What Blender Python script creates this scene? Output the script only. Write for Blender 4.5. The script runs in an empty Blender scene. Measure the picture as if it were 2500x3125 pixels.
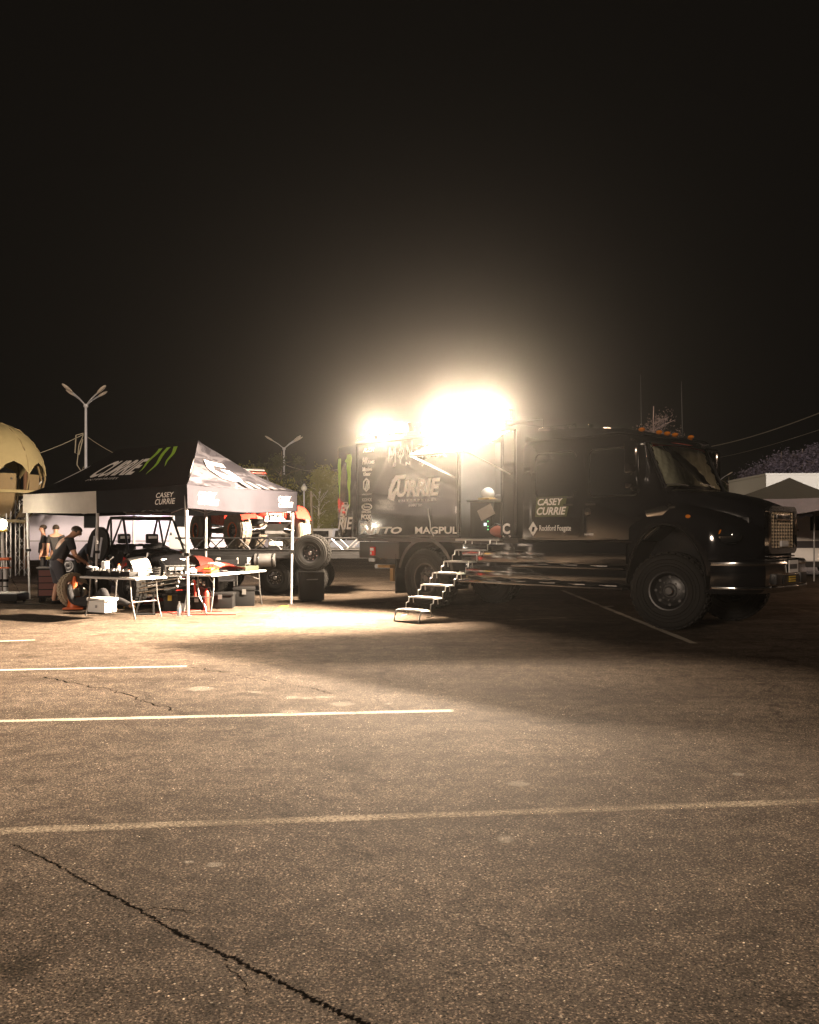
import bpy, bmesh, math, random
from mathutils import Vector, Matrix, Euler
random.seed(7)
R = math.radians
SC = bpy.context.scene
COL = SC.collection
# ------------------------------------------------------------------ camera, sky, exposure
F, CAMH, HOR, CXP = 2700.0, 1.55, 1625.0, 1250.0
cam = bpy.data.cameras.new('camera')
cam.sensor_fit = 'HORIZONTAL'; cam.sensor_width = 36.0; cam.lens = 36.0 * F / 2500.0
cam.shift_y = (HOR - 1562.5) / 2500.0
cam.clip_start = 0.05; cam.clip_end = 600.0
cam_o = bpy.data.objects.new('camera', cam); COL.objects.link(cam_o)
cam_o.location = (0, 0, CAMH); cam_o.rotation_euler = (R(90), 0, 0)
SC.camera = cam_o
W = bpy.data.worlds.new('World'); SC.world = W; W.use_nodes = True
bg = W.node_tree.nodes['Background']
bg.inputs['Color'].default_value = (1.0, 0.82, 0.64, 1); bg.inputs['Strength'].default_value = 0.0052
fill_sun = bpy.data.lights.new('camera_side_fill', 'SUN'); fill_sun.energy = 1.4; fill_sun.angle = R(7); fill_sun.color = (1.0, 0.78, 0.60)  # warm fill standing in for unseen lamps behind the camera
fill_sun_o = bpy.data.objects.new('camera_side_fill', fill_sun); COL.objects.link(fill_sun_o)
fill_sun_o.rotation_euler = Vector((0.46, 0.85, -0.20)).to_track_quat('-Z', 'Y').to_euler()
SC.view_settings.view_transform = 'Standard'; SC.view_settings.look = 'None'
SC.view_settings.gamma = 1.0; SC.view_settings.exposure = 0.0; SC.view_settings.use_curve_mapping = False
cy = SC.cycles
cy.use_denoising = True; cy.denoising_prefilter = 'ACCURATE'; cy.max_bounces = 5; cy.diffuse_bounces = 2; cy.glossy_bounces = 3
cy.transmission_bounces = 3; cy.transparent_max_bounces = 8; cy.volume_bounces = 0
cy.sample_clamp_direct = 0.0; cy.sample_clamp_indirect = 2.0
cy.caustics_reflective = False; cy.caustics_refractive = False

LAMP_COL = (1.0, 0.77, 0.55)
def gp(px, py):
    """point of the flat ground under a place in the photograph"""
    Y = F * CAMH / (py - HOR)
    return Vector(((px - CXP) / F * Y, Y, 0))
def at(px, py, Y):
    return Vector(((px - CXP) / F * Y, Y, CAMH - (py - HOR) / F * Y))

# ------------------------------------------------------------------ materials
MATS = {}
def mat(name, col, rough=0.6, metal=0.0, coat=0.0, bump=0.0, bscale=40.0, var=0.25, vscale=6.0,
        emit=None, estr=0.0, spec=0.5, rvar=0.12, trans=0.0):
    if name in MATS: return MATS[name]
    m = bpy.data.materials.new(name); m.use_nodes = True
    nt = m.node_tree; N = nt.nodes; L = nt.links
    b = N['Principled BSDF']
    b.inputs['Roughness'].default_value = rough; b.inputs['Metallic'].default_value = metal
    b.inputs['Coat Weight'].default_value = coat; b.inputs['Coat Roughness'].default_value = 0.06
    b.inputs['Specular IOR Level'].default_value = spec
    tc = N.new('ShaderNodeTexCoord')
    nz = N.new('ShaderNodeTexNoise'); nz.inputs['Scale'].default_value = vscale; nz.inputs['Detail'].default_value = 6
    nz.inputs['Roughness'].default_value = 0.65
    L.new(tc.outputs['Object'], nz.inputs['Vector'])
    mx = N.new('ShaderNodeMix'); mx.data_type = 'RGBA'
    c0 = [max(0, c * (1 - var)) for c in col]; c1 = [min(1, c * (1 + var)) for c in col]
    mx.inputs[6].default_value = (*c0, 1); mx.inputs[7].default_value = (*c1, 1)
    L.new(nz.outputs['Fac'], mx.inputs[0]); L.new(mx.outputs[2], b.inputs['Base Color'])
    rr = N.new('ShaderNodeMapRange'); rr.inputs[3].default_value = max(0.02, rough - rvar); rr.inputs[4].default_value = min(1, rough + rvar)
    L.new(nz.outputs['Fac'], rr.inputs[0]); L.new(rr.outputs[0], b.inputs['Roughness'])
    if bump:
        bn = N.new('ShaderNodeTexNoise'); bn.inputs['Scale'].default_value = bscale; bn.inputs['Detail'].default_value = 4
        L.new(tc.outputs['Object'], bn.inputs['Vector'])
        bu = N.new('ShaderNodeBump'); bu.inputs['Strength'].default_value = bump; bu.inputs['Distance'].default_value = 0.02
        L.new(bn.outputs['Fac'], bu.inputs['Height']); L.new(bu.outputs['Normal'], b.inputs['Normal'])
    if emit:
        b.inputs['Emission Color'].default_value = (*emit, 1); b.inputs['Emission Strength'].default_value = estr
    if trans:
        t = N.new('ShaderNodeBsdfTranslucent'); L.new(mx.outputs[2], t.inputs['Color'])
        ms = N.new('ShaderNodeMixShader'); ms.inputs[0].default_value = trans
        L.new(b.outputs[0], ms.inputs[1]); L.new(t.outputs[0], ms.inputs[2]); L.new(ms.outputs[0], N['Material Output'].inputs['Surface'])
    MATS[name] = m
    return m
def glass_mat(name, tint=(0.25, 0.26, 0.25), gloss=0.25):
    m = bpy.data.materials.new(name); m.use_nodes = True
    nt = m.node_tree; N = nt.nodes; L = nt.links
    N.remove(N['Principled BSDF'])
    t = N.new('ShaderNodeBsdfTransparent'); t.inputs[0].default_value = (*tint, 1)
    g = N.new('ShaderNodeBsdfGlossy'); g.inputs['Roughness'].default_value = 0.04; g.inputs['Color'].default_value = (0.9, 0.9, 0.9, 1)
    lw = N.new('ShaderNodeLayerWeight'); lw.inputs[0].default_value = gloss
    ms = N.new('ShaderNodeMixShader')
    L.new(lw.outputs['Fresnel'], ms.inputs[0]); L.new(t.outputs[0], ms.inputs[1]); L.new(g.outputs[0], ms.inputs[2])
    L.new(ms.outputs[0], N['Material Output'].inputs['Surface'])
    return m
def emis(name, col, s, sample='NONE'):
    m = bpy.data.materials.new(name); m.use_nodes = True; m.cycles.emission_sampling = sample
    N = m.node_tree.nodes; N.remove(N['Principled BSDF'])
    e = N.new('ShaderNodeEmission'); e.inputs[0].default_value = (*col, 1); e.inputs[1].default_value = s
    m.node_tree.links.new(e.outputs[0], N['Material Output'].inputs['Surface'])
    return m
PAINT = mat('black_paint', (0.008, 0.008, 0.009), 0.10, 0, 0.4, var=0.3, rvar=0.05)
BLKM = mat('black_satin', (0.012, 0.012, 0.0125), 0.4)
BLKP = mat('black_plastic', (0.012, 0.012, 0.0125), 0.6, bump=0.2, bscale=120, spec=0.15)
RUB = mat('rubber', (0.010, 0.0097, 0.009), 0.8, bump=0.3, bscale=90, var=0.35, spec=0.25)
RUBD = mat('dusty_rubber', (0.17, 0.145, 0.115), 0.9, bump=0.3, bscale=90, var=0.45)
CHR = mat('chrome', (0.75, 0.74, 0.72), 0.16, 1.0, var=0.08)
ALU = mat('aluminium', (0.55, 0.54, 0.52), 0.38, 1.0, bump=0.1, var=0.12)
STEEL = mat('grey_steel', (0.28, 0.28, 0.28), 0.45, 0.8)
WHITE = mat('white_paint', (0.78, 0.77, 0.75), 0.45, var=0.08)
WPLAS = mat('white_plastic', (0.55, 0.55, 0.55), 0.5, var=0.06)
VINYL = mat('white_vinyl', (0.78, 0.74, 0.70), 0.55, var=0.06)
GVIN = mat('green_vinyl', (0.30, 0.52, 0.04), 0.5, var=0.1)
RED = mat('red_paint', (0.55, 0.03, 0.02), 0.3, 0, 0.4, var=0.12)
ORNG = mat('orange_plastic', (0.62, 0.12, 0.02), 0.5, var=0.15)
YEL = mat('yellow_plastic', (0.60, 0.42, 0.03), 0.5, var=0.15)
GLS = mat('tinted_glass', (0.01, 0.011, 0.012), 0.05, 0, 0.5, var=0.1)
CLEAR = glass_mat('clear_glass', (0.86, 0.88, 0.86), 0.12)
CLOTHK = mat('black_cotton', (0.022, 0.022, 0.025), 0.9, bump=0.3, bscale=200)
CLOTHG = mat('slate_cotton', (0.055, 0.06, 0.085), 0.9, bump=0.3, bscale=200)
CLOTHW = mat('pale_cotton', (0.55, 0.52, 0.48), 0.9, bump=0.3, bscale=200)
SKIN = mat('skin', (0.50, 0.27, 0.18), 0.55, var=0.12, vscale=20)
HAIR = mat('dark_hair', (0.035, 0.022, 0.012), 0.6, bump=0.6, bscale=150)
AMBER = mat('amber_lens', (0.5, 0.15, 0.01), 0.15, emit=(1.0, 0.32, 0.03), estr=0.012)
REDL = mat('red_lens', (0.6, 0.03, 0.02), 0.2)

# ------------------------------------------------------------------ mesh builder
def lamp(name, kind, parent, loc, rot, power, col, sx=0.1, sy=None, spread=170):
    """the light of a lamp, set just in front of its lens"""
    l = bpy.data.lights.new(name, kind); l.energy = power; l.color = col
    if kind == 'AREA': l.shape = 'RECTANGLE'; l.size = sx; l.size_y = sy or sx; l.spread = R(spread)
    else: l.shadow_soft_size = sx
    o = bpy.data.objects.new(name, l); COL.objects.link(o); o.parent = parent; o.location = loc; o.rotation_euler = rot
    return o
class MB:
    def __init__(s): s.v = []; s.f = []; s.mi = []; s.cur = 0
    def add(s, vs, fs):
        o = len(s.v); s.v += [tuple(v) for v in vs]
        for f in fs: s.f.append(tuple(i + o for i in f)); s.mi.append(s.cur)
        return s
    def box(s, x0, x1, y0, y1, z0, z1):
        vs = [(x, y, z) for z in (z0, z1) for y in (y0, y1) for x in (x0, x1)]
        return s.add(vs, [(0, 2, 3, 1), (4, 5, 7, 6), (0, 1, 5, 4), (2, 6, 7, 3), (0, 4, 6, 2), (1, 3, 7, 5)])
    def hexa(s, b, t):
        """8-corner block: four bottom corners, four top corners, same winding"""
        return s.add(list(b) + list(t), [(3, 2, 1, 0), (4, 5, 6, 7), (0, 1, 5, 4), (1, 2, 6, 5), (2, 3, 7, 6), (3, 0, 4, 7)])
    def slab(s, p, q, r, th):
        """plate from corner p, edges p->q and p->r, thickness th along their normal"""
        p, q, r = Vector(p), Vector(q), Vector(r); n = (q - p).cross(r - p).normalized() * th
        c = [p, q, q + r - p, r]
        return s.hexa(c, [v + n for v in c])
    def cyl(s, p, q, r, r2=None, n=10, caps=True):
        p, q = Vector(p), Vector(q); r2 = r if r2 is None else r2
        d = (q - p)
        if d.length < 1e-6: return s
        d.normalize(); a = d.orthogonal().normalized(); b = d.cross(a)
        vs = []
        for c, rr in ((p, r), (q, r2)):
            for i in range(n):
                t = 2 * math.pi * i / n; vs.append(c + (a * math.cos(t) + b * math.sin(t)) * rr)
        fs = [(i, (i + 1) % n, n + (i + 1) % n, n + i) for i in range(n)]
        if caps: fs += [tuple(range(n - 1, -1, -1)), tuple(range(n, 2 * n))]
        return s.add(vs, fs)
    def tube(s, pts, r, n=8, r2=None):
        pts = [Vector(p) for p in pts]; m = len(pts); vs = []; prev = None
        for k, p in enumerate(pts):
            d = (pts[min(k + 1, m - 1)] - pts[max(k - 1, 0)]).normalized()
            if prev is None: a = d.orthogonal().normalized()
            else:
                a = prev - d * prev.dot(d)
                a = a.normalized() if a.length > 1e-5 else d.orthogonal().normalized()
            prev = a; b = d.cross(a)
            rr = r if r2 is None else r + (r2 - r) * k / (m - 1)
            for i in range(n):
                t = 2 * math.pi * i / n; vs.append(p + (a * math.cos(t) + b * math.sin(t)) * rr)
        fs = []
        for k in range(m - 1):
            for i in range(n):
                fs.append((k * n + i, k * n + (i + 1) % n, (k + 1) * n + (i + 1) % n, (k + 1) * n + i))
        fs += [tuple(range(n - 1, -1, -1)), tuple(range((m - 1) * n, m * n))]
        return s.add(vs, fs)
    def prism(s, poly, fn, c0, c1):
        n = len(poly)
        vs = [fn(a, b, c0) for a, b in poly] + [fn(a, b, c1) for a, b in poly]
        fs = [tuple(range(n - 1, -1, -1)), tuple(range(n, 2 * n))] + [(i, (i + 1) % n, n + (i + 1) % n, n + i) for i in range(n)]
        return s.add(vs, fs)
    def lathe(s, prof, c, axis='z', n=24, a0=0, a1=2 * math.pi):
        c = Vector(c); full = abs(a1 - a0 - 2 * math.pi) < 1e-6; k = n if full else n + 1; vs = []
        for r, h in prof:
            for i in range(k):
                t = a0 + (a1 - a0) * i / n; x, y = r * math.cos(t), r * math.sin(t)
                vs.append(c + Vector({'z': (x, y, h), 'y': (x, h, y), 'x': (h, x, y)}[axis]))
        fs = []
        for j in range(len(prof) - 1):
            for i in range(n):
                i2 = (i + 1) % k if full else i + 1
                fs.append((j * k + i, j * k + i2, (j + 1) * k + i2, (j + 1) * k + i))
        return s.add(vs, fs)
    def grid(s, fn, nu, nv):
        vs = [fn(i / nu, j / nv) for j in range(nv + 1) for i in range(nu + 1)]
        fs = [(j * (nu + 1) + i, j * (nu + 1) + i + 1, (j + 1) * (nu + 1) + i + 1, (j + 1) * (nu + 1) + i) for j in range(nv) for i in range(nu)]
        return s.add(vs, fs)
    def ball(s, c, rx, ry=None, rz=None, n=12):
        ry = rx if ry is None else ry; rz = rx if rz is None else rz; c = Vector(c); m = max(4, n // 2)
        vs = [c + Vector((rx * math.sin(math.pi * j / m) * math.cos(2 * math.pi * i / n), ry * math.sin(math.pi * j / m) * math.sin(2 * math.pi * i / n), rz * math.cos(math.pi * j / m))) for j in range(m + 1) for i in range(n)]
        fs = [(j * n + i, (j + 1) * n + i, (j + 1) * n + (i + 1) % n, j * n + (i + 1) % n) for j in range(m) for i in range(n)]
        return s.add(vs, fs)
    def mesh(s, name, mats, bevel=0, ang=35, flip=True, seg=2):
        me = bpy.data.meshes.new(name); me.from_pydata(s.v, [], s.f)
        for m in (mats if isinstance(mats, (list, tuple)) else [mats]): me.materials.append(m)
        for p, k in zip(me.polygons, s.mi): p.material_index = k
        bm = bmesh.new(); bm.from_mesh(me)
        bmesh.ops.remove_doubles(bm, verts=bm.verts, dist=1e-5)
        if flip: bmesh.ops.recalc_face_normals(bm, faces=bm.faces)
        if bevel:
            ed = [e for e in bm.edges if len(e.link_faces) == 2 and e.calc_face_angle(0) > R(28)]
            bmesh.ops.bevel(bm, geom=ed, offset=bevel, segments=seg, affect='EDGES', profile=0.6, clamp_overlap=True)
        bm.to_mesh(me); bm.free()
        me.shade_smooth()
        me.set_sharp_from_angle(angle=R(ang))
        return me
    def build(s, name, mats, parent=None, loc=(0, 0, 0), rot=(0, 0, 0), **k):
        return link(name, s.mesh(name, mats, **k), parent, loc, rot)
def link(name, me, parent=None, loc=(0, 0, 0), rot=(0, 0, 0)):
    o = bpy.data.objects.new(name, me); COL.objects.link(o); o.parent = parent
    o.location = loc; o.rotation_euler = rot
    return o
def tag(o, label, cat, group=None, kind=None):
    o['label'] = label; o['category'] = cat
    if group: o['group'] = group
    if kind: o['kind'] = kind
    return o
def thing(name, loc, label, cat, rz=0.0, group=None):
    o = bpy.data.objects.new(name, None); COL.objects.link(o); o.empty_display_size = 0.2
    o.location = loc; o.rotation_euler = (0, 0, rz)
    return tag(o, label, cat, group)
def struct(name, mb, m, **k):
    o = mb.build(name, m, **k); o['kind'] = 'structure'; return o
def kids(o): return [c for c in bpy.data.objects if c.parent == o]
def copy_tree(o, parent=None):
    c = o.copy(); COL.objects.link(c); c.parent = parent
    for ch in list(o.children): copy_tree(ch, c)
    return c

def text_mesh(txt, size=1.0, shear=0.0, bold=0.0, spacing=1.0, extrude=0.0):
    cu = bpy.data.curves.new('lettering', 'FONT'); cu.body = txt; cu.size = size; cu.shear = shear
    cu.offset = bold; cu.space_character = spacing; cu.extrude = extrude; cu.resolution_u = 3
    cu.align_x = 'LEFT'
    o = bpy.data.objects.new('lettering', cu)
    me = bpy.data.meshes.new_from_object(o)
    bpy.data.objects.remove(o)
    return me
def fit_text(txt, w, h, **k):
    """flat lettering scaled so that it fills w x h with its lower left corner at the origin"""
    me = text_mesh(txt, 1.0, **k)
    xs = [v.co.x for v in me.vertices]; ys = [v.co.y for v in me.vertices]
    x0, x1, y0, y1 = min(xs), max(xs), min(ys), max(ys)
    for v in me.vertices:
        v.co = Vector(((v.co.x - x0) / (x1 - x0) * w, (v.co.y - y0) / (y1 - y0) * h, 0))
    return me
def warp(me, fn, m):
    """lay flat lettering (x, y) on a surface point by point"""
    for v in me.vertices: v.co = fn(v.co.x, v.co.y)
    me.materials.clear(); me.materials.append(m); return me
# ------------------------------------------------------------------ ground
def asphalt():
    m = bpy.data.materials.new('asphalt'); m.use_nodes = True
    N = m.node_tree.nodes; L = m.node_tree.links; b = N['Principled BSDF']
    tc = N.new('ShaderNodeTexCoord')
    def noise(sc, det=5, ro=0.6):
        n = N.new('ShaderNodeTexNoise'); n.inputs['Scale'].default_value = sc; n.inputs['Detail'].default_value = det
        n.inputs['Roughness'].default_value = ro; L.new(tc.outputs['Object'], n.inputs['Vector']); return n
    def ramp(src, stops):
        r = N.new('ShaderNodeValToRGB'); e = r.color_ramp.elements
        while len(e) < len(stops): e.new(0.5)
        for k, (p, c) in zip(e, stops): k.position = p; k.color = (*c, 1)
        L.new(src, r.inputs[0]); return r
    def mix(kind, fac, a, c):
        x = N.new('ShaderNodeMix'); x.data_type = 'RGBA'; x.blend_type = kind
        if isinstance(fac, float): x.inputs[0].default_value = fac
        else: L.new(fac, x.inputs[0])
        for k, v in ((6, a), (7, c)):
            if isinstance(v, tuple): x.inputs[k].default_value = (*v, 1)
            else: L.new(v, x.inputs[k])
        return x.outputs[2]
    big = ramp(noise(0.45, 6, 0.62).outputs['Fac'], [(0.28, (0.040, 0.033, 0.027)), (0.5, (0.072, 0.0605, 0.051)), (0.72, (0.102, 0.088, 0.076))])
    mid = ramp(noise(5.5, 6, 0.7).outputs['Fac'], [(0.3, (0.52, 0.51, 0.50)), (0.72, (1.38, 1.36, 1.34))])
    c = mix('MULTIPLY', 1.0, big.outputs[0], mid.outputs[0])
    fine = ramp(noise(85, 3, 0.7).outputs['Fac'], [(0.32, (0.28, 0.27, 0.25)), (0.66, (1.65, 1.6, 1.55))])
    c = mix('MULTIPLY', 1.0, c, fine.outputs[0])
    v = N.new('ShaderNodeTexVoronoi'); v.inputs['Scale'].default_value = 72; v.inputs['Randomness'].default_value = 1
    L.new(tc.outputs['Object'], v.inputs['Vector'])
    sep = N.new('ShaderNodeSeparateColor'); L.new(v.outputs['Color'], sep.inputs[0])
    near = N.new('ShaderNodeMath'); near.operation = 'LESS_THAN'; near.inputs[1].default_value = 0.36; L.new(v.outputs['Distance'], near.inputs[0])
    rare = N.new('ShaderNodeMath'); rare.operation = 'GREATER_THAN'; rare.inputs[1].default_value = 0.93; L.new(sep.outputs[0], rare.inputs[0])
    both = N.new('ShaderNodeMath'); both.operation = 'MULTIPLY'; L.new(near.outputs[0], both.inputs[0]); pn = ramp(noise(1.9, 4, 0.7).outputs['Fac'], [(0.40, (0.05, 0.05, 0.05)), (0.62, (1, 1, 1))]); pm = N.new('ShaderNodeMath'); pm.operation = 'MULTIPLY'
    L.new(rare.outputs[0], pm.inputs[0]); L.new(pn.outputs[0], pm.inputs[1]); L.new(pm.outputs[0], both.inputs[1])
    c = mix('MIX', both.outputs[0], c, (0.36, 0.315, 0.26))
    dark = N.new('ShaderNodeMath'); dark.operation = 'LESS_THAN'; dark.inputs[1].default_value = 0.16; L.new(sep.outputs[1], dark.inputs[0])
    dk2 = N.new('ShaderNodeMath'); dk2.operation = 'MULTIPLY'; L.new(near.outputs[0], dk2.inputs[0]); L.new(dark.outputs[0], dk2.inputs[1])
    c = mix('MIX', dk2.outputs[0], c, (0.007, 0.006, 0.005))
    oil = ramp(noise(1.15, 4, 0.55).outputs['Fac'], [(0.60, (1, 1, 1)), (0.70, (0.55, 0.53, 0.5))])
    c = mix('MULTIPLY', 1.0, c, oil.outputs[0])
    mp = N.new('ShaderNodeMapping'); mp.inputs['Rotation'].default_value = (0, 0, R(-38)); mp.inputs['Scale'].default_value = (0.16, 2.3, 1); L.new(tc.outputs['Object'], mp.inputs[0])
    sk = N.new('ShaderNodeTexNoise'); sk.inputs['Scale'].default_value = 1.0; sk.inputs['Detail'].default_value = 5; L.new(mp.outputs[0], sk.inputs['Vector'])
    c = mix('MULTIPLY', 1.0, c, ramp(sk.outputs['Fac'], [(0.36, (0.82, 0.81, 0.80)), (0.52, (1, 1, 1)), (0.70, (1.10, 1.10, 1.09))]).outputs[0])
    v3 = N.new('ShaderNodeTexVoronoi'); v3.inputs['Scale'].default_value = 160; L.new(tc.outputs['Object'], v3.inputs['Vector'])
    s3 = N.new('ShaderNodeSeparateColor'); L.new(v3.outputs['Color'], s3.inputs[0])
    g3 = ramp(s3.outputs[0], [(0.0, (0.45, 0.44, 0.43)), (0.55, (0.95, 0.95, 0.95)), (0.85, (1.35, 1.32, 1.28)), (1.0, (3.6, 3.4, 3.2))])
    c = mix('MULTIPLY', 1.0, c, g3.outputs[0])
    # dark hairline cracks that wander over the whole lot
    vc = N.new('ShaderNodeTexVoronoi'); vc.feature = 'DISTANCE_TO_EDGE'; vc.inputs['Scale'].default_value = 0.24
    wob = noise(1.3, 6, 0.7); ad = N.new('ShaderNodeMix'); ad.data_type = 'RGBA'; ad.blend_type = 'LINEAR_LIGHT'; ad.inputs[0].default_value = 0.55
    L.new(tc.outputs['Object'], ad.inputs[6]); L.new(wob.outputs['Color'], ad.inputs[7]); L.new(ad.outputs[2], vc.inputs['Vector'])
    hair = ramp(vc.outputs['Distance'], [(0.0, (0.35, 0.34, 0.33)), (0.006, (1, 1, 1))])
    brk = ramp(noise(0.8, 3).outputs['Fac'], [(0.47, (0, 0, 0)), (0.56, (1, 1, 1))])
    c = mix('MIX', brk.outputs[0], c, mix('MULTIPLY', 1.0, c, hair.outputs[0]))
    L.new(c, b.inputs['Base Color'])
    b.inputs['Roughness'].default_value = 0.9; b.inputs['Specular IOR Level'].default_value = 0.02
    h1 = noise(140, 4, 0.75); bu = N.new('ShaderNodeBump'); bu.inputs['Strength'].default_value = 0.22; bu.inputs['Distance'].default_value = 0.007
    L.new(h1.outputs['Fac'], bu.inputs['Height'])
    b2 = N.new('ShaderNodeBump'); b2.inputs['Strength'].default_value = 0.22; b2.inputs['Distance'].default_value = 0.007
    st = N.new('ShaderNodeMath'); st.operation = 'MULTIPLY_ADD'; st.inputs[1].default_value = -0.8; L.new(v.outputs['Distance'], st.inputs[0]); L.new(sep.outputs[2], st.inputs[2])
    L.new(st.outputs[0], b2.inputs['Height']); L.new(bu.outputs['Normal'], b2.inputs['Normal']); L.new(b2.outputs['Normal'], b.inputs['Normal'])
    return m
def worn_paint(name, col, wear=0.5, soft=0.16):
    """paint that has flaked off in places and thins out at its ragged edges (vertex attribute 'edge')"""
    m = bpy.data.materials.new(name); m.use_nodes = True
    N = m.node_tree.nodes; L = m.node_tree.links; b = N['Principled BSDF']
    tc = N.new('ShaderNodeTexCoord'); at_ = N.new('ShaderNodeAttribute'); at_.attribute_name = 'edge'
    n = N.new('ShaderNodeTexNoise'); n.inputs['Scale'].default_value = 48; n.inputs['Detail'].default_value = 6; n.inputs['Roughness'].default_value = 0.8
    n2 = N.new('ShaderNodeTexNoise'); n2.inputs['Scale'].default_value = 1.4; n2.inputs['Detail'].default_value = 4
    L.new(tc.outputs['Object'], n.inputs['Vector']); L.new(tc.outputs['Object'], n2.inputs['Vector'])
    def ma(op, a, b_, c=None):
        x = N.new('ShaderNodeMath'); x.operation = op
        for i, q in enumerate((a, b_, c)):
            if q is None: continue
            if isinstance(q, float): x.inputs[i].default_value = q
            else: L.new(q, x.inputs[i])
        return x.outputs[0]
    q = ma('MULTIPLY_ADD', n2.outputs['Fac'], 0.5, n.outputs['Fac']); q = ma('MULTIPLY_ADD', at_.outputs['Fac'], 0.55, q)
    r = N.new('ShaderNodeMapRange'); r.inputs[1].default_value = wear + 0.55; r.inputs[2].default_value = wear + 0.55 + soft; L.new(q, r.inputs[0])
    c = N.new('ShaderNodeMix'); c.data_type = 'RGBA'; c.inputs[6].default_value = (*[k * 0.7 for k in col], 1); c.inputs[7].default_value = (*col, 1); L.new(n.outputs['Fac'], c.inputs[0]); L.new(c.outputs[2], b.inputs['Base Color'])
    b.inputs['Roughness'].default_value = 0.9; b.inputs['Specular IOR Level'].default_value = 0.03
    t = N.new('ShaderNodeBsdfTransparent'); ms = N.new('ShaderNodeMixShader'); L.new(r.outputs[0], ms.inputs[0]); L.new(t.outputs[0], ms.inputs[1]); L.new(b.outputs[0], ms.inputs[2]); L.new(ms.outputs[0], N['Material Output'].inputs['Surface'])
    return m
def edge_attr(o, vals):
    a = o.data.attributes.new('edge', 'FLOAT', 'POINT'); a.data.foreach_set('value', vals)
struct('ground', MB().add([(-160, -14, 0), (160, -14, 0), (160, 230, 0), (-160, 230, 0)], [(0, 1, 2, 3)]), asphalt(), flip=False)
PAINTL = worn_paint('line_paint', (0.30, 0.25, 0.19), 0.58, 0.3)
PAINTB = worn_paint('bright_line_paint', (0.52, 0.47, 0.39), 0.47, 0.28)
PAINTY = worn_paint('yellow_line_paint', (0.48, 0.34, 0.06), 0.38)
SPLAT = worn_paint('spilt_paint', (0.36, 0.32, 0.27), 0.36, 0.8)
TAR = mat('tar', (0.006, 0.0052, 0.0045), 1.0, spec=0.0)
def strip(name, a, b, w, m, z=0.0012, n=60, ragged=0.006):
    a, b = Vector(a), Vector(b); d = (b - a).normalized(); nn = Vector((-d.y, d.x, 0)); vs = []; ev = []
    for i in range(n + 1):
        p = a + (b - a) * i / n
        for s, e in ((-0.62, 0), (-0.40, 0.9), (0, 1), (0.40, 0.9), (0.62, 0)):
            vs.append(p + nn * (s * w + random.uniform(-ragged, ragged)) + Vector((0, 0, z))); ev.append(e if 0 < i < n else 0)
    mb = MB().add(vs, [(5 * i + j, 5 * i + 5 + j, 5 * i + 6 + j, 5 * i + 1 + j) for i in range(n) for j in range(4)])
    me = bpy.data.meshes.new(name); me.from_pydata(mb.v, [], mb.f); me.materials.append(m); o = link(name, me); o['kind'] = 'structure'; edge_attr(o, ev); return o
def ext(a, b, f0, f1):
    a, b = Vector(a), Vector(b); return a + (b - a) * f0, a + (b - a) * f1
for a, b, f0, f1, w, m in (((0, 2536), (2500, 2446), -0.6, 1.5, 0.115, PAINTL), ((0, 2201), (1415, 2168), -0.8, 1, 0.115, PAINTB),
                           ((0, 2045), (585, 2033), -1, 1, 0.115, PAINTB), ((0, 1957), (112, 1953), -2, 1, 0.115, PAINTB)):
    p, q = ext(gp(*a), gp(*b), f0, f1)
    strip('parking_line', p, q, w, m)
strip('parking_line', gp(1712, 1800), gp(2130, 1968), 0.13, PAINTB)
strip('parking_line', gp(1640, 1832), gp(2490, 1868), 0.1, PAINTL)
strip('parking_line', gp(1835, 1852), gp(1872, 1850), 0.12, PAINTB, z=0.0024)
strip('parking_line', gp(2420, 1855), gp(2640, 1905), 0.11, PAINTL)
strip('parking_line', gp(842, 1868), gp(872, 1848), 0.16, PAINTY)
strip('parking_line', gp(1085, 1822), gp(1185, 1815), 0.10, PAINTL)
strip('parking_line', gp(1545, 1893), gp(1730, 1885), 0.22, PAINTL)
def splat(px, py, w, h):
    c = gp(px, py); rx = w / 2 * c.y / F; Y1 = gp(px, py - h / 2).y; Y0 = gp(px, py + h / 2).y; ry = (Y1 - Y0) / 2
    n = 26; vs = [(c.x, c.y, 0.0018)]; ev = [1.0]; rx *= 1.25; ry *= 1.25; ks = [1 + random.uniform(-0.2, 0.2) for _ in range(n)]
    for f, e in ((0.55, 0.9), (1.0, 0.0)):
        for i in range(n):
            t = 2 * math.pi * i / n; k = ks[i] * f; vs.append((c.x + rx * k * math.cos(t), c.y + ry * k * math.sin(t), 0.0018)); ev.append(e)
    fs = [(0, 1 + i, 1 + (i + 1) % n) for i in range(n)] + [(1 + i, 1 + n + i, 1 + n + (i + 1) % n, 1 + (i + 1) % n) for i in range(n)]
    me = bpy.data.meshes.new('paint_splash'); me.from_pydata(vs, [], fs); me.materials.append(SPLAT); o = link('paint_splash', me); o['kind'] = 'structure'; edge_attr(o, ev)
for q in ((612, 2102, 90, 18), (890, 2129, 60, 11), (935, 2131, 45, 8), (990, 2128, 70, 10), (1045, 2149, 90, 18), (885, 2174, 75, 16), (1185, 2149, 30, 7),
          (1582, 2393, 80, 20), (1543, 2563, 62, 26), (2253, 2364, 45, 11), (655, 2640, 55, 18), (575, 2632, 34, 12), (2205, 2182, 26, 6), (1292, 2672, 24, 16), (780, 2113, 40, 6)):
    splat(*q)
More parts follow.
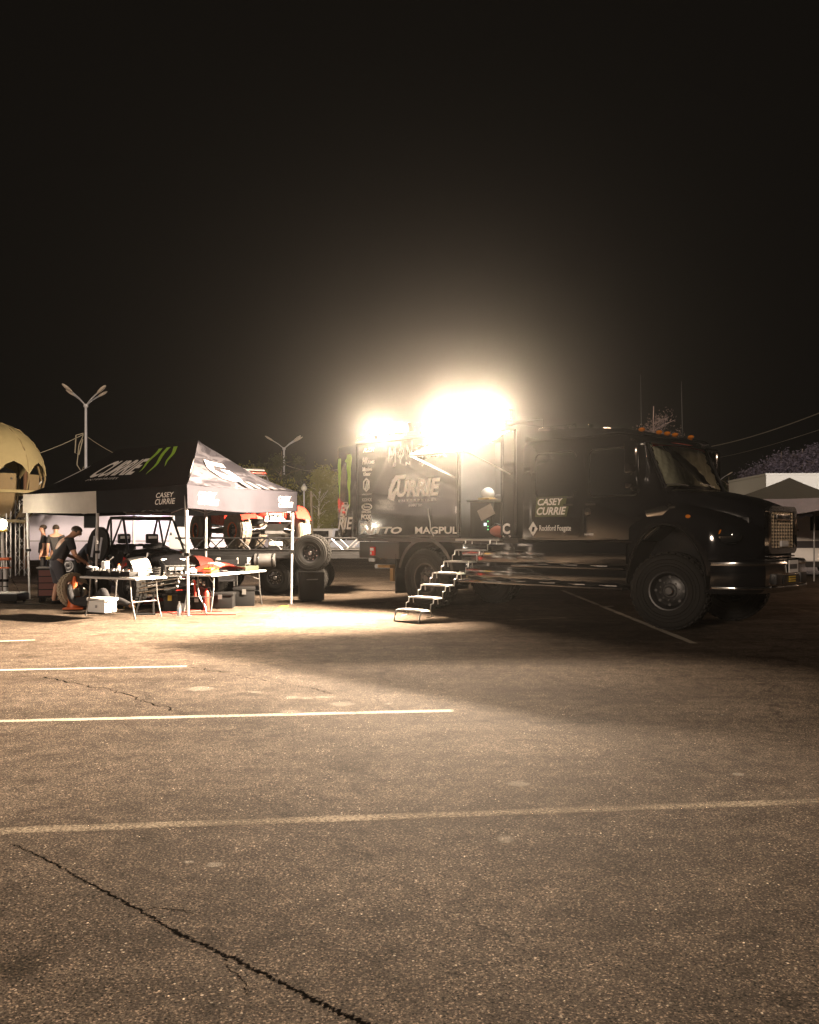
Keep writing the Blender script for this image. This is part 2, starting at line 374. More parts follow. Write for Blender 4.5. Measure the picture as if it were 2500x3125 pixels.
def crack(pts, w0, w1, seg=14, jit=0.03):
    P = [gp(*p) for p in pts]; path = []
    for a, b in zip(P, P[1:]):
        for i in range(seg): path.append(a.lerp(b, i / seg))
    path.append(P[-1]); m = len(path); vs = []
    for i, p in enumerate(path):
        d = (path[min(i + 1, m - 1)] - path[max(i - 1, 0)]).normalized(); nn = Vector((-d.y, d.x, 0))
        o = nn * random.uniform(-jit, jit); w = (w0 + (w1 - w0) * i / m) * random.uniform(0.25, 1.5)
        if random.random() < 0.12: w *= 1.9
        vs += [p + o - nn * w + Vector((0, 0, 0.0008)), p + o + nn * w + Vector((0, 0, 0.0008))]
    struct('crack', MB().add(vs, [(2 * i, 2 * i + 2, 2 * i + 3, 2 * i + 1) for i in range(m - 1)]), TAR)
crack([(42, 2578), (160, 2632), (265, 2692), (430, 2780), (560, 2855), (680, 2910), (780, 2960), (900, 3020), (1010, 3078), (1120, 3130), (1260, 3210)], 0.0035, 0.0105, seg=30, jit=0.010)
crack([(430, 2780), (470, 2770), (540, 2776), (600, 2790)], 0.003, 0.0012, seg=14, jit=0.008)
crack([(680, 2910), (690, 2945), (740, 2990), (760, 3040)], 0.003, 0.0012, seg=14, jit=0.008)
crack([(130, 2067), (330, 2105), (480, 2152), (570, 2180)], 0.010, 0.006, seg=16, jit=0.04)
crack([(590, 2035), (760, 2068), (960, 2102), (1010, 2118)], 0.008, 0.004, seg=16, jit=0.04)

# ------------------------------------------------------------------ tyres and wheels, shared by every vehicle
def tyre_mesh(name, Rt, w, rr, m, blocks=36, rows=4, deep=0.022):
    mb = MB(); h = w / 2
    prof = [(rr, -h * 0.80), (rr + 0.02, -h * 0.92), (rr + (Rt - rr) * 0.38, -h * 1.0), (Rt - (Rt - rr) * 0.22, -h * 0.97), (Rt - 0.045, -h * 0.88), (Rt - deep, -h * 0.72)]
    prof = prof + [(r, -y) for r, y in reversed(prof)]
    mb.lathe(prof, (0, 0, 0), 'y', 40)
    for r in (0.30, 0.44, 0.62):   # raised rings on the side walls
        q = rr + (Rt - rr) * r
        for s in (-1, 1): mb.lathe([(q - 0.006, s * h * 0.97), (q, s * (h * 1.0 + 0.006)), (q + 0.006, s * h * 0.97)], (0, 0, 0), 'y', 40)
    bw = 2 * h * 0.84 / rows
    for k in range(blocks):
        for j in range(rows):
            t = 2 * math.pi * (k + (0.5 if j % 2 else 0)) / blocks; dt = 2 * math.pi / blocks * 0.36
            y0 = -h * 0.84 + bw * j + bw * 0.08; y1 = y0 + bw * 0.84; r0 = Rt - deep - 0.012; r1 = Rt
            if j in (0, rows - 1): r1 -= 0.008
            def pt(r, tt, y): return (r * math.cos(tt), y, r * math.sin(tt))
            sk = dt * 0.35 * (1 if j % 2 else -1)
            mb.hexa([pt(r0, t - dt - sk, y0), pt(r0, t + dt - sk, y0), pt(r0, t + dt + sk, y1), pt(r0, t - dt + sk, y1)],
                    [pt(r1, t - dt * 0.9 - sk, y0), pt(r1, t + dt * 0.9 - sk, y0), pt(r1, t + dt * 0.9 + sk, y1), pt(r1, t - dt * 0.9 + sk, y1)])
    return mb.mesh(name, m, flip=True)
def rim_mesh(name, rr, w, m, m2, face=-1, lugs=10, holes=8, beadlock=None):
    """steel disc wheel; its outer face looks towards y * face"""
    mb = MB(); h = w / 2; f = face
    mb.lathe([(rr + 0.004, f * h * 0.82), (rr + 0.018, f * h * 0.88), (rr - 0.012, f * h * 0.86), (rr - 0.03, f * h * 0.45), (rr * 0.80, f * h * 0.30), (rr * 0.62, f * h * 0.42), (rr * 0.40, f * h * 0.44), (rr * 0.36, f * h * 0.40), (0.001, f * h * 0.40)], (0, 0, 0), 'y', 32)
    mb.lathe([(rr + 0.002, -f * h * 0.8), (rr - 0.03, -f * h * 0.7), (rr - 0.04, f * h * 0.3)], (0, 0, 0), 'y', 32)
    mb.cur = 1
    for i in range(lugs):
        t = 2 * math.pi * i / lugs; c = Vector((rr * 0.50 * math.cos(t), f * h * 0.43, rr * 0.50 * math.sin(t)))
        mb.cyl(c, c + Vector((0, f * 0.035, 0)), rr * 0.045, n=6)
    mb.lathe([(rr * 0.24, f * h * 0.40), (rr * 0.24, f * h * 0.72), (rr * 0.19, f * h * 0.80), (0.001, f * h * 0.80)], (0, 0, 0), 'y', 20)
    for i in range(holes):
        t = 2 * math.pi * (i + 0.5) / holes; c = Vector((rr * 0.74 * math.cos(t), f * h * 0.345, rr * 0.74 * math.sin(t)))
        mb.cyl(c, c + Vector((0, f * 0.02, 0)), rr * 0.075, n=10)
    return mb.mesh(name, [m, m2])
def ring_mesh(rr, w, m, m2, face=-1, n=16):
    mb = MB(); y = face * w / 2
    mb.lathe([(rr * 1.0, y * 0.86), (rr * 1.02, y * 0.99), (rr * 0.86, y * 0.99), (rr * 0.84, y * 0.86)], (0, 0, 0), 'y', 32)
    mb.cur = 1
    for i in range(n):
        t = 2 * math.pi * i / n; c = Vector((rr * 0.93 * math.cos(t), y * 0.98, rr * 0.93 * math.sin(t)))
        mb.cyl(c, c + Vector((0, face * 0.018, 0)), rr * 0.035, n=6)
    return mb.mesh('beadlock_ring', [m, m2])

# ------------------------------------------------------------------ the truck (local x = forward, y = away from the camera side, z = up; rear axle at x 0)
TR = thing('box_truck', (0.27, 17.76, 0), 'black crew-cab truck with a tall box body, chrome grille and floodlights on its roof', 'truck', math.atan2(-0.714, 0.700))
RT_, RW_, RR_ = 0.625, 0.44, 0.30
t_tyre = tyre_mesh('tyre', RT_, RW_, RR_, RUB, 34, 4)
t_rim = {-1: rim_mesh('wheel', RR_, RW_, BLKM, mat('dark_steel', (0.10, 0.10, 0.10), 0.35, 0.8), -1), 1: rim_mesh('wheel', RR_, RW_, BLKM, MATS['dark_steel'], 1)}
for x, y, f, st in ((0, 0.25, -1, 0), (5.335, 0.25, -1, 13), (0, 2.27, 1, 0), (5.335, 2.37, 1, 13)):
    w = link('wheel', t_rim[f], TR, (x, y, RT_), (0, R(23 * (x > 1)), R(st)))
    link('tyre', t_tyre, w)
# frame rails, axles, springs, tanks
for y in (0.82, 1.58): MB().box(-1.95, 5.9, y, y + 0.09, 0.86, 1.12).build('chassis_rail', BLKM, TR)
for x in (-1.9, -0.8, 0.8, 2.2, 3.6, 4.7): MB().box(x, x + 0.08, 0.91, 1.58, 0.9, 1.08).build('cross_member', BLKM, TR)
for x in (0, 5.335):
    mb = MB(); mb.cyl((x, 0.4, RT_), (x, 2.15, RT_), 0.075, n=12); mb.ball((x, 1.25, RT_), 0.2, n=14); mb.build('axle', BLKM, TR)
for x in (0, 5.335): MB().tube([(x - 0.75, 0.86, 0.95), (x - 0.4, 0.86, 0.74), (x, 0.86, 0.70), (x + 0.4, 0.86, 0.74), (x + 0.75, 0.86, 0.95)], 0.035).build('leaf_spring', BLKM, TR)
RUST = mat('rusty_hitch_paint', (0.24, 0.14, 0.05), 0.8, bump=0.3)
mb = MB(); mb.box(-2.0, -1.35, 1.0, 1.5, 0.62, 0.74); mb.box(-1.9, -1.5, 0.5, 2.0, 0.78, 0.84); mb.box(-1.45, -1.35, 0.45, 0.95, 0.5, 0.78); mb.cyl((-2.2, 1.25, 0.66), (-1.6, 1.25, 0.66), 0.05)
mb.tube([(-1.7, 0.4, 1.0), (-1.45, 0.4, 1.12), (-1.1, 0.4, 1.16)], 0.03)
mb.build('hitch', RUST, TR)
for y in (0.1, 1.86): MB().box(-0.92, -0.88, y, y + 0.5, 0.28, 1.1).build('mud_flap', RUB, TR)

# box body with a doorway on the near side
BZ0, BZ1, BX0, BX1 = 1.44, 3.50, -2.09, 2.36
D0, D1, DZ1 = 0.93, 1.99, 3.22
mb = MB()
mb.box(BX0, D0, 0.05, 0.11, BZ0, BZ1); mb.box(D1, BX1, 0.05, 0.11, BZ0, BZ1); mb.box(D0, D1, 0.05, 0.11, DZ1, BZ1)
mb.build('near_wall', PAINT, TR, flip=True)
mb = MB(); mb.box(BX0, BX1, 2.39, 2.45, BZ0, BZ1); mb.build('far_wall', PAINT, TR)
MB().box(BX1 - 0.06, BX1, 0.11, 2.39, BZ0, BZ1).build('front_wall', PAINT, TR)
MB().box(BX0 - 0.02, BX1, 0.03, 2.47, BZ1, BZ1 + 0.05).build('roof_panel', PAINT, TR, bevel=0.02)
MB().box(BX0, BX1, 0.08, 2.42, BZ0 - 0.08, BZ0 - 0.002).build('floor_panel', BLKM, TR)
MB().box(BX0 - 0.01, BX0 + 0.05, 1.26, 2.39, BZ0, BZ1).build('rear_door', PAINT, TR)
mb = MB()
for z in (BZ0 + 0.02, BZ1 - 0.06): mb.box(BX0, D0, 0.035, 0.048, z, z + 0.035)
for x in (BX0, D0 - 0.04, D1, BX1 - 0.05): mb.box(x, x + 0.04, 0.03, 0.048, BZ0 + 0.06, BZ1 - 0.07)
mb.build('wall_trim', BLKM, TR)
# open rear door leaf, hinged on the near rear corner
dl = Vector((-0.45, 0.78, 0)).normalized(); rz = TR.rotation_euler.z
dloc = Matrix.Rotation(-rz, 3, 'Z') @ dl
ang = math.atan2(-dloc.y, -dloc.x)
LEAF = MB().box(-0.93, -0.02, 0.0, 0.05, BZ0, BZ1).build('rear_door', PAINT, TR, (BX0, 0.05, 0), (0, 0, ang), bevel=0.008)
LEAF['label'] = 'rear door leaf swung open, with green claw marks'
for z in (1.7, 2.5, 3.3): MB().cyl((-0.0, -0.02, z), (-0.0, -0.02, z + 0.12), 0.018, n=8).build('hinge', CHR, LEAF)
mb = MB(); mb.box(-0.93, -0.88, -0.012, -0.001, 3.25, 3.5); mb.box(-0.88, -0.02, -0.008, -0.001, 3.465, 3.5); mb.build('edge_trim', CHR, LEAF)
def claw(x0, w, z1, z0, lean, seed):
    rnd = random.Random(seed); n = 12; L_, R_ = [], []
    for i in range(n + 1):
        f = i / n; z = z1 + (z0 - z1) * f; ww = w * (1 - f) ** 0.7 * (1 if i else 0.7); c = x0 + lean * f + rnd.uniform(-0.012, 0.012)
        L_.append((c - ww * rnd.uniform(0.4, 0.62), z)); R_.append((c + ww * rnd.uniform(0.4, 0.62), z))
    return L_, R_
mb = MB()
for x0, w, z1, z0, ln, sd in ((-0.835, 0.17, 3.22, 2.28, -0.02, 3), (-0.36, 0.24, 3.28, 2.05, 0.02, 5)):
    L_, R_ = claw(x0, w, z1, z0, ln, sd); n = len(L_)
    vs = [(x, -0.006, z) for x, z in L_] + [(x, -0.006, z) for x, z in R_]
    mb.add(vs, [(i, i + 1, n + i + 1, n + i) for i in range(n - 1)])
mb.add([(-0.56, -0.006, 3.14), (-0.40, -0.006, 3.27), (-0.34, -0.006, 3.12), (-0.42, -0.006, 3.07)], [(0, 1, 2, 3)])
mb.build('claw_emblem', GVIN, LEAF)
def on_leaf(txt, x, z, w, h, m=VINYL, **k):
    link('lettering', warp(fit_text(txt, w, h, **k), lambda a, b: Vector((x + a, -0.006, z + b)), m), LEAF)
on_leaf('EY', -0.80, 1.93, 0.50, 0.24, shear=0.25, bold=0.02)
on_leaf('RIE', -0.92, 1.62, 0.74, 0.27, shear=0.25, bold=0.02)
mb = MB(); mb.tube([(-0.62, -0.004, 2.22), (-0.44, -0.004, 2.22), (-0.46, -0.004, 2.06), (-0.53, -0.004, 2.0), (-0.60, -0.004, 2.06), (-0.62, -0.004, 2.22)], 0.008, 5); mb.box(-0.57, -0.49, -0.006, -0.004, 2.08, 2.17)
mb.build('crest_emblem', VINYL, LEAF)

# lettering on the near wall (y of the wall face = 0.05)
def on_wall(txt, x0, x1, z0, z1, m=VINYL, y=0.046, parent=None, **k):
    return link('lettering', warp(fit_text(txt, x1 - x0, z1 - z0, **k), lambda a, b: Vector((x0 + a, y, z0 + b)), m), parent or TR)
on_wall('NITTO', -1.955, -0.66, 1.525, 1.665, shear=0.25, bold=0.035)
on_wall('MAGPUL', -0.27, 0.905, 1.525, 1.665, bold=0.02)
on_wall('C', 2.02, 2.20, 1.52, 1.72, bold=0.04)
on_wall('L  S', 2.03, 2.22, 1.43 + 0.035, 1.50)
on_wall('ENTERPRISES', -0.76, 0.33, 2.18, 2.225, spacing=1.5, bold=0.01)
on_wall('URRIE', -0.82, 0.43, 2.28, 2.635, shear=0.22, bold=0.03)
mb = MB()  # the big hooked first letter
P = lambda a, b, c: (a, c, b)
mb.prism([(-0.832, 2.735), (-0.53, 2.735), (-0.575, 2.655), (-0.79, 2.655), (-0.83, 2.60), (-0.95, 2.42), (-0.955, 2.34), (-0.84, 2.47), (-0.80, 2.46), (-0.896, 2.205), (-1.075, 2.265), (-1.045, 2.45), (-0.94, 2.64)], P, 0.041, 0.0445)
mb.build('lettering', VINYL, TR)
on_wall('E N', -0.93, -0.42, 2.93, 3.0, spacing=2.2, bold=0.01)
# jagged gothic title: strokes of tapering width
def strokes(segs, parent, m, y=0.045, name='lettering'):
    mb = MB()
    for (x0, z0, w0), (x1, z1, w1) in segs:
        d = Vector((x1 - x0, 0, z1 - z0)).normalized(); q = Vector((-d.z, 0, d.x))
        a, b = Vector((x0, y, z0)), Vector((x1, y, z1))
        mb.add([a - q * w0, a + q * w0, b + q * w1, b - q * w1], [(0, 1, 2, 3)])
    return mb.build(name, m, parent)
g = []
def S_(x, pts):
    for (a, b, wa), (c, d, wc) in zip(pts, pts[1:]): g.append(((x + a * 0.19, 3.06 + b * 0.27, wa * 0.02), (x + c * 0.19, 3.06 + d * 0.27, wc * 0.02)))
S_(-1.06, [(0.0, -0.2, 0.2), (0.15, 1, 1.0), (0.55, 0.2, 0.8), (1.0, 1.0, 0.9), (1.05, -0.25, 0.3)])
S_(-0.80, [(0.5, 0.05, 0.7), (0.1, 0.4, 1), (0.3, 0.85, 0.9), (0.75, 0.85, 0.9), (0.95, 0.4, 1), (0.5, 0.05, 0.7)]); S_(-0.80, [(0.55, 1.2, 0.5), (0.5, -0.3, 0.4)])
S_(-0.54, [(0.1, -0.05, 0.3), (0.15, 1, 0.9), (0.85, 0.1, 0.9), (0.95, 1.35, 0.3)])
S_(-0.30, [(0.95, 0.95, 0.5), (0.2, 0.8, 0.9), (0.85, 0.4, 0.9), (0.1, 0.0, 0.4)])
S_(-0.08, [(0.0, 0.92, 0.5), (1.1, 1.0, 0.8)]); S_(-0.08, [(0.55, 0.95, 0.9), (0.45, -0.1, 0.3)])
S_(0.16, [(0.9, 1.0, 0.6), (0.1, 0.95, 0.8), (0.1, 0.05, 0.9), (0.95, 0.0, 0.5)]); S_(0.16, [(0.1, 0.5, 0.8), (0.7, 0.5, 0.5)])
S_(0.40, [(0.1, 0, 0.5), (0.1, 0.95, 0.9), (0.9, 0.8, 0.8), (0.2, 0.5, 0.7), (1.0, -0.1, 0.5)])
strokes(g, TR, VINYL)
# column of small stickers
c = -1.78
on_wall('RZR', -1.87, -1.50, 3.28, 3.37, shear=0.4, bold=0.03)
on_wall('HR', -1.89, -1.72, 3.02, 3.17, shear=0.2, bold=0.03); on_wall('TUNES', -1.71, -1.50, 3.02, 3.09, shear=0.2, bold=0.02)
on_wall('Motive', -1.88, -1.58, 2.87, 2.96, bold=0.03); on_wall('Gear', -1.86, -1.62, 2.77, 2.85, bold=0.03)
mb = MB(); hx = [(-1.76 + 0.115 * math.cos(R(60 * i + 30)), 2.575 + 0.155 * math.sin(R(60 * i + 30))) for i in range(6)]
for i in range(6):
    a, b = hx[i], hx[(i + 1) % 6]; mb.prism([a, b, (-1.76 + (b[0] + 1.76) * 0.74, 2.575 + (b[1] - 2.575) * 0.74), (-1.76 + (a[0] + 1.76) * 0.74, 2.575 + (a[1] - 2.575) * 0.74)], P, 0.043, 0.0465)
mb.prism([(-1.80, 2.49), (-1.78, 2.49), (-1.72, 2.66), (-1.745, 2.66)], P, 0.043, 0.0465); mb.prism([(-1.755, 2.49), (-1.735, 2.49), (-1.68, 2.64), (-1.70, 2.64)], P, 0.043, 0.0465)
mb.build('hexagon_emblem', VINYL, TR)
on_wall('MICKEY', -1.90, -1.59, 2.355, 2.385)
on_wall('KOHOL', -1.90, -1.58, 2.22, 2.29, shear=0.2)
mb = MB(); ov = lambda rx, rz: [(-1.745 + rx * math.cos(2 * math.pi * i / 24), 2.10 + rz * math.sin(2 * math.pi * i / 24)) for i in range(24)]
o1, o2 = ov(0.17, 0.075), ov(0.14, 0.055)
for i in range(24): j = (i + 1) % 24; mb.prism([o1[i], o1[j], o2[j], o2[i]], P, 0.043, 0.0465)
mb.build('oval_emblem', VINYL, TR)
on_wall('forza', -1.85, -1.64, 2.075, 2.13, bold=0.02)
on_wall('SPICER', -1.92, -1.61, 1.965, 2.02, shear=0.2, bold=0.02)
on_wall('FOX', -1.93, -1.61, 1.84 - 0.01, 1.94, bold=0.04)
mb = MB(); mb.tube([(-1.80, 0.044, 1.83), (-1.72, 0.044, 1.86), (-1.66, 0.044, 1.80), (-1.72, 0.044, 1.755), (-1.78, 0.044, 1.79)], 0.008, 5); mb.build('fox_tail_emblem', VINYL, TR)
on_wall('MAHLE', -1.95, -1.60, 1.69, 1.755, bold=0.03)
on_wall('AN ENERGY TEAM', -0.47, -0.08, 2.08, 2.13, shear=0.2)
# white hose down the wall, latch, little lamp
mb = MB(); mb.tube([(0.12, 0.03, 2.05), (0.14, 0.02, 1.9), (0.18, 0.02, 1.75), (0.20, 0.02, 1.58), (0.28, 0.02, 1.48)], 0.012, 6); mb.build('hose', WPLAS, TR)
mb = MB(); mb.box(0.86, 0.90, 0.02, 0.045, 1.92, 2.06); mb.cyl((0.88, 0.015, 1.96), (0.88, 0.045, 1.96), 0.025); mb.build('door_latch', CHR, TR)
mb = MB(); mb.box(-0.12, 0.06, 0.0, 0.045, 2.92, 2.95); mb.cyl((-0.03, 0.0, 2.90), (0.02, 0.0, 2.93), 0.02); mb.build('grab_handle', CHR, TR)

# inside of the doorway
INT = mat('liner_panel', (0.16, 0.155, 0.15), 0.6)
mb = MB(); mb.box(0.25, D1 + 0.3, 1.9, 1.94, BZ0, BZ1); mb.box(0.25, 0.29, 0.12, 1.9, BZ0, BZ1 - 0.02); mb.build('liner', INT, TR)
mb = MB(); mb.box(0.6, 1.22, 0.75, 1.85, BZ0 + 0.002, 2.16); mb.build('cabinet', BLKP, TR, bevel=0.01)
mb = MB(); mb.box(0.55, 1.62, 0.70, 1.88, 2.165, 2.20); mb.build('counter', ALU, TR)
mb = MB(); mb.box(1.0, D1 + 0.28, 1.5, 1.89, 2.58, 2.615); mb.build('shelf', WHITE, TR)
mb = MB(); mb.box(1.3, 2.2, 1.3, 1.88, BZ0 + 0.002, 1.98); mb.box(1.32, 1.75, 1.27, 1.29, 1.5, 1.93); mb.box(1.78, 2.18, 1.27, 1.29, 1.5, 1.93); mb.build('cabinet', BLKP, TR, bevel=0.008)
mb = MB(); mb.box(0.98, 1.14, 0.72, 0.745, 1.58, 1.84); mb.build('control_panel', BLKP, TR)
mb = MB(); mb.cur = 0; mb.box(1.00, 1.06, 0.705, 0.716, 1.68, 1.74); mb.cur = 1
for z in (1.60, 1.66, 1.76): mb.box(1.09, 1.115, 0.705, 0.716, z, z + 0.022)
mb.build('indicator', [emis('white_led', (0.9, 0.95, 1), 1.6), emis('green_led', (0.2, 1, 0.35), 1.2)], TR)
mb = MB(); mb.box(D0 - 0.02, D1 + 0.02, -0.03, 0.06, BZ0 - 0.05, BZ0 - 0.01); mb.build('sill', ALU, TR)
il = MB().box(0.9, 1.9, 1.0, 1.1, BZ1 - 0.06, BZ1 - 0.03).build('added_ceiling_lamp', emis('added_ceiling_lens', (1, 0.9, 0.75), 12), TR); lamp('doorway_fill_light', 'AREA', il, (1.4, 1.05, BZ1 - 0.075), (0, 0, 0), 45, (1, 0.9, 0.75), 0.9, 0.1)  # ceiling lamp added to brighten the doorway

# roof equipment: two flood light bars, round driving lamps, rails
FL = emis('flood_light_lens', LAMP_COL, 1.0)
FLOOD_POWER = 12500.0
FL.node_tree.nodes['Emission'].inputs[1].default_value = 60
FLB = FL
def light_bar(x0, x1, z, n, power, y=0.12, tilt=50, hh=0.07, lens=None, yaw=0, spread=120):
    lens = lens or FL
    """row of square flood lamps on a bar, tipped down towards the ground beside the truck"""
    h = MB(); t = R(tilt); f = Vector((0, -math.cos(t), -math.sin(t))); u = Vector((0, -math.sin(t), math.cos(t))); c = Vector((0, y, z))
    def P_(x, a, b): return Vector((x, 0, 0)) + c + u * a + f * b
    h.hexa([P_(x0 - 0.03, -hh - 0.02, -0.10), P_(x1 + 0.03, -hh - 0.02, -0.10), P_(x1 + 0.03, hh + 0.02, -0.10), P_(x0 - 0.03, hh + 0.02, -0.10)],
           [P_(x0 - 0.03, -hh - 0.02, 0.0), P_(x1 + 0.03, -hh - 0.02, 0.0), P_(x1 + 0.03, hh + 0.02, 0.0), P_(x0 - 0.03, hh + 0.02, 0.0)])
    hb = h.build('light_bar', BLKM, TR)
    for x in (x0 + 0.1, x1 - 0.1): MB().box(x - 0.02, x + 0.02, y + 0.02, y + 0.06, BZ1 + 0.05, z - 0.05).build('bracket', BLKM, hb)
    for k in range(9): MB().slab(P_(x0, -hh + k * hh / 4.2, -0.14), P_(x1, -hh + k * hh / 4.2, -0.14), P_(x0, -hh + k * hh / 4.2, -0.10), 0.006).build('cooling_fin', BLKM, hb)
    for k in range(n):
        a = x0 + (x1 - x0) * k / n + 0.012; b = x0 + (x1 - x0) * (k + 1) / n - 0.012
        MB().hexa([P_(a, -hh, 0.001), P_(b, -hh, 0.001), P_(b, hh, 0.001), P_(a, hh, 0.001)], [P_(a, -hh, 0.035), P_(b, -hh, 0.035), P_(b, hh, 0.035), P_(a, hh, 0.035)]).build('lens', lens, hb)
    lamp('flood_light', 'AREA', hb, P_((x0 + x1) / 2, 0, 0.045), (-R(90 - tilt), 0, -R(yaw)), power, LAMP_COL, (x1 - x0) * 0.7, 0.05, spread)
    return hb
light_bar(0.42, 0.98, 3.71, 2, FLOOD_POWER * 0.86, tilt=30, yaw=6, spread=130)
light_bar(1.38, 2.12, 3.73, 3, FLOOD_POWER * 0.19, tilt=6, yaw=-25, spread=100)
light_bar(-1.66, -0.56, 3.72, 4, FLOOD_POWER * 0.18, tilt=14, yaw=-18, spread=110)
RB = MB().box(-2.06, -1.97, 0.82, 2.38, 3.62, 3.80).build('light_bar', BLKM, TR, bevel=0.01)
for k in range(4): MB().hexa([(-2.061, 0.85 + 0.38 * k, 3.64), (-2.061, 1.20 + 0.38 * k, 3.64), (-2.061, 1.20 + 0.38 * k, 3.78), (-2.061, 0.85 + 0.38 * k, 3.78)], [(-2.10, 0.85 + 0.38 * k, 3.63), (-2.10, 1.20 + 0.38 * k, 3.63), (-2.08, 1.20 + 0.38 * k, 3.78), (-2.08, 0.85 + 0.38 * k, 3.78)]).build('lens', FL, RB)
lamp('flood_light', 'AREA', RB, (-2.12, 1.6, 3.70), (0, R(80), 0), FLOOD_POWER * 0.28, LAMP_COL, 0.14, 1.5, 140)
for y in (1.0, 2.2): MB().box(-2.03, -1.99, y, y + 0.04, BZ1 + 0.05, 3.62).build('bracket', BLKM, RB)
for k in range(4):
    x = -0.28 + k * 0.27
    mb = MB(); mb.lathe([(0.001, 0.30), (0.085, 0.28), (0.10, 0.22), (0.11, 0.14), (0.10, 0.13), (0.09, 0.15), (0.001, 0.155)], (x, 0, 3.70), 'y', 20)
    mb.cur = 1; mb.cyl((x, 0.22, 3.54), (x, 0.22, 3.62), 0.02, n=8)
    mb.build('driving_lamp', [mat('unlit_reflector', (0.6, 0.6, 0.6), 0.15, 0.9), BLKM], TR)
mb = MB(); mb.tube([(BX0 - 0.02, 0.1, 3.56), (BX0 - 0.02, 0.1, 3.66), (-1.75, 0.1, 3.68)], 0.018, 6)
for x in (-1.95, 2.3): mb.cyl((x, 0.9, 3.54), (x, 0.9, 3.70), 0.02)
mb.tube([(-1.95, 0.9, 3.70), (2.3, 0.9, 3.70)], 0.02, 6); mb.build('roof_rail', CHR, TR)
mb = MB(); mb.ball((-1.86, 0.16, 3.74), 0.035); mb.build('marker_lamp', emis('marker_glow', LAMP_COL, 20), TR)
# awning flap over the doorway
AWN = mat('awning_fabric', (0.72, 0.71, 0.68), 0.8, bump=0.2, bscale=30, var=0.06, trans=0.04)
def awn(u, v):
    s = 0.84 + (2.22 - 0.84) * u
    return Vector((s, 0.02 - 1.22 * v, 3.42 - 0.44 * v - 0.03 * math.sin(math.pi * v) + 0.012 * math.sin(9 * u) * v))
mb = MB(); mb.grid(awn, 14, 8); n = len(mb.v)
mb.add([Vector(p) - Vector((0, 0, 0.012)) for p in mb.v[:n]], [tuple(reversed(f)) for f in mb.f[:]])
aw = mb.build('awning', AWN, TR, flip=False)
mb = MB(); mb.tube([(0.84, -1.2, 2.97), (2.22, -1.2, 2.97)], 0.02, 6)
for s in (0.84, 2.22): mb.tube([(s, -1.2, 2.97), (s, 0.03, 2.62)], 0.014, 6)
mb.tube([(0.84, -1.2, 2.97), (0.84, 0.0, 3.41)], 0.014, 6); mb.tube([(2.22, -1.2, 2.97), (2.22, 0.0, 3.41)], 0.014, 6)
mb.build('awning_frame', ALU, aw)

# crew cab
CX0, CX1 = 2.42, 5.22
mb = MB(); Q = lambda a, b, c: (a, c, b)
cabp = [(CX0, 1.40), (CX0, 3.10), (2.55, 3.16), (4.55, 3.16), (4.86, 3.07), (5.22, 2.26), (5.22, 1.62), (4.95, 1.40)]
mb.prism(cabp, Q, 0.10, 2.40)
mb.build('cab', PAINT, TR, bevel=0.05, seg=3)
mb = MB(); capp = [(2.46, 3.165), (2.46, 3.30), (2.56, 3.37), (3.6, 3.36), (4.5, 3.28), (4.85, 3.19), (4.95, 3.12), (4.80, 3.10), (4.5, 3.165)]
mb.prism(capp, Q, 0.14, 2.36); mb.build('roof_cap', PAINT, TR, bevel=0.045, seg=3)
mb = MB(); mb.prism([(4.82, 3.10), (5.10, 3.02), (5.13, 2.985), (4.86, 3.03)], Q, 0.22, 2.28); mb.build('sun_visor', PAINT, TR, bevel=0.01)
def plate(name, pts, y0, y1, m, parent=TR, bevel=0, **k):
    return MB().prism(pts, Q, y0, y1).build(name, m, parent, bevel=bevel, **k)
def rr(x0, x1, z0, z1, r=0.08, n=4, lean=0.0):
    out = []
    for cx, cz, a in ((x1 - r, z1 - r, 0), (x0 + r, z1 - r, 90), (x0 + r, z0 + r, 180), (x1 - r, z0 + r, 270)):
        for i in range(n + 1):
            t = R(a + 90 * i / n); z = cz + r * math.sin(t); out.append((cx + r * math.cos(t) + lean * (z1 - z) / (z1 - z0) * (1 if cx > (x0 + x1) / 2 else 0), z))
    return out
for x0, x1, wx0, wx1, ln in ((2.62, 3.72, 2.78, 3.60, 0.0), (3.78, 4.98, 3.92, 4.62, 0.22)):
    d = plate('door', rr(x0, x1, 1.46, 3.02, 0.09), 0.088, 0.101, PAINT, bevel=0.004)
    plate('window', rr(wx0, wx1, 2.18, 2.93, 0.09, lean=ln), 0.080, 0.087, GLS, d)
    mb = MB(); xh = x0 + 0.10 if x0 > 3 else x0 + 0.62
    if x0 < 3: xh = x1 - 0.34
    else: xh = x0 + 0.06
    mb.box(xh, xh + 0.20, 0.05, 0.066, 2.01, 2.045); mb.cyl((xh + 0.02, 0.06, 2.03), (xh + 0.02, 0.088, 2.03), 0.014); mb.cyl((xh + 0.18, 0.06, 2.03), (xh + 0.18, 0.088, 2.03), 0.014)
    mb.build('door_handle', CHR, d)
    mb = MB(); mb.tube([(x, 0.083, z) for x, z in rr(wx0 - 0.02, wx1 + 0.02, 2.16, 2.95, 0.1, lean=ln)] , 0.012, 6); mb.build('window_seal', BLKM, d)
on_wall('CASEY', 2.80, 3.36, 2.03, 2.16, y=0.084, shear=0.28, bold=0.03)
on_wall('CURRIE', 2.78, 3.42, 1.86, 2.0, y=0.084, shear=0.28, bold=0.03)
mb = MB(); mb.prism([(2.74, 1.83), (3.42, 1.83), (3.47, 2.0), (3.40, 2.01), (3.44, 2.19), (2.78, 2.19)], Q, 0.0845, 0.088); mb.build('sticker', mat('dark_green_vinyl', (0.06, 0.075, 0.02), 0.5), TR)
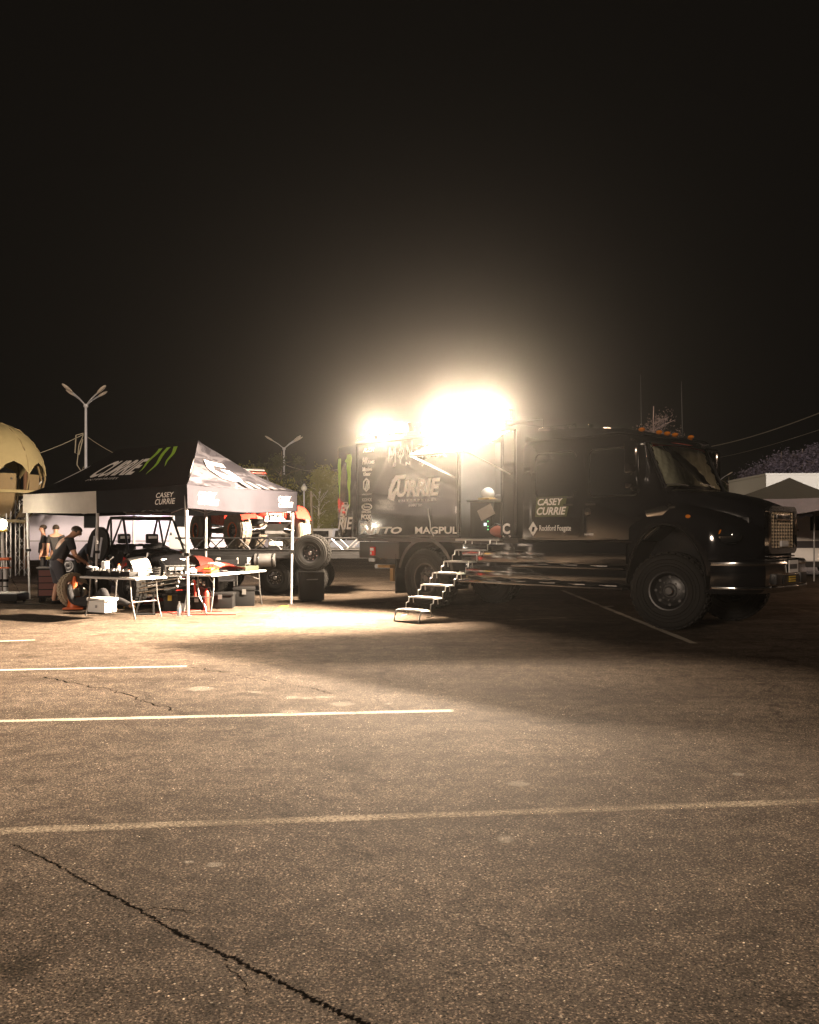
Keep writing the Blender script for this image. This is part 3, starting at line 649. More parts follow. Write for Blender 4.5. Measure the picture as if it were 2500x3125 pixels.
mb = MB(); dcx, dcz = 2.70, 1.615; mb.prism([(dcx - 0.10, dcz), (dcx, dcz - 0.13), (dcx + 0.10, dcz), (dcx, dcz + 0.13)], Q, 0.083, 0.0865); mb.build('diamond_emblem', VINYL, TR)
MB().prism([(dcx - 0.03, dcz - 0.05), (dcx + 0.015, dcz - 0.05), (dcx + 0.04, dcz + 0.03), (dcx - 0.01, dcz + 0.04)], Q, 0.0795, 0.0825).build('diamond_emblem', PAINT, TR)
on_wall('Rockford Fosgate', 2.84, 3.52, 1.55, 1.68, y=0.084, bold=0.015)
on_wall('NAVIEGE', 3.80, 3.98, 1.50, 1.535, y=0.084, bold=0.03)
mb = MB(); mb.box(4.15, 4.42, 0.07, 0.085, 1.425, 1.44); mb.box(4.5, 4.72, 0.07, 0.085, 1.39, 1.40); mb.build('sill_trim', CHR, TR)
mb = MB(); mb.lathe([(0.001, 0.06), (0.055, 0.065), (0.07, 0.085)], (3.86, 0, 1.90), 'y', 18); mb.build('fuel_cap', CHR, TR)
# windscreen: sloping glass with two crumpled foil shades behind it
A0, A1 = Vector((5.235, 0.24, 2.27)), Vector((5.235, 2.26, 2.27)); B0, B1 = Vector((4.885, 0.26, 3.03)), Vector((4.885, 2.24, 3.03))
wn = Vector((0.91, 0, 0.42)).normalized()
def ws(u, v, o=0.0):
    p = A0.lerp(A1, u).lerp(B0.lerp(B1, u), v)
    return p + wn * (o + 0.10 * (1 - (2 * u - 1) ** 2))
FOIL = mat('crumpled_foil', (0.80, 0.77, 0.58), 0.38, 0.3, bump=0.9, bscale=9, var=0.25, vscale=14)
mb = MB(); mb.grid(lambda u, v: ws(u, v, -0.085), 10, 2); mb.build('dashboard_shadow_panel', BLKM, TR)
def foil(u0, u1, f):
    def fn(a, b):
        u = u0(b) + (u1(b) - u0(b)) * a
        return ws(u, 0.04 + 0.93 * b, -0.03 + 0.012 * math.sin(23 * a + 5 * b) * math.sin(31 * b + 3 * f))
    mb = MB(); mb.grid(fn, 16, 22); return mb.build('foil_sunshade', FOIL, TR)
foil(lambda b: 0.03 + 0.0 * b, lambda b: 0.70 - 0.52 * b ** 0.6, 1)
foil(lambda b: 0.74 - 0.52 * b ** 1.6, lambda b: 0.985, 2)
mb = MB(); mb.grid(lambda u, v: ws(u, v, 0.0), 12, 4); mb.build('windscreen', CLEAR, TR)
mb = MB(); mb.grid(lambda u, v: ws(0.05 + 0.9 * u, 0.90 + 0.085 * v, 0.006), 10, 1); ban = mb.build('windscreen_banner', mat('red_banner', (0.42, 0.03, 0.02), 0.5), TR)
link('lettering', warp(fit_text('MOTORSPORTS', 0.5, 0.05, bold=0.02), lambda a, b: ws(0.34 + a * 0.6, 0.91 + b * 1.3, 0.012), mat('pale_red', (0.6, 0.2, 0.15), 0.6)), ban)
for u in (0, 1): MB().tube([ws(u, v, 0.008) for v in (0, 0.5, 1)], 0.022, 6).build('windscreen_pillar', BLKM, TR)
for u0, u1 in ((0.28, 0.02), (0.72, 0.50)):
    mb = MB(); mb.tube([ws(u0, 0.01, 0.02), ws((u0 + u1) / 2, 0.045, 0.025), ws(u1, 0.06, 0.02)], 0.009, 6); mb.build('wiper', STEEL, TR)
for k in range(5):
    y = (0.42, 0.98, 1.25, 1.52, 2.08)[k]
    mb = MB(); mb.ball((4.70, y, 3.262), 0.06, 0.045, 0.035); mb.build('marker_lamp', AMBER, TR)
for x, y, z0, z1 in ((4.55, 2.05, 3.26, 4.28), (3.6, 2.25, 3.34, 4.55)):
    mb = MB(); mb.cyl((x, y, z0), (x, y, z0 + 0.14), 0.014); mb.tube([(x, y, z0 + 0.1), (x - 0.01, y, z0 + 0.6), (x - 0.02, y, z1)], 0.005, 5, 0.002); mb.build('antenna', BLKM, TR)
mb = MB()
for x in (2.75, 3.05, 3.55): mb.box(x, x + 0.16, 0.8, 1.1, 3.36, 3.42); mb.cyl((x + 0.2, 0.35, 3.34), (x + 0.2, 0.35, 3.42), 0.05)
mb.tube([(2.6, 0.4, 3.36), (2.6, 0.4, 3.46), (3.4, 0.4, 3.46), (3.4, 0.4, 3.36)], 0.015, 6); mb.build('roof_horn', CHR, TR)
# side mirrors
for s in (-1, 1):
    y = -0.16 if s < 0 else 2.66; yi = 0.09 if s < 0 else 2.41
    mb = MB(); mb.box(4.80, 4.92, y - 0.13, y + 0.13, 2.50, 3.02); mi = mb.build('side_mirror', PAINT, TR, bevel=0.035)
    mb = MB(); mb.box(4.787, 4.799, y - 0.10, y + 0.10, 2.56, 2.98); mb.build('mirror_glass', CHR, mi)
    mb = MB(); mb.box(4.80, 4.90, y - 0.11, y + 0.11, 2.26, 2.47); mb.build('lower_mirror', PAINT, mi, bevel=0.03)
    mb = MB(); mb.tube([(4.86, yi, 2.98), (4.86, y, 3.06), (4.86, y, 2.24), (4.86, yi, 2.16)], 0.016, 6); mb.build('mirror_arm', CHR, mi)

# bonnet and wings: one lofted skin
def lerp_tab(t, x):
    for (a, va), (b, vb) in zip(t, t[1:]):
        if x <= b: return va + (vb - va) * max(0, (x - a)) / (b - a)
    return t[-1][1]
WF = [(4.9, 1.16), (5.2, 1.19), (5.8, 1.19), (6.05, 1.16), (6.25, 1.06), (6.42, 0.88), (6.56, 0.60), (6.62, 0.5)]
ZF = [(4.9, 2.02), (5.3, 1.98), (5.8, 1.88), (6.2, 1.76), (6.45, 1.66), (6.62, 1.60)]
WH = [(4.9, 1.02), (5.3, 0.95), (5.9, 0.78), (6.4, 0.60), (6.62, 0.48)]
ZH = [(4.9, 2.30), (5.25, 2.26), (5.7, 2.19), (6.2, 2.08), (6.5, 1.98), (6.62, 1.93)]
XS = [5.02 - 0.06 + 0.0, 4.99, 5.05, 5.15, 5.25, 5.35, 5.45, 5.55, 5.65, 5.75, 5.85, 5.92, 5.97, 6.01, 6.05, 6.15, 6.25, 6.35, 6.45, 6.55, 6.62]
XS = sorted(set([4.66, 4.68, 4.72, 4.8, 4.9] + XS)); secs = []
def zarch(x):
    q = (x - 5.33) / 0.70
    return 0.62 + 1.06 * math.sqrt(max(0, 1 - q * q)) if abs(q) < 1 else (0.72 if x < 5 else 0.96)
for x in XS:
    wf, zf, wh, zh = lerp_tab(WF, x), lerp_tab(ZF, x), lerp_tab(WH, x), lerp_tab(ZH, x)
    if x < 4.95: zh = 1.98; wh = 0.98; zf = 1.95
    zl = min(zarch(x), zf - 0.2)
    half = [(wf - 0.16, zl), (wf, zl), (wf + 0.01, (zl + zf) / 2), (wf - 0.01, zf - 0.05), (wf - 0.06, zf), (max(wh + 0.05, wf - 0.22), zf + 0.03), (wh + 0.02, zf + 0.07), (wh, zh - 0.12), (wh - 0.05, zh - 0.03), (wh - 0.16, zh), (wh * 0.4, zh + 0.03)]
    secs.append([(x, 1.25 - a, b) for a, b in half] + [(x, 1.25 + a, b) for a, b in reversed(half)])
mb = MB(); nn = len(secs[0]); vs = [p for s in secs for p in s]
fs = [(k * nn + i, k * nn + i + 1, (k + 1) * nn + i + 1, (k + 1) * nn + i) for k in range(len(secs) - 1) for i in range(nn - 1)]
mb.add(vs, fs); mb.add([(6.62, y, z) for _, y, z in secs[-1]], [tuple(range(nn))])
mb.build('bonnet', PAINT, TR, ang=40, flip=True)
for s in (0, 1):   # wheel arch lips
    y = 0.045 if s == 0 else 2.455
    mb = MB(); mb.tube([(5.33 + 0.70 * math.cos(R(a)), y, 0.62 + 1.06 * math.sin(R(a))) for a in range(6, 176, 8)], 0.012, 6); mb.build('arch_lip', MATS['rubber'], TR)
    yl = 0.07 if s == 0 else 1.90; mb = MB(); mb.grid(lambda u, v: Vector((5.33 + 0.685 * math.cos(R(4 + 172 * u)), yl + 0.53 * v, 0.62 + 1.04 * math.sin(R(4 + 172 * u)))), 24, 2); mb.build('wheel_well', MATS['rubber'], TR)
    # headlamp pod
    yy = 0.30 if s == 0 else 2.20; sg = 1 if s == 0 else -1
    hl = MB().ball((6.26, yy - 0.03 * sg, 1.50), 0.23, 0.13, 0.165, n=18).build('headlamp', GLS, TR)
    mb = MB(); mb.ball((6.19, yy - 0.115 * sg, 1.53), 0.06, 0.035, 0.075); mb.build('turn_signal', AMBER, hl)
    mb = MB(); mb.ball((6.36, yy - 0.06 * sg, 1.49), 0.07, 0.07, 0.07); mb.build('reflector', CHR, hl)
    MB().ball((5.72, (0.06 if s == 0 else 2.44), 1.80), 0.045, 0.015, 0.03).build('side_marker', AMBER, TR)
mb = MB(); mb.prism([(4.98, 1.90), (5.30, 1.98), (5.42, 1.93), (5.30, 1.82), (5.02, 1.80)], Q, 0.030, 0.05); mb.build('bonnet_vent', CHR, TR, bevel=0.008)
mb = MB(); mb.box(5.40, 5.52, 0.03, 0.05, 1.93, 1.965); mb.build('wing_badge', CHR, TR)
MB().box(4.75, 6.45, 0.60, 1.90, 0.78, 1.80).build('engine_block', BLKM, TR, bevel=0.05)
# grille
gx = 6.63
def frame(x0, x1, outer, inner, m, name, parent):
    n = len(outer); mb = MB()
    for i in range(n):
        j = (i + 1) % n
        a, b, c_, d = outer[i], outer[j], inner[j], inner[i]
        mb.hexa([(x0, *a), (x0, *b), (x0, *c_), (x0, *d)], [(x1, *a), (x1, *b), (x1, *c_), (x1, *d)])
    return mb.build(name, m, parent)
GR = frame(gx, gx + 0.06, rr(0.74, 1.80, 1.22, 1.96, 0.12), rr(0.82, 1.72, 1.30, 1.88, 0.09), CHR, 'grille', TR)
mb = MB(); mb.box(gx - 0.01, gx + 0.01, 0.78, 1.76, 1.26, 1.92); mb.build('grille_backing', BLKM, GR)
MESH = mat('grille_mesh_metal', (0.42, 0.36, 0.28), 0.35, 0.9)
for k in range(11): MB().box(gx + 0.012, gx + 0.035, 0.83, 1.71, 1.315 + k * 0.052, 1.315 + k * 0.052 + 0.024).build('grille_slat', MESH, GR)
mb = MB()
for k in range(9): mb.box(gx + 0.036, gx + 0.044, 0.86 + k * 0.1, 0.875 + k * 0.1, 1.31, 1.87)
mb.build('grille_bar', MESH, GR)
mb = MB(); mb.box(gx + 0.045, gx + 0.075, 1.02, 1.50, 1.74, 1.83); mb.build('grille_badge', CHR, GR, bevel=0.012)
mb = MB(); mb.box(gx + 0.045, gx + 0.075, 1.18, 1.44, 1.33, 1.42); mb.build('grille_badge', WPLAS, GR, bevel=0.006)
for k in range(3): MB().box(gx + 0.0, gx + 0.05, 0.80, 1.74, 1.19 - k * 0.05 - 0.022, 1.19 - k * 0.05).build('lower_grille_bar', CHR, TR, bevel=0.006)
# bumper: curved chrome channel with two openings
BP = [(0.02, 6.10), (0.06, 6.42), (0.20, 6.62), (0.5, 6.74), (0.9, 6.80), (1.25, 6.81), (1.6, 6.80), (2.0, 6.74), (2.30, 6.62), (2.44, 6.42), (2.48, 6.10)]
def bump(zs, off=0.0, bp=None):
    BPx = bp or BP; mb = MB(); prof = []
    for y, x in BPx: prof.append([(x + o + off, y, z) for z, o in zs])
    n = len(zs); mb.add([p for q in prof for p in q], [(k * n + i, k * n + i + 1, (k + 1) * n + i + 1, (k + 1) * n + i) for k in range(len(BPx) - 1) for i in range(n - 1)])
    return mb
BZ = [(1.12, -0.10), (1.13, -0.02), (1.115, 0.0), (0.90, 0.012), (0.70, 0.0), (0.66, -0.03), (0.62, -0.10)]
BU = bump(BZ, 0, BP[3:8]).build('bumper', CHR, TR)
bump(BZ, 0, BP[:4]).build('bumper_end', PAINT, BU); bump(BZ, 0, BP[7:]).build('bumper_end', PAINT, BU)  # black stands in for the dark reflections in the chrome ends
bump([(1.10, 0.012), (1.075, 0.022), (1.05, 0.012)]).build('bumper_trim', CHR, BU); bump([(0.73, 0.014), (0.71, 0.03), (0.69, 0.014)]).build('bumper_trim', CHR, BU)
for y0, y1 in ((0.68, 0.90), (1.60, 1.82)):
    MB().box(6.76, 6.835, y0, y1, 0.76, 0.92).build('fog_lamp_opening', BLKM, BU, bevel=0.01)
MB().box(6.80, 6.83, 0.96, 1.54, 0.76, 0.90).build('bumper_intake', BLKM, BU)
for k in range(3): MB().box(6.832, 6.842, 1.14, 1.38, 0.785 + k * 0.035, 0.785 + k * 0.035 + 0.02).build('warning_strip', YEL, BU)
PL = MB().box(6.832, 6.842, 1.13, 1.47, 0.93, 1.12).build('licence_plate', WHITE, BU)
mb = MB()
for k in range(6): mb.box(6.843, 6.846, 1.16 + k * 0.047, 1.19 + k * 0.047, 0.985, 1.06)
mb.build('plate_mark', BLKM, PL)
# lower side skirts, steps and their chrome treads
mb = MB(); mb.box(0.95, 4.62, 0.12, 0.55, 1.0, 1.385); mb.box(2.35, 4.62, 0.06, 0.11, 1.03, 1.36); mb.build('side_skirt', PAINT, TR, bevel=0.01)
mb = MB(); mb.box(2.25, 4.60, 0.02, 0.5, 0.93, 0.98); mb.box(1.0, 4.62, -0.06, 0.5, 0.60, 0.66); mb.box(1.05, 4.6, 0.12, 0.45, 0.67, 0.92); mb.build('side_step', PAINT, TR, bevel=0.008)
for xs, y, z in (((2.86, 3.46, 4.07), 0.10, 0.982), ((1.10, 1.73, 2.41, 3.05, 3.68, 4.30), 0.02, 0.662)):
    for x in xs: MB().prism([(x - 0.17, y - 0.002), (x, y - 0.07), (x + 0.17, y - 0.002), (x, y + 0.07)], lambda a, b, c: (a, b, c), z, z + 0.012).build('step_tread', CHR, TR)
mb = MB(); mb.box(1.02, 2.2, 0.14, 0.6, 0.68, 0.99); mb.build('battery_box', PAINT, TR, bevel=0.015)
mb = MB(); mb.cyl((4.66, 0.2, 0.9), (4.60, 0.2, 0.72), 0.01); mb.build('step_bracket', CHR, TR)
mb = MB(); mb.box(-2.05, -0.80, 0.10, 0.5, 1.0, 1.35); mb.build('rear_locker', BLKM, TR, bevel=0.01)
mb = MB(); mb.box(-1.66, -1.52, 0.06, 0.10, 1.06, 1.24); rl = mb.build('tail_reflector', REDL, TR)
mb = MB(); mb.box(-1.64, -1.54, 0.045, 0.058, 1.16, 1.22); mb.box(-1.64, -1.60, 0.045, 0.058, 1.08, 1.14); mb.build('reflector_strip', WHITE, rl)
mb = MB(); mb.lathe([(0.72, -0.24), (0.72, 0.22)], (0, 0.30, 0.66), 'y', 24, R(12), R(168)); mb.lathe([(0.72, -0.24), (0.79, -0.24), (0.79, -0.20)], (0, 0.30, 0.66), 'y', 24, R(12), R(168)); mb.build('mudguard', BLKM, TR)
# ------------------------------------------------------------------ folding stairs at the doorway (same local axes as the truck)
ST = thing('folding_stairs', TR.location, 'aluminium folding stairs leading up to the truck doorway', 'stairs', TR.rotation_euler.z)
sx0, sx1 = 1.31, 1.89
TT = [(-1.86, 0.22), (-1.56, 0.42), (-1.26, 0.625), (-0.96, 0.83), (-0.66, 1.03), (-0.36, 1.235)]
for y, z in TT:
    mb = MB()
    for k in range(3): mb.box(sx0, sx1, y - 0.10 + k * 0.075, y - 0.10 + k * 0.075 + 0.066, z - 0.025, z)
    for k in range(14):
        x = sx0 + 0.03 + k * 0.039; mb.box(x, x + 0.015, y - 0.095, y + 0.12, z + 0.0005, z + 0.006)
    mb.build('tread', mat('scuffed_tread', (0.52, 0.51, 0.49), 0.5, 0.25), ST)
for i, (y, z) in enumerate(TT):
    yn, zn = TT[i + 1] if i + 1 < len(TT) else (-0.06, 1.43)
    for x in (sx0 - 0.012, sx1 + 0.012):
        mb = MB(); zb = (zn + z) / 2 - 0.005
        mb.tube([(x, y - 0.11, z - 0.02), (x, y + 0.12, z - 0.02), (x, y + 0.13, zb), (x, yn - 0.11, zb + 0.01), (x, yn - 0.10, zn - 0.02)], 0.011, 6)
        if i: mb.tube([(x, y + 0.0, z - 0.02), (x, y + 0.01, z - 0.115)], 0.009, 6)
        mb.build('side_rail', ALU, ST)
mb = MB()
for x in (sx0 - 0.012, sx1 + 0.012):
    mb.tube([(x, -1.97, 0.20), (x, -2.03, 0.015)], 0.011, 6); mb.tube([(x, -1.74, 0.20), (x, -1.70, 0.10), (x, -1.84, 0.09)], 0.01, 6)
mb.tube([(sx0 - 0.012, -2.03, 0.015), (sx1 + 0.012, -2.03, 0.015)], 0.011, 6); mb.build('foot_frame', ALU, ST)
mb = MB()
for x in (sx0 - 0.012, sx1 + 0.012): mb.tube([(x, -0.16, 1.405), (x, 0.02, 1.405), (x, 0.02, 1.33)], 0.012, 6)
mb.build('hanging_hook', ALU, ST)
# things inside the doorway
def in_truck(x, y, z): return TR.matrix_basis @ Vector((x, y, z))
bpy.context.view_layer.update()
tz = TR.rotation_euler.z
o = thing('helmet', in_truck(0.85, 1.0, 2.20), 'pale rounded helmet on the counter inside the truck doorway', 'helmet', tz)
MB().ball((0, 0, 0.13), 0.14, 0.13, 0.13, 16).build('shell', WPLAS, o); mb = MB(); mb.box(-0.14, 0.16, -0.15, 0.13, 0.001, 0.05); mb.build('rim', mat('tan_plastic', (0.4, 0.28, 0.12), 0.5), o, bevel=0.02)
o = thing('power_tool', in_truck(1.30, 0.95, 2.20), 'grey cordless tool lying on the counter beside the pale helmet', 'tool', tz + 0.2)
MB().box(-0.16, 0.12, -0.05, 0.05, 0.02, 0.10).build('motor_housing', mat('grey_plastic', (0.3, 0.3, 0.3), 0.5), o, bevel=0.02); MB().cyl((0.12, 0, 0.06), (0.24, 0, 0.06), 0.03, 0.015).build('chuck', STEEL, o)
o = tag(MB().slab((0, 0, 0), (0.30, 0.05, 0.14), (0.1, 0.02, -0.20), 0.02).build('paper_bag', mat('brown_paper', (0.30, 0.26, 0.22), 0.8), None, in_truck(0.86, 0.66, 1.98), (0, 0, tz)), 'crumpled pale paper bag hanging at the cabinet inside the doorway', 'bag')
o = thing('duffel_bag', in_truck(1.62, 0.6, BZ0 + 0.002), 'red and grey duffel bag slumped on the truck floor in the doorway', 'bag', tz + 0.25)
MB().ball((0, 0, 0.13), 0.32, 0.16, 0.13, 16).build('bag_body', mat('dull_red_cloth', (0.30, 0.08, 0.05), 0.8, bump=0.6, bscale=14), o); MB().ball((0.12, 0.02, 0.30), 0.16, 0.12, 0.14, 12).build('grey_hood', mat('grey_cloth', (0.35, 0.36, 0.38), 0.7, bump=0.6, bscale=14), o)
MB().tube([(-0.25, -0.1, 0.2), (-0.1, -0.16, 0.27), (0.1, -0.17, 0.2)], 0.014).build('strap', BLKM, o)

# ------------------------------------------------------------------ canopy tent on the left
TN, TRr, TL = Vector((-4.15, 16.43, 0)), Vector((-2.52, 19.1, 0)), Vector((-8.82, 20.4, 0)); TB = TRr + TL - TN
TE = thing('canopy_tent', TN, 'black pop-up canopy tent with printed lettering over the work area', 'tent')
def tp(c, z): return Vector(c) - TN + Vector((0, 0, z))
EZ, RZ, VZ = 2.43, 3.50, 2.0
mdir = (TL - TN).normalized(); P1 = (TN + TRr) / 2 + mdir * 1.5; P2 = (TL + TB) / 2 - mdir * 1.55
def out(c): # eaves overhang the legs a little
    ctr = (TN + TB) / 2; return Vector(c) + (Vector(c) - ctr).normalized() * 0.10
eN, eR, eL, eB = out(TN), out(TRr), out(TL), out(TB)
def roofpt(a, b, pa, pb, u, v, off=0.0):
    e = a.lerp(b, u); r = pa.lerp(pb, u); p = e.lerp(r, v); sag = 0.05 * math.sin(math.pi * u) * (1 - v) if (pa - pb).length > 1 else 0.03 * math.sin(math.pi * u) * (1 - v)
    return tp(p, EZ + (RZ - EZ) * v ** 1.28 - sag * 0.6 + 0.012 * math.sin(38 * u + 3 * math.sin(5 * v)) * (1 - v) ** 2 * (2 * u - 1) ** 2 + 0.006 * math.sin(17 * u + 11 * v) + off)
TENTM = mat('tent_fabric', (0.014, 0.014, 0.0155), 0.75, bump=0.3, bscale=7, var=0.35, trans=0.25, spec=0.02)
def camo():
    m = bpy.data.materials.new('camo_tent_fabric'); m.use_nodes = True
    N = m.node_tree.nodes; L = m.node_tree.links; b = N['Principled BSDF']; tc = N.new('ShaderNodeTexCoord')
    mp = N.new('ShaderNodeMapping'); mp.inputs['Scale'].default_value = (0.8, 0.8, 1.9); mp.inputs['Rotation'].default_value = (0.2, 0.5, 0.4); L.new(tc.outputs['Object'], mp.inputs[0])
    n = N.new('ShaderNodeTexNoise'); n.inputs['Scale'].default_value = 1.9; n.inputs['Detail'].default_value = 3.5; n.inputs['Distortion'].default_value = 0.8; L.new(mp.outputs[0], n.inputs['Vector'])
    r = N.new('ShaderNodeValToRGB'); r.color_ramp.interpolation = 'CONSTANT'; e = r.color_ramp.elements; e.new(0.5); e.new(0.6)
    for k, (p, c) in zip(e, ((0, (0.029, 0.028, 0.034)), (0.46, (0.047, 0.0455, 0.054)), (0.545, (0.082, 0.079, 0.091)), (0.66, (0.037, 0.036, 0.043)))): k.position = p; k.color = (*c, 1)
    L.new(n.outputs['Fac'], r.inputs[0]); L.new(r.outputs[0], b.inputs['Base Color']); b.inputs['Roughness'].default_value = 0.75; b.inputs['Specular IOR Level'].default_value = 0.02
    w = N.new('ShaderNodeTexNoise'); w.inputs['Scale'].default_value = 5; L.new(mp.outputs[0], w.inputs['Vector'])
    bu = N.new('ShaderNodeBump'); bu.inputs['Strength'].default_value = 0.5; bu.inputs['Distance'].default_value = 0.03; L.new(w.outputs['Fac'], bu.inputs['Height']); L.new(bu.outputs['Normal'], b.inputs['Normal'])
    t = N.new('ShaderNodeBsdfTranslucent'); L.new(r.outputs[0], t.inputs['Color']); ms = N.new('ShaderNodeMixShader'); ms.inputs[0].default_value = 0.2
    L.new(b.outputs[0], ms.inputs[1]); L.new(t.outputs[0], ms.inputs[2]); L.new(ms.outputs[0], N['Material Output'].inputs['Surface'])
    return m
CAMO = camo()
VALM = mat('lit_end_valance_fabric', (0.031, 0.030, 0.037), 0.75, bump=0.3, bscale=5, var=0.18, vscale=2, trans=0.2, spec=0.02)  # end valance paler than the tent fabric: truck light put into its colour
panels = {'near': (eN, eL, P1, P2, TENTM), 'end': (eR, eN, P1, P1, CAMO), 'far': (eB, eR, P2, P1, TENTM), 'left': (eL, eB, P2, P2, TENTM)}
for k, (a, b, pa, pb, m) in panels.items():
    mb = MB(); mb.grid(lambda u, v: roofpt(a, b, pa, pb, u, v), 60, 16)
    mb.build('roof_panel', m, TE)
LIT_VALM = mat('lamp_lit_valance_fabric', (0.50, 0.46, 0.40), 0.8, bump=0.4, bscale=5, var=0.25, vscale=3, trans=0.3)  # far half of the near valance: work light glow put into its colour
def val(a, b, u, v, off=0.0):
    p = a.lerp(b, u); n = Vector(((b - a).y, -(b - a).x, 0)).normalized()
    w = 0.018 * math.sin(17 * u + 1) * v + 0.012 * math.sin(41 * u) * v
    return tp(p, EZ - 0.02 * math.sin(math.pi * u) - v * 0.43 - 0.03 * v * math.sin(math.pi * u) ** 2) + n * (w + off)
def outward(a, b):
    n = Vector(((b - a).y, -(b - a).x, 0)).normalized(); ctr = (TN + TB) / 2
    return 1 if n.dot((a + b) / 2 - ctr) > 0 else -1
def valance(a, b, u0, u1, m):
    mb = MB(); mb.grid(lambda u, v: val(a, b, u0 + (u1 - u0) * u, v), 30, 5); return mb.build('valance', m, TE)
valance(eN, eL, 0, 0.5, TENTM); valance(eN, eL, 0.5, 1.0, LIT_VALM); valance(eN, eR, 0, 1, VALM); valance(eR, eB, 0, 1, TENTM); valance(eL, eB, 0, 1, TENTM)
def on_val(txt, a, b, u0, u1, v0, v1, m=VINYL, **k):
    d = outward(a, b); me = fit_text(txt, 1, 1, **k)
    return link('lettering', warp(me, lambda x, y: val(a, b, u0 + (u1 - u0) * x, v0 + (v1 - v0) * y, 0.007 * d), m), TE)
BRW = mat('bright_white_print', (0.85, 0.84, 0.82), 0.6, var=0.05)
for u0, u1 in ((0.085, 0.26), (0.80, 0.955)):
    on_val('CASEY', eN, eR, u0, u1 - 0.02, 0.50, 0.24, BRW, shear=0.25, bold=0.04); on_val('CURRIE', eN, eR, u0, u1, 0.78, 0.53, BRW, shear=0.25, bold=0.04)
on_val('CASEY', eN, eL, 0.155, 0.065, 0.48, 0.26, VINYL, shear=0.25, bold=0.01); on_val('CURRIE', eN, eL, 0.16, 0.06, 0.78, 0.53, VINYL, shear=0.25, bold=0.01)
def on_roof(panel, me, u0, u1, v0, v1, m, off=0.03, name='lettering'):
    a, b, pa, pb, _ = panels[panel]
    return link(name, warp(me, lambda x, y: roofpt(a, b, pa, pb, u0 + (u1 - u0) * x, v0 + (v1 - v0) * y, off), m), TE)
on_roof('near', fit_text('CURRIE', 1, 1, shear=0.35, bold=0.03), 0.78, 0.40, 0.40, 0.72, VINYL)
on_roof('near', fit_text('ENTERPRISES', 1, 1, spacing=1.3), 0.74, 0.50, 0.32, 0.36, VINYL)
def poly_mesh(polys):
    bm = bmesh.new()
    for p in polys: bm.faces.new([bm.verts.new((x, y, 0)) for x, y in p])
    me = bpy.data.meshes.new('print'); bm.to_mesh(me); bm.free(); return me
rnd = random.Random(4); cl = []
for x0, top, bot in ((0.0, 1.0, 0.05), (0.36, 1.0, -0.1), (0.72, 1.0, 0.2)):
    n = 9
    for i in range(n):
        f0, f1 = i / n, (i + 1) / n; w0, w1 = 0.17 * (1 - f0) ** 0.8 + 0.01, 0.17 * (1 - f1) ** 0.8 + 0.005
        y0, y1 = top + (bot - top) * f0, top + (bot - top) * f1; j0 = 0.03 * math.sin(9 * f0 + x0 * 7); j1 = 0.03 * math.sin(9 * f1 + x0 * 7)
        cl.append([(x0 + j0 + w0 * 0.5 + 0.06, y0), (x0 + j0 - w0 * 0.5 + 0.06, y0), (x0 + j1 - w1 * 0.5 + 0.06, y1), (x0 + j1 + w1 * 0.5 + 0.06, y1)])
on_roof('near', poly_mesh(cl), 0.40, 0.165, 0.42, 0.90, GVIN, name='claw_emblem')
# curled white initial and pale stripes on the end panel (u runs from the right corner to the near corner)
gpoly = [[(0.0, 1.0), (0.30, 0.96), (1.0, 0.86), (0.98, 0.70), (0.42, 0.78)], [(0.0, 1.0), (0.42, 0.78), (0.30, 0.55), (0.05, 0.65)], [(0.05, 0.65), (0.30, 0.55), (0.62, 0.28), (0.42, 0.12)], [(0.42, 0.12), (0.62, 0.28), (0.86, 0.32), (1.0, 0.0), (0.75, 0.02)], [(0.86, 0.32), (0.62, 0.60), (1.0, 0.58), (1.06, 0.25), (1.0, 0.0)]]
on_roof('end', poly_mesh(gpoly), 0.78, 0.42, 0.20, 0.62, BRW, name='initial_emblem')
for k in range(5):
    q = 0.03 + k * 0.085; h = 0.10 + 0.045 * k
    on_roof('end', poly_mesh([[(0, 0), (1, 0), (1, 1), (0, 1)]]), 0.10 + k * 0.082, 0.10 + k * 0.082 + 0.048, 0.015, min(0.26, 0.06 + 0.05 * k), mat('pale_print', (0.11, 0.107, 0.118), 0.7), name='stripe_print')
# legs, feet, truss under the eaves
LEGM = mat('white_leg_metal', (0.55, 0.54, 0.54), 0.35, 0.2, var=0.06)
legs = {'N': (TN + Vector((0.04, 0.0, 0)), TN), 'R': (Vector((-2.55, 19.05, 0)), TRr), 'L': (TL + Vector((0.06, 0, 0)), TL), 'B': (TB, TB), 'M': ((TN + TL) / 2 + Vector((-0.05, 0, 0)), (TN + TL) / 2), 'K': ((TRr + TB) / 2, (TRr + TB) / 2)}
for k, (f, t) in legs.items():
    mb = MB(); a, b = tp(f, 0.012), tp(t, EZ - 0.06); m_ = a.lerp(b, 0.48)
    mb.cyl(a, m_, 0.026, n=8); mb.cyl(m_, b, 0.034, n=8)
    lg = mb.build('leg', LEGM, TE)
    mb = MB(); mb.box(a.x - 0.06, a.x + 0.06, a.y - 0.06, a.y + 0.06, 0.001, 0.011); mb.build('foot_plate', STEEL, lg)
    mb = MB(); mb.box(m_.x - 0.045, m_.x + 0.045, m_.y - 0.045, m_.y + 0.045, m_.z - 0.03, m_.z + 0.03); mb.build('leg_clamp', BLKP, lg)
def scissor(a, b, n):
    mb = MB()
    for i in range(n):
        p, q = Vector(a).lerp(b, i / n), Vector(a).lerp(b, (i + 1) / n)
        mb.cyl(tp(p, EZ - 0.10), tp(q, EZ - 0.42), 0.012, n=6); mb.cyl(tp(p, EZ - 0.42), tp(q, EZ - 0.10), 0.012, n=6)
    return mb.build('truss', LEGM, TE)
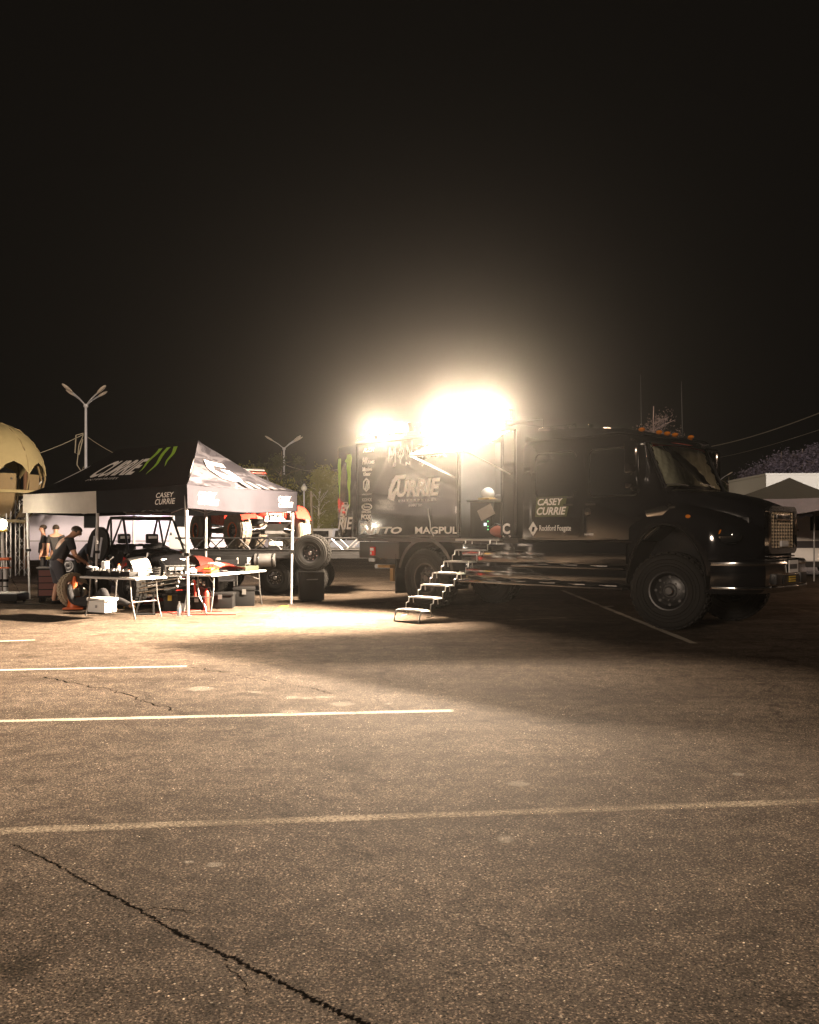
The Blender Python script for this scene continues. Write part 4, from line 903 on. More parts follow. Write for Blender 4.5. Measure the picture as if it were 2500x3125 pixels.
scissor(TN, TL, 4); scissor(TN, TRr, 2); scissor(TRr, TB, 4); scissor(TL, TB, 2); scissor((TN + TL) / 2, (TRr + TB) / 2, 2)
mb = MB()
for e, pk in ((TN, P1), (TRr, P1), (TL, P2), (TB, P2)): mb.cyl(tp(e, EZ - 0.08), tp(pk, RZ - 0.08), 0.014, n=6)
mb.cyl(tp(P1, RZ - 0.08), tp(P2, RZ - 0.08), 0.014, n=6); mb.build('roof_pole', LEGM, TE)

# ------------------------------------------------------------------ off-road buggies
def buggy(name, loc, rz, label, body, accent, group, tyre_m, ring, front_panel, wr=0.42, full=True):
    B = thing(name, loc, label, 'off-road buggy', rz, group)
    wb, tw = 2.35, 0.76
    ty = tyre_mesh('tyre', wr, 0.30, 0.19, tyre_m, 28, 3, 0.018)
    rm = {-1: rim_mesh('wheel', 0.185, 0.30, BLKM, STEEL, -1, 6, 6), 1: rim_mesh('wheel', 0.185, 0.30, BLKM, STEEL, 1, 6, 6)}
    rg = {-1: ring_mesh(0.2, 0.305, ring, STEEL, -1), 1: ring_mesh(0.2, 0.305, ring, STEEL, 1)} if ring else None
    for x in (0, wb):
        for s in (-1, 1):
            w = link('wheel', rm[s], B, (x, s * tw, wr), (0, R(31 * x), R(8 if x else 0))); link('tyre', ty, w)
            if rg: link('beadlock_ring', rg[s], w)
    z0 = wr * 0.95
    mb = MB(); mb.prism([(0.25, -0.45), (1.75, -0.50), (2.25, -0.30), (2.75, -0.24), (2.75, 0.24), (2.25, 0.30), (1.75, 0.50), (0.25, 0.45)], lambda a, b, c: (a, b, c), z0 - 0.05, z0 + 0.02); mb.build('chassis_floor', BLKM, B)
    # bonnet
    hs = []
    for x, hw, zt, zl in ((1.45, 0.66, 1.16, 0.95), (1.75, 0.62, 1.17, 0.90), (2.15, 0.50, 1.12, 0.86), (2.5, 0.40, 1.02, 0.80), (2.72, 0.32, 0.92, 0.74), (2.80, 0.26, 0.80, 0.70)):
        zt += wr - 0.42; zl += wr - 0.42
        hs.append([(x, -hw, zl), (x, -hw * 0.98, (zl + zt) / 2), (x, -hw * 0.78, zt - 0.02), (x, -hw * 0.35, zt + 0.025), (x, hw * 0.35, zt + 0.025), (x, hw * 0.78, zt - 0.02), (x, hw * 0.98, (zl + zt) / 2), (x, hw, zl)])
    mb = MB(); n = 8; mb.add([p for s in hs for p in s], [(k * n + i, k * n + i + 1, (k + 1) * n + i + 1, (k + 1) * n + i) for k in range(len(hs) - 1) for i in range(n - 1)]); mb.build('bonnet', body, B)
    dz = wr - 0.42
    for s in (-1, 1):
        # front wing, door, sill, rear quarter
        mb = MB()
        def wing(u, v, xx=wb, r=wr + 0.15):
            a = R(25 + 125 * u); return Vector((xx + r * math.cos(a), s * (0.52 + 0.36 * v), wr + r * math.sin(a) + 0.03 - 0.05 * v * v))
        mb.grid(wing, 12, 3); mb.build('front_wing', accent, B)
        mb = MB(); mb.prism([(0.62, 0.60 + dz), (1.55, 0.52 + dz), (1.72, 0.95 + dz), (1.45, 1.12 + dz), (0.95, 1.02 + dz), (0.55, 1.12 + dz)], lambda a, b, c: (a, c, b), s * 0.68, s * 0.72); d = mb.build('door', accent, B, bevel=0.012)
        mb = MB(); mb.prism([(0.75, 0.68 + dz), (1.42, 0.62 + dz), (1.50, 0.74 + dz), (0.80, 0.80 + dz)], lambda a, b, c: (a, c, b), s * 0.722, s * 0.735); mb.build('door_inset', body, d)
        mb = MB(); mb.box(0.45, 1.75, min(s * 0.56, s * 0.70), max(s * 0.56, s * 0.70), z0 - 0.04, z0 + 0.08); mb.build('sill', BLKM, B, bevel=0.015)
        mb = MB(); mb.prism([(-0.55, 1.0 + dz), (0.5, 0.95 + dz), (0.55, 1.18 + dz), (-0.1, 1.30 + dz), (-0.6, 1.2 + dz)], lambda a, b, c: (a, c, b), s * 0.50, s * 0.68); mb.build('rear_quarter', accent, B, bevel=0.02)
        # cage
        mb = MB(); r = 0.026
        mb.tube([(1.62, s * 0.62, 1.08 + dz), (1.10, s * 0.56, 1.78 + dz), (1.0, s * 0.55, 1.84 + dz), (0.15, s * 0.55, 1.86 + dz), (0.0, s * 0.55, 1.80 + dz), (-0.45, s * 0.56, 1.15 + dz)], r)
        mb.tube([(0.30, s * 0.62, 0.55 + dz), (0.32, s * 0.60, 1.2 + dz), (0.12, s * 0.55, 1.86 + dz)], r); mb.tube([(0.95, s * 0.55, 1.84 + dz), (0.32, s * 0.6, 1.2 + dz)], r * 0.8)
        mb.build('roll_cage', BLKM, B)
        # seat
        mb = MB(); y = s * 0.32
        mb.prism([(0.45, 0.55 + dz), (1.0, 0.60 + dz), (1.0, 0.72 + dz), (0.62, 0.68 + dz), (0.42, 1.28 + dz), (0.30, 1.26 + dz), (0.38, 0.66 + dz)], lambda a, b, c: (a, c, b), y - 0.22, y + 0.22)
        seat = mb.build('seat', CLOTHK, B, bevel=0.04); MB().box(0.27, 0.40, y - 0.14, y + 0.14, 1.28 + dz, 1.50 + dz).build('headrest', CLOTHK, seat, bevel=0.04)
        MB().box(0.402, 0.408, y - 0.10, y + 0.10, 1.39 + dz, 1.45 + dz).build('seat_label', WHITE, seat)
        # arms, shocks
        mb = MB()
        for zi, zo in ((0.50 + dz, wr + 0.08), (0.38 + dz, wr - 0.10)):
            for xi in (1.98, 2.55): mb.cyl((xi, s * 0.24, zi), (wb, s * 0.62, zo), 0.022, n=8)
        mb.cyl((2.62, s * 0.2, 0.48 + dz), (2.55, s * 0.62, wr), 0.015, n=6)
        mb.cyl((1.6, s * 0.45, 0.42 + dz), (0.0, s * 0.60, wr + 0.04), 0.03, n=8); mb.cyl((0.1, s * 0.2, 0.5 + dz), (0.0, s * 0.62, wr), 0.025, n=8)
        mb.build('suspension_arm', ALU, B)
        for x in (2.2, 0.1):
            a, b = Vector((x, s * 0.38, 1.10 + dz)), Vector((x + 0.06, s * 0.56, wr + 0.02)); mb = MB()
            mb.cyl(a, a.lerp(b, 0.5), 0.035, n=10); mb.cyl(a.lerp(b, 0.45), b, 0.018, n=8)
            sh = mb.build('shock_absorber', ALU, B); ax = (b - a).normalized(); e1 = ax.orthogonal().normalized(); e2 = ax.cross(e1)
            MB().tube([a.lerp(b, 0.12 + 0.72 * i / 60) + (e1 * math.cos(i * 0.75) + e2 * math.sin(i * 0.75)) * 0.055 for i in range(61)], 0.010, 5).build('spring', BLKM if body is not RED else STEEL, sh)
        MB().ball((2.60, s * 0.27, 0.92 + dz), 0.10, 0.085, 0.05, 12).build('headlamp', GLS, B)
    mb = MB(); mb.box(0.05, 1.08, -0.56, 0.56, 1.865 + dz, 1.89 + dz); mb.build('roof_panel', body, B, bevel=0.01)
    mb = MB(); mb.tube([(1.06, -0.55, 1.82 + dz), (1.06, 0.55, 1.82 + dz)], 0.026); mb.tube([(1.60, -0.62, 1.10 + dz), (1.60, 0.62, 1.10 + dz)], 0.03); mb.tube([(0.05, -0.55, 1.85 + dz), (0.05, 0.55, 1.85 + dz)], 0.026); mb.tube([(0.31, -0.6, 1.24 + dz), (0.31, 0.6, 1.24 + dz)], 0.026); mb.build('cross_tube', BLKM, B)
    mb = MB(); mb.cyl((1.08, -0.5, 1.95 + dz), (1.08, 0.5, 1.95 + dz), 0.04, n=10); mb.build('light_bar', BLKM, B)
    mb = MB(); mb.prism([(-0.5, 0.62 + dz), (0.28, 0.55 + dz), (0.28, 1.15 + dz), (-0.5, 1.0 + dz)], lambda a, b, c: (a, c, b), -0.46, 0.46); mb.build('engine_cover', BLKP, B, bevel=0.03)
    mb = MB(); mb.tube([(1.45, -0.30 + 0.17 * math.cos(R(20 * i)) , 1.12 + dz + 0.16 * math.sin(R(20 * i))) for i in range(19)], 0.014, 6); mb.cyl((1.6, -0.30, 1.05 + dz), (1.46, -0.30, 1.12 + dz), 0.02); mb.build('steering_wheel', BLKM, B)
    # nose: radiator board, skid plate, tube bumper
    fp = MB().slab((2.80, -0.26, 0.62 + dz), (2.80, 0.26, 0.62 + dz), (2.62, -0.26, 0.98 + dz), 0.012).build('nose_panel', front_panel, B)
    MB().slab((2.845, -0.16, 0.68 + dz), (2.845, 0.16, 0.68 + dz), (2.80, -0.16, 0.82 + dz), 0.01).build('nose_vent', BLKM, fp)
    MB().slab((2.50, -0.24, 0.34 + dz), (2.50, 0.24, 0.34 + dz), (2.88, -0.20, 0.58 + dz), 0.012).build('skid_plate', ALU, B)
    mb = MB(); mb.tube([(2.72, -0.30, 0.52 + dz), (3.0, -0.30, 0.62 + dz), (3.0, -0.30, 0.86 + dz), (2.70, -0.28, 0.92 + dz)], 0.02); mb.tube([(2.72, 0.30, 0.52 + dz), (3.0, 0.30, 0.62 + dz), (3.0, 0.30, 0.86 + dz), (2.70, 0.28, 0.92 + dz)], 0.02)
    for z in (0.64, 0.85): mb.tube([(3.0, -0.32, z + dz), (3.0, 0.32, z + dz)], 0.02)
    mb.tube([(3.0, -0.1, 0.64 + dz), (3.0, -0.1, 0.85 + dz)], 0.015); mb.tube([(3.0, 0.1, 0.64 + dz), (3.0, 0.1, 0.85 + dz)], 0.015); mb.build('tube_bumper', BLKM if body is not RED else ALU, B)
    return B
hd = math.atan2(-0.82, 0.57)
BUG = Vector((-5.05, 18.55, 0)) - Vector((0.57, -0.82, 0)) * 2.35
b1 = buggy('race_buggy', BUG, hd, 'black off-road buggy with open roll cage parked under the canopy tent', PAINT, BLKP, None, RUB, None, WHITE, 0.44)
for c in list(b1.children):
    if c.name.startswith('front_wing'): c.data.materials[0] = mat('dark_red_paint', (0.10, 0.02, 0.015), 0.5) if c.data.vertices[0].co.y > 0 else WHITE
mb = MB(); mb.prism([(1.72, 0.66), (2.02, 0.62), (2.02, 1.0), (1.86, 1.04)], lambda a, b, c: (a, c, b), -0.80, -0.775); mb.build('red_side_panel', RED, b1)
dr_ = MB().prism([(0.26 * math.cos(R(a)), 0.40 * math.sin(R(a))) for a in range(0, 360, 20)], lambda a, b, c: (a, c, b), -0.05, 0.05).build('open_door', BLKP, b1, (0.95, -1.05, 1.28), (0, R(10), R(38)), bevel=0.02)
for x in (-0.09, 0.09): MB().box(x - 0.025, x + 0.025, -0.066, -0.052, -0.28, 0.18).build('door_strap', mat('grey_strap', (0.35, 0.36, 0.40), 0.6), dr_)
MB().tube([(-0.3, 0.1, -0.3), (0.0, 0.02, -0.62), (0.35, 0.1, -0.2)], 0.02, 6).build('door_strut', ALU, dr_)
MB().tube([(1.62, -0.60, 1.10), (1.2, -0.78, 0.72), (0.9, -0.80, 1.05)], 0.028, 6).build('side_strut', ALU, b1)
# ------------------------------------------------------------------ flatbed trailer with a rail of triangles, behind the tent
FT = thing('flatbed_trailer', (-3.2, 21.9, 0), 'black flatbed trailer with triangulated side rail carrying the red buggy', 'trailer')
DZ = 1.10
mb = MB(); mb.box(-2.6, 2.15, 0.0, 2.35, DZ - 0.10, DZ); mb.build('deck', BLKM, FT)
mb = MB()
for y in (0.0, 2.35): mb.box(-2.6, 2.15, y - 0.04, y + 0.04, DZ - 0.19, DZ - 0.102)
for x in (-2.2, -1.2, -0.2, 0.8, 1.8): mb.box(x, x + 0.08, 0.05, 2.3, DZ - 0.20, DZ - 0.11)
mb.build('frame', BLKM, FT)
for y in (0.0, 2.35):
    mb = MB(); mb.tube([(-2.6, y, DZ + 0.31), (2.15, y, DZ + 0.31)], 0.022, 6); mb.tube([(-2.6, y, DZ + 0.02), (2.15, y, DZ + 0.02)], 0.022, 6); mb.build('rail', BLKM, FT)
    for i in range(13):
        x = -2.55 + i * 0.38; z0, z1 = (DZ + 0.02, DZ + 0.31) if i % 2 else (DZ + 0.31, DZ + 0.02)
        MB().tube([(x, y, z0), (x + 0.30, y, z1)], 0.018, 6).build('brace', STEEL if i in (10, 11) else BLKM, FT)
tt = tyre_mesh('tyre', 0.42, 0.26, 0.2, RUB, 30, 3); trm = rim_mesh('wheel', 0.2, 0.26, BLKM, STEEL, -1)
for x in (-0.15, 0.75, -1.7):
    for y in (0.22, 2.1): w = link('wheel', trm, FT, (x, y, 0.42)); link('tyre', tt, w)
mb = MB(); mb.cyl((-0.62, -0.02, 0.86), (-0.12, -0.02, 0.86), 0.17, n=20); tk = mb.build('tank', STEEL, FT); mb = MB()
for x in (-0.56, -0.2): mb.lathe([(0.172, x), (0.18, x + 0.01), (0.18, x + 0.04), (0.172, x + 0.05)], (0, -0.02, 0.86), 'x', 20)
mb.build('tank_band', BLKM, tk)
mb = MB(); mb.box(-1.95, -0.68, -0.10, 0.35, 0.70, 0.99); bx_ = mb.build('locker', BLKP, FT, bevel=0.015)
for x in (-1.55, -1.05, -0.80): MB().box(x, x + 0.09 if x != -1.05 else x + 0.03, -0.112, -0.101, 0.78, 0.93).build('locker_label', WHITE, bx_)
mb = MB(); mb.box(2.15, 2.3, 0.9, 1.5, DZ - 0.3, DZ - 0.1); mb.box(2.3, 3.2, 1.05, 1.3, 0.62, 0.72); mb.build('drawbar', BLKM, FT)
red = buggy('buggy', Vector((-3.66, 22.75, DZ)) - Vector((math.sin(R(34)), -math.cos(R(34)), 0)) * 2.35 * 1.08, math.atan2(-math.cos(R(34)), math.sin(R(34))), 'red off-road buggy with dusty tyres strapped on the flatbed trailer', RED, RED, None, RUBD, ORNG, WHITE, 0.46)
red.scale = (1.08, 1.08, 1.08)
RDT = mat('red_enamel', (0.62, 0.045, 0.03), 0.3, 0, 0.3, var=0.1)
# spare wheel in front of the trailer, on a black stand
sp = thing('spare_wheel', (-2.37, 21.45, 1.05), 'big black spare wheel hung on the end of the trailer rail', 'wheel', R(-12))
link('tyre', tyre_mesh('tyre', 0.47, 0.36, 0.22, RUB, 34, 3), sp); link('rim', rim_mesh('rim', 0.22, 0.36, BLKM, CHR, -1, 8, 8), sp)
c = thing('equipment_case', (-2.17, 19.75, 0), 'tall black equipment case on the asphalt under the spare wheel', 'case', R(12))
MB().box(-0.27, 0.27, 0, 0.5, 0.03, 0.66).build('case_body', BLKP, c, bevel=0.02); mb = MB()
for x in (-0.2, 0.2):
    for y in (0.07, 0.43): mb.cyl((x, y, 0.001), (x, y, 0.03), 0.03)
mb.build('foot', RUB, c); mb = MB(); mb.tube([(-0.12, -0.005, 0.5), (-0.12, -0.03, 0.5), (0.12, -0.03, 0.5), (0.12, -0.005, 0.5)], 0.012, 6); mb.build('handle', STEEL, c)
# load on the trailer
o = thing('toolbox', (-2.62, 22.05, DZ), 'orange plastic toolbox on the trailer deck behind the rail', 'toolbox', 0.0)
MB().box(-0.20, 0.20, 0, 0.22, 0, 0.15).build('box_body', ORNG, o, bevel=0.015); mb = MB(); mb.box(-0.2, 0.2, -0.004, 0.225, 0.152, 0.185); mb.build('lid', ORNG, o, bevel=0.01); mb = MB(); mb.box(-0.13, -0.08, -0.012, -0.004, 0.10, 0.17); mb.box(0.08, 0.13, -0.012, -0.004, 0.10, 0.17); mb.build('latch', BLKP, o)
o = thing('jerrycan', (-3.35, 22.05, DZ), 'white jerrycan lying on the trailer deck near the orange toolbox', 'can', 0.0)
MB().box(-0.16, 0.16, 0, 0.2, 0, 0.22).build('can_body', WPLAS, o, bevel=0.03); MB().cyl((-0.1, 0.1, 0.22), (-0.1, 0.1, 0.26), 0.03).build('cap', BLKP, o); MB().box(-0.17, 0.17, -0.01, 0.12, 0.04, 0.12).build('strap', BLKM, o)

# ------------------------------------------------------------------ folding tables
def table(label, p, e1, L_, W_, e2=None):
    e1 = Vector((*e1, 0)).normalized(); e2 = Vector((-e1.y, e1.x, 0)) if e2 is None else Vector((*e2, 0)).normalized()
    T = thing('folding_table', (p[0], p[1], 0), label, 'table', math.atan2(e1.y, e1.x), 'folding tables under the tent')
    s = 1 if e2.dot(Vector((-e1.y, e1.x, 0))) > 0 else -1
    y0, y1 = (0, W_) if s > 0 else (-W_, 0)
    MB().box(0, L_, y0, y1, 0.705, 0.745).build('table_top', WPLAS, T, bevel=0.012)
    for x, d in ((0.18, 1), (L_ - 0.18, -1)):
        for y in (y0 + 0.07, y1 - 0.07):
            MB().tube([(x + d * 0.03, y, 0.70), (x, y, 0.36), (x - d * 0.10, y, 0.008)], 0.013, 6).build('leg', STEEL, T)
        mb = MB(); mb.tube([(x, y0 + 0.07, 0.30), (x, y1 - 0.07, 0.30)], 0.011, 6); mb.tube([(x + d * 0.02, y0 + 0.07, 0.55), (x + d * 0.3, (y0 + y1) / 2, 0.70)], 0.009, 6); mb.build('brace', STEEL, T)
    return T
T1 = table('folding table spread with sockets and trays at the near edge of the tent', (-4.84, 15.62), (-0.87, 0.5), 1.45, 0.76, (0.5, 0.87))
T2 = table('long folding table with red body panels at the right side of the tent', (-3.78, 16.9), (0.30, 0.95), 2.3, 0.72, (-0.95, 0.30))
def on_table(T, x, y, z=0.746): return T.matrix_basis @ Vector((x, y, z))
bpy.context.view_layer.update()
# clutter on the near table (local x from the right end, y negative = towards the tent)
GREYP = mat('grey_plastic', (0.3, 0.3, 0.3), 0.5)
r1 = T1.rotation_euler.z
def sock_case(T, x, y, w, d, h, label, lidm, nsock, rz=0.0, grp=None, open_=True):
    o = thing('socket_case', on_table(T, x, y), label, 'tool case', T.rotation_euler.z + rz, grp)
    MB().box(-w / 2, w / 2, -d / 2, d / 2, 0, h).build('case_body', BLKP, o, bevel=0.008)
    if open_: MB().slab((-w / 2, d / 2 + 0.002, 0.02), (w / 2, d / 2 + 0.002, 0.02), (-w / 2, d / 2 + 0.05, h + d * 0.7), 0.015).build('lid', lidm, o)
    for k in range(nsock):
        q = -w / 2 + w * (k + 0.5) / nsock
        MB().cyl((q, 0, h), (q, 0, h + random.uniform(0.02, 0.05)), w / nsock * 0.34, n=10).build('socket', CHR if k % 2 else STEEL, o)
    return o
sgn = -1
for k, (x, y, w, lab) in enumerate(((0.36, -0.2, 0.22, 'black tool case with light lid, right of the row on the near table'), (0.62, -0.2, 0.22, 'black tool case second from the right on the near table'), (0.88, -0.2, 0.20, 'black tool case in the middle of the near table'), (1.12, -0.2, 0.18, 'black tool case second from the left on the near table'), (1.33, -0.22, 0.16, 'small black tool case at the left end of the near table'))):
    sock_case(T1, x, y, w, 0.22, 0.10, lab, (GREYP, BLKP, WPLAS, BLKP, GREYP)[k], 4 + k % 2, grp='tool cases in a row on the near table', open_=False)
for k in range(5):
    x = 0.06 + 0.05 * k
    o = thing('wrench', on_table(T1, x + 0.02, -0.20), ['shortest', 'second shortest', 'middle', 'second longest', 'longest'][k] + ' steel wrench at the right end of the near table', 'wrench', r1 + 1.2 + 0.1 * k, 'wrenches at the right end of the near table')
    L_ = 0.18 + 0.025 * k
    MB().box(0, L_, -0.008, 0.008, 0.012, 0.02).build('shank', CHR, o); mb = MB(); mb.lathe([(0.014, 0.008), (0.024, 0.008), (0.024, 0.024), (0.014, 0.024)], (L_ + 0.02, 0, 0), 'z', 10); mb.build('ring', CHR, o)
o = thing('hose_coil', on_table(T1, 0.10, -0.52), 'coil of black cable at the right end of the near table', 'cable', r1)
mb = MB(); mb.tube([(0.13 * math.cos(i * 0.35) * (1 + 0.05 * math.sin(i)), 0.11 * math.sin(i * 0.35), 0.02 + 0.0022 * i) for i in range(70)], 0.012, 6); mb.build('cable', RUB, o)
o = thing('paper_roll', on_table(T1, 1.36, -0.52), 'roll of white paper towel at the left end of the near table', 'paper roll', r1)
mb = MB(); mb.lathe([(0.02, 0), (0.075, 0), (0.075, 0.26), (0.02, 0.26)], (0, 0, 0), 'z', 18); mb.build('paper', WHITE, o); MB().lathe([(0.018, -0.0), (0.02, 0.262)], (0, 0, 0), 'z', 12).build('core', mat('cardboard', (0.3, 0.2, 0.1), 0.9), o)
o = thing('spray_can', on_table(T1, 0.98, -0.50), 'orange capped spray can among the tool cases', 'spray can', r1)
mb = MB(); mb.lathe([(0.001, 0), (0.033, 0), (0.033, 0.16), (0.02, 0.18), (0.001, 0.18)], (0, 0, 0), 'z', 14); mb.build('can', WHITE, o); MB().cyl((0, 0, 0.181), (0, 0, 0.215), 0.02).build('cap', ORNG, o)
for k, (x, y, m, lab) in enumerate(((1.2, -0.55, WPLAS, 'white plastic cup standing left of the spray can'), (0.75, -0.55, ORNG, 'orange plastic cup standing right of the spray can'))):
    o = thing('cup', on_table(T1, x, y), lab, 'cup', r1); mb = MB(); mb.lathe([(0.001, 0.002), (0.03, 0), (0.042, 0.11), (0.038, 0.11), (0.027, 0.01), (0.001, 0.01)], (0, 0, 0), 'z', 14); mb.build('cup_wall', m, o); MB().lathe([(0.038, 0.105), (0.044, 0.108), (0.044, 0.114), (0.038, 0.114)], (0, 0, 0), 'z', 14).build('cup_rim', m, o)
o = thing('gloves', on_table(T1, 1.40, -0.3, 0.85), 'crumpled grey work gloves on the small case at the left table end', 'gloves', r1)
MB().ball((0, 0, 0.03), 0.10, 0.06, 0.035).build('glove', mat('grey_cloth', (0.35, 0.36, 0.38), 0.7), o); MB().ball((0.08, 0.05, 0.05), 0.08, 0.05, 0.03).build('glove', mat('grey_cloth', (0.35, 0.36, 0.38), 0.7), o)
# red panels and boxes on the second table
r2 = T2.rotation_euler.z
o = thing('body_panel', on_table(T2, 0.9, 0.36), 'large red buggy body panel with pale stripes lying on the long table', 'body panel', r2)
mb = MB(); mb.grid(lambda u, v: Vector((-0.75 + 1.5 * u, -0.27 + 0.5 * v, 0.05 + 0.13 * math.sin(math.pi * u) * (0.6 + 0.4 * math.sin(math.pi * v)) + 0.03 * math.sin(5 * u))), 14, 6); n = len(mb.v); F0 = mb.f[:]
mb.add([Vector(p) - Vector((0, 0, 0.012)) for p in mb.v[:n]], [tuple(reversed(f)) for f in F0]); mb.build('panel_shell', RDT, o, flip=False)
for x in (-0.4, -0.28, 0.18, 0.30): MB().grid(lambda u, v: Vector((x + 0.06 * u + 0.16 * v, -0.26 + 0.48 * v, 0.06 + 0.13 * math.sin(math.pi * ((x + 0.06 * u + 0.16 * v + 0.75) / 1.5)) * (0.6 + 0.4 * math.sin(math.pi * (0.02 + 0.96 * v))) + 0.03 * math.sin(5 * ((x + 0.06 * u + 0.16 * v + 0.75) / 1.5)))), 2, 8).build('panel_stripe', WHITE, o)
o = thing('body_panel', on_table(T2, 1.75, 0.36), 'smaller red body panel at the far end of the long table', 'body panel', r2 + 0.3)
mb = MB(); mb.prism([(-0.3, -0.2), (0.35, -0.12), (0.40, 0.12), (-0.25, 0.22)], lambda a, b, c: (a, b, c + 0.06 * abs(a)), 0.02, 0.05); mb.build('panel_shell', RDT, o, bevel=0.01); MB().box(-0.1, 0.1, -0.02, 0.02, 0.075, 0.09).build('bracket', STEEL, o)
o = thing('toolbox', on_table(T2, 0.35, 0.22), 'yellow plastic toolbox on the near end of the long table', 'toolbox', r2)
MB().box(-0.14, 0.14, -0.09, 0.09, 0, 0.11).build('box_body', YEL, o, bevel=0.012); MB().tube([(-0.07, 0, 0.11), (-0.07, 0, 0.16), (0.07, 0, 0.16), (0.07, 0, 0.11)], 0.012, 6).build('handle', BLKP, o)
o = thing('toolbox', on_table(T2, 1.75, -0.0 + 0.16), 'dark green ammunition box near the far end of the long table', 'toolbox', r2)
MB().box(-0.3, 0.3, -0.11, 0.11, 0, 0.10).build('box_body', mat('dark_green_paint', (0.05, 0.06, 0.035), 0.6), o, bevel=0.01); MB().tube([(-0.1, 0, 0.10), (-0.1, 0, 0.14), (0.1, 0, 0.14), (0.1, 0, 0.10)], 0.01, 6).build('handle', STEEL, o)
o = thing('rag', on_table(T2, 0.12, 0.50), 'bunched white rag at the near corner of the long table', 'rag', r2)
MB().ball((0, 0, 0.05), 0.12, 0.09, 0.055, 10).build('cloth', WHITE, o); MB().ball((0.06, 0.03, 0.09), 0.06, 0.05, 0.04, 8).build('cloth', WHITE, o)
o = thing('screwdriver', on_table(T2, 0.08, 0.20), 'red handled screwdriver on the near end of the long table', 'screwdriver', r2 + 0.8)
MB().cyl((0, 0, 0.018), (0.1, 0, 0.018), 0.016).build('handle', RDT, o); MB().cyl((0.1, 0, 0.018), (0.22, 0, 0.018), 0.005).build('blade', CHR, o)

# ------------------------------------------------------------------ things on the asphalt round the tent
def put(name, px, py, label, cat, rz=0.0, grp=None): return thing(name, gp(px, py), label, cat, rz, grp)
o = put('cool_box', 297, 1873, 'white cool box with dark end standing under the near table', 'cool box', R(-28))
MB().box(-0.26, 0.20, 0.0, 0.30, 0.02, 0.24).build('box_body', WHITE, o, bevel=0.02); MB().box(-0.28, 0.22, -0.02, 0.32, 0.242, 0.30).build('lid', WHITE, o, bevel=0.015); MB().box(-0.30, -0.265, 0.02, 0.28, 0.03, 0.22).build('end_panel', BLKP, o); MB().box(-0.05, 0.0, -0.012, -0.002, 0.11, 0.16).build('label_mark', GREYP, o)
o = put('traffic_cone', 228, 1858, 'dirty orange traffic cone beside the man in shorts', 'traffic cone', R(10))
MB().box(-0.2, 0.2, -0.2, 0.2, 0, 0.035).build('base', ORNG, o, bevel=0.01)
mb = MB(); mb.lathe([(0.15, 0.036), (0.105, 0.26)], (0, 0, 0), 'z', 20); mb.lathe([(0.075, 0.42), (0.03, 0.66), (0.022, 0.66)], (0, 0, 0), 'z', 20); mb.build('cone', ORNG, o); MB().lathe([(0.105, 0.26), (0.075, 0.42)], (0, 0, 0), 'z', 20).build('pale_band', mat('dirty_reflective_band', (0.45, 0.42, 0.36), 0.6), o)
o = thing('wheel', (-6.98, 18.35, 0.36), 'dusty beige tyre leaning upright behind the traffic cone', 'wheel', R(62)); o.rotation_euler = (R(-8), 0, R(62))
link('tyre', tyre_mesh('tyre', 0.36, 0.20, 0.20, mat('pale_dust_rubber', (0.40, 0.33, 0.24), 0.9, bump=0.3, var=0.3), 28, 3), o); link('rim', rim_mesh('rim', 0.2, 0.2, STEEL, BLKM, -1, 6, 6), o)
def water_bottle(loc, label):
    o = thing('water_bottle', loc, label, 'bottle')
    PLA = MATS.get('clear_plastic') or mat('clear_plastic', (0.80, 0.82, 0.85), 0.2, var=0.05); MATS['clear_plastic'] = PLA
    mb = MB(); mb.lathe([(0.001, 0.001), (0.036, 0.0), (0.038, 0.02), (0.034, 0.04), (0.038, 0.06), (0.038, 0.14), (0.034, 0.16), (0.036, 0.18), (0.015, 0.235), (0.014, 0.25), (0.001, 0.25)], (0, 0, 0), 'z', 16); mb.build('bottle_body', PLA, o)
    MB().cyl((0, 0, 0.251), (0, 0, 0.272), 0.016, n=12).build('cap', WPLAS, o); MB().lathe([(0.0385, 0.075), (0.0395, 0.08), (0.0395, 0.13), (0.0385, 0.135)], (0, 0, 0), 'z', 16).build('bottle_label', mat('pale_blue_label', (0.45, 0.58, 0.7), 0.5), o)
    return o
water_bottle(gp(547, 1880), 'plastic water bottle standing on the asphalt beside the near tent leg')
def crate(px, py, w, d, h, label, m=BLKP, rz=0.0, hm=STEEL):
    o = put('storage_crate', px, py, label, 'crate', rz, 'dark crates under the tables')
    MB().box(-w / 2, w / 2, 0, d, 0.002, h * 0.82).build('crate_body', m, o, bevel=0.015); MB().box(-w / 2 - 0.015, w / 2 + 0.015, -0.015, d + 0.015, h * 0.822, h).build('lid', m, o, bevel=0.012)
    MB().box(-0.04, 0.04, -0.03, -0.016, h * 0.62, h * 0.9).build('latch', hm, o); return o
crate(520, 1868, 0.30, 0.4, 0.36, 'black crate with a yellow latch beside the water bottle', hm=YEL, rz=R(-12))
crate(600, 1862, 0.36, 0.4, 0.26, 'low black crate just right of the near tent leg', rz=R(8))
crate(672, 1858, 0.50, 0.45, 0.32, 'wide black crate under the near half of the long table', rz=R(4))
crate(745, 1850, 0.44, 0.45, 0.40, 'black crate under the far half of the long table', rz=R(10))
o = put('bag', 600, 1835, 'dark red tool bag on the low crate beside the tent leg', 'bag'); o.location = gp(600, 1862) + Vector((0, 0.2, 0.262))
MB().ball((0, 0, 0.10), 0.17, 0.13, 0.10).build('bag_body', mat('maroon_cloth', (0.12, 0.03, 0.025), 0.8, bump=0.5, bscale=14), o); MB().tube([(-0.1, 0, 0.18), (0, 0, 0.26), (0.1, 0, 0.18)], 0.012, 6).build('handle', BLKM, o)
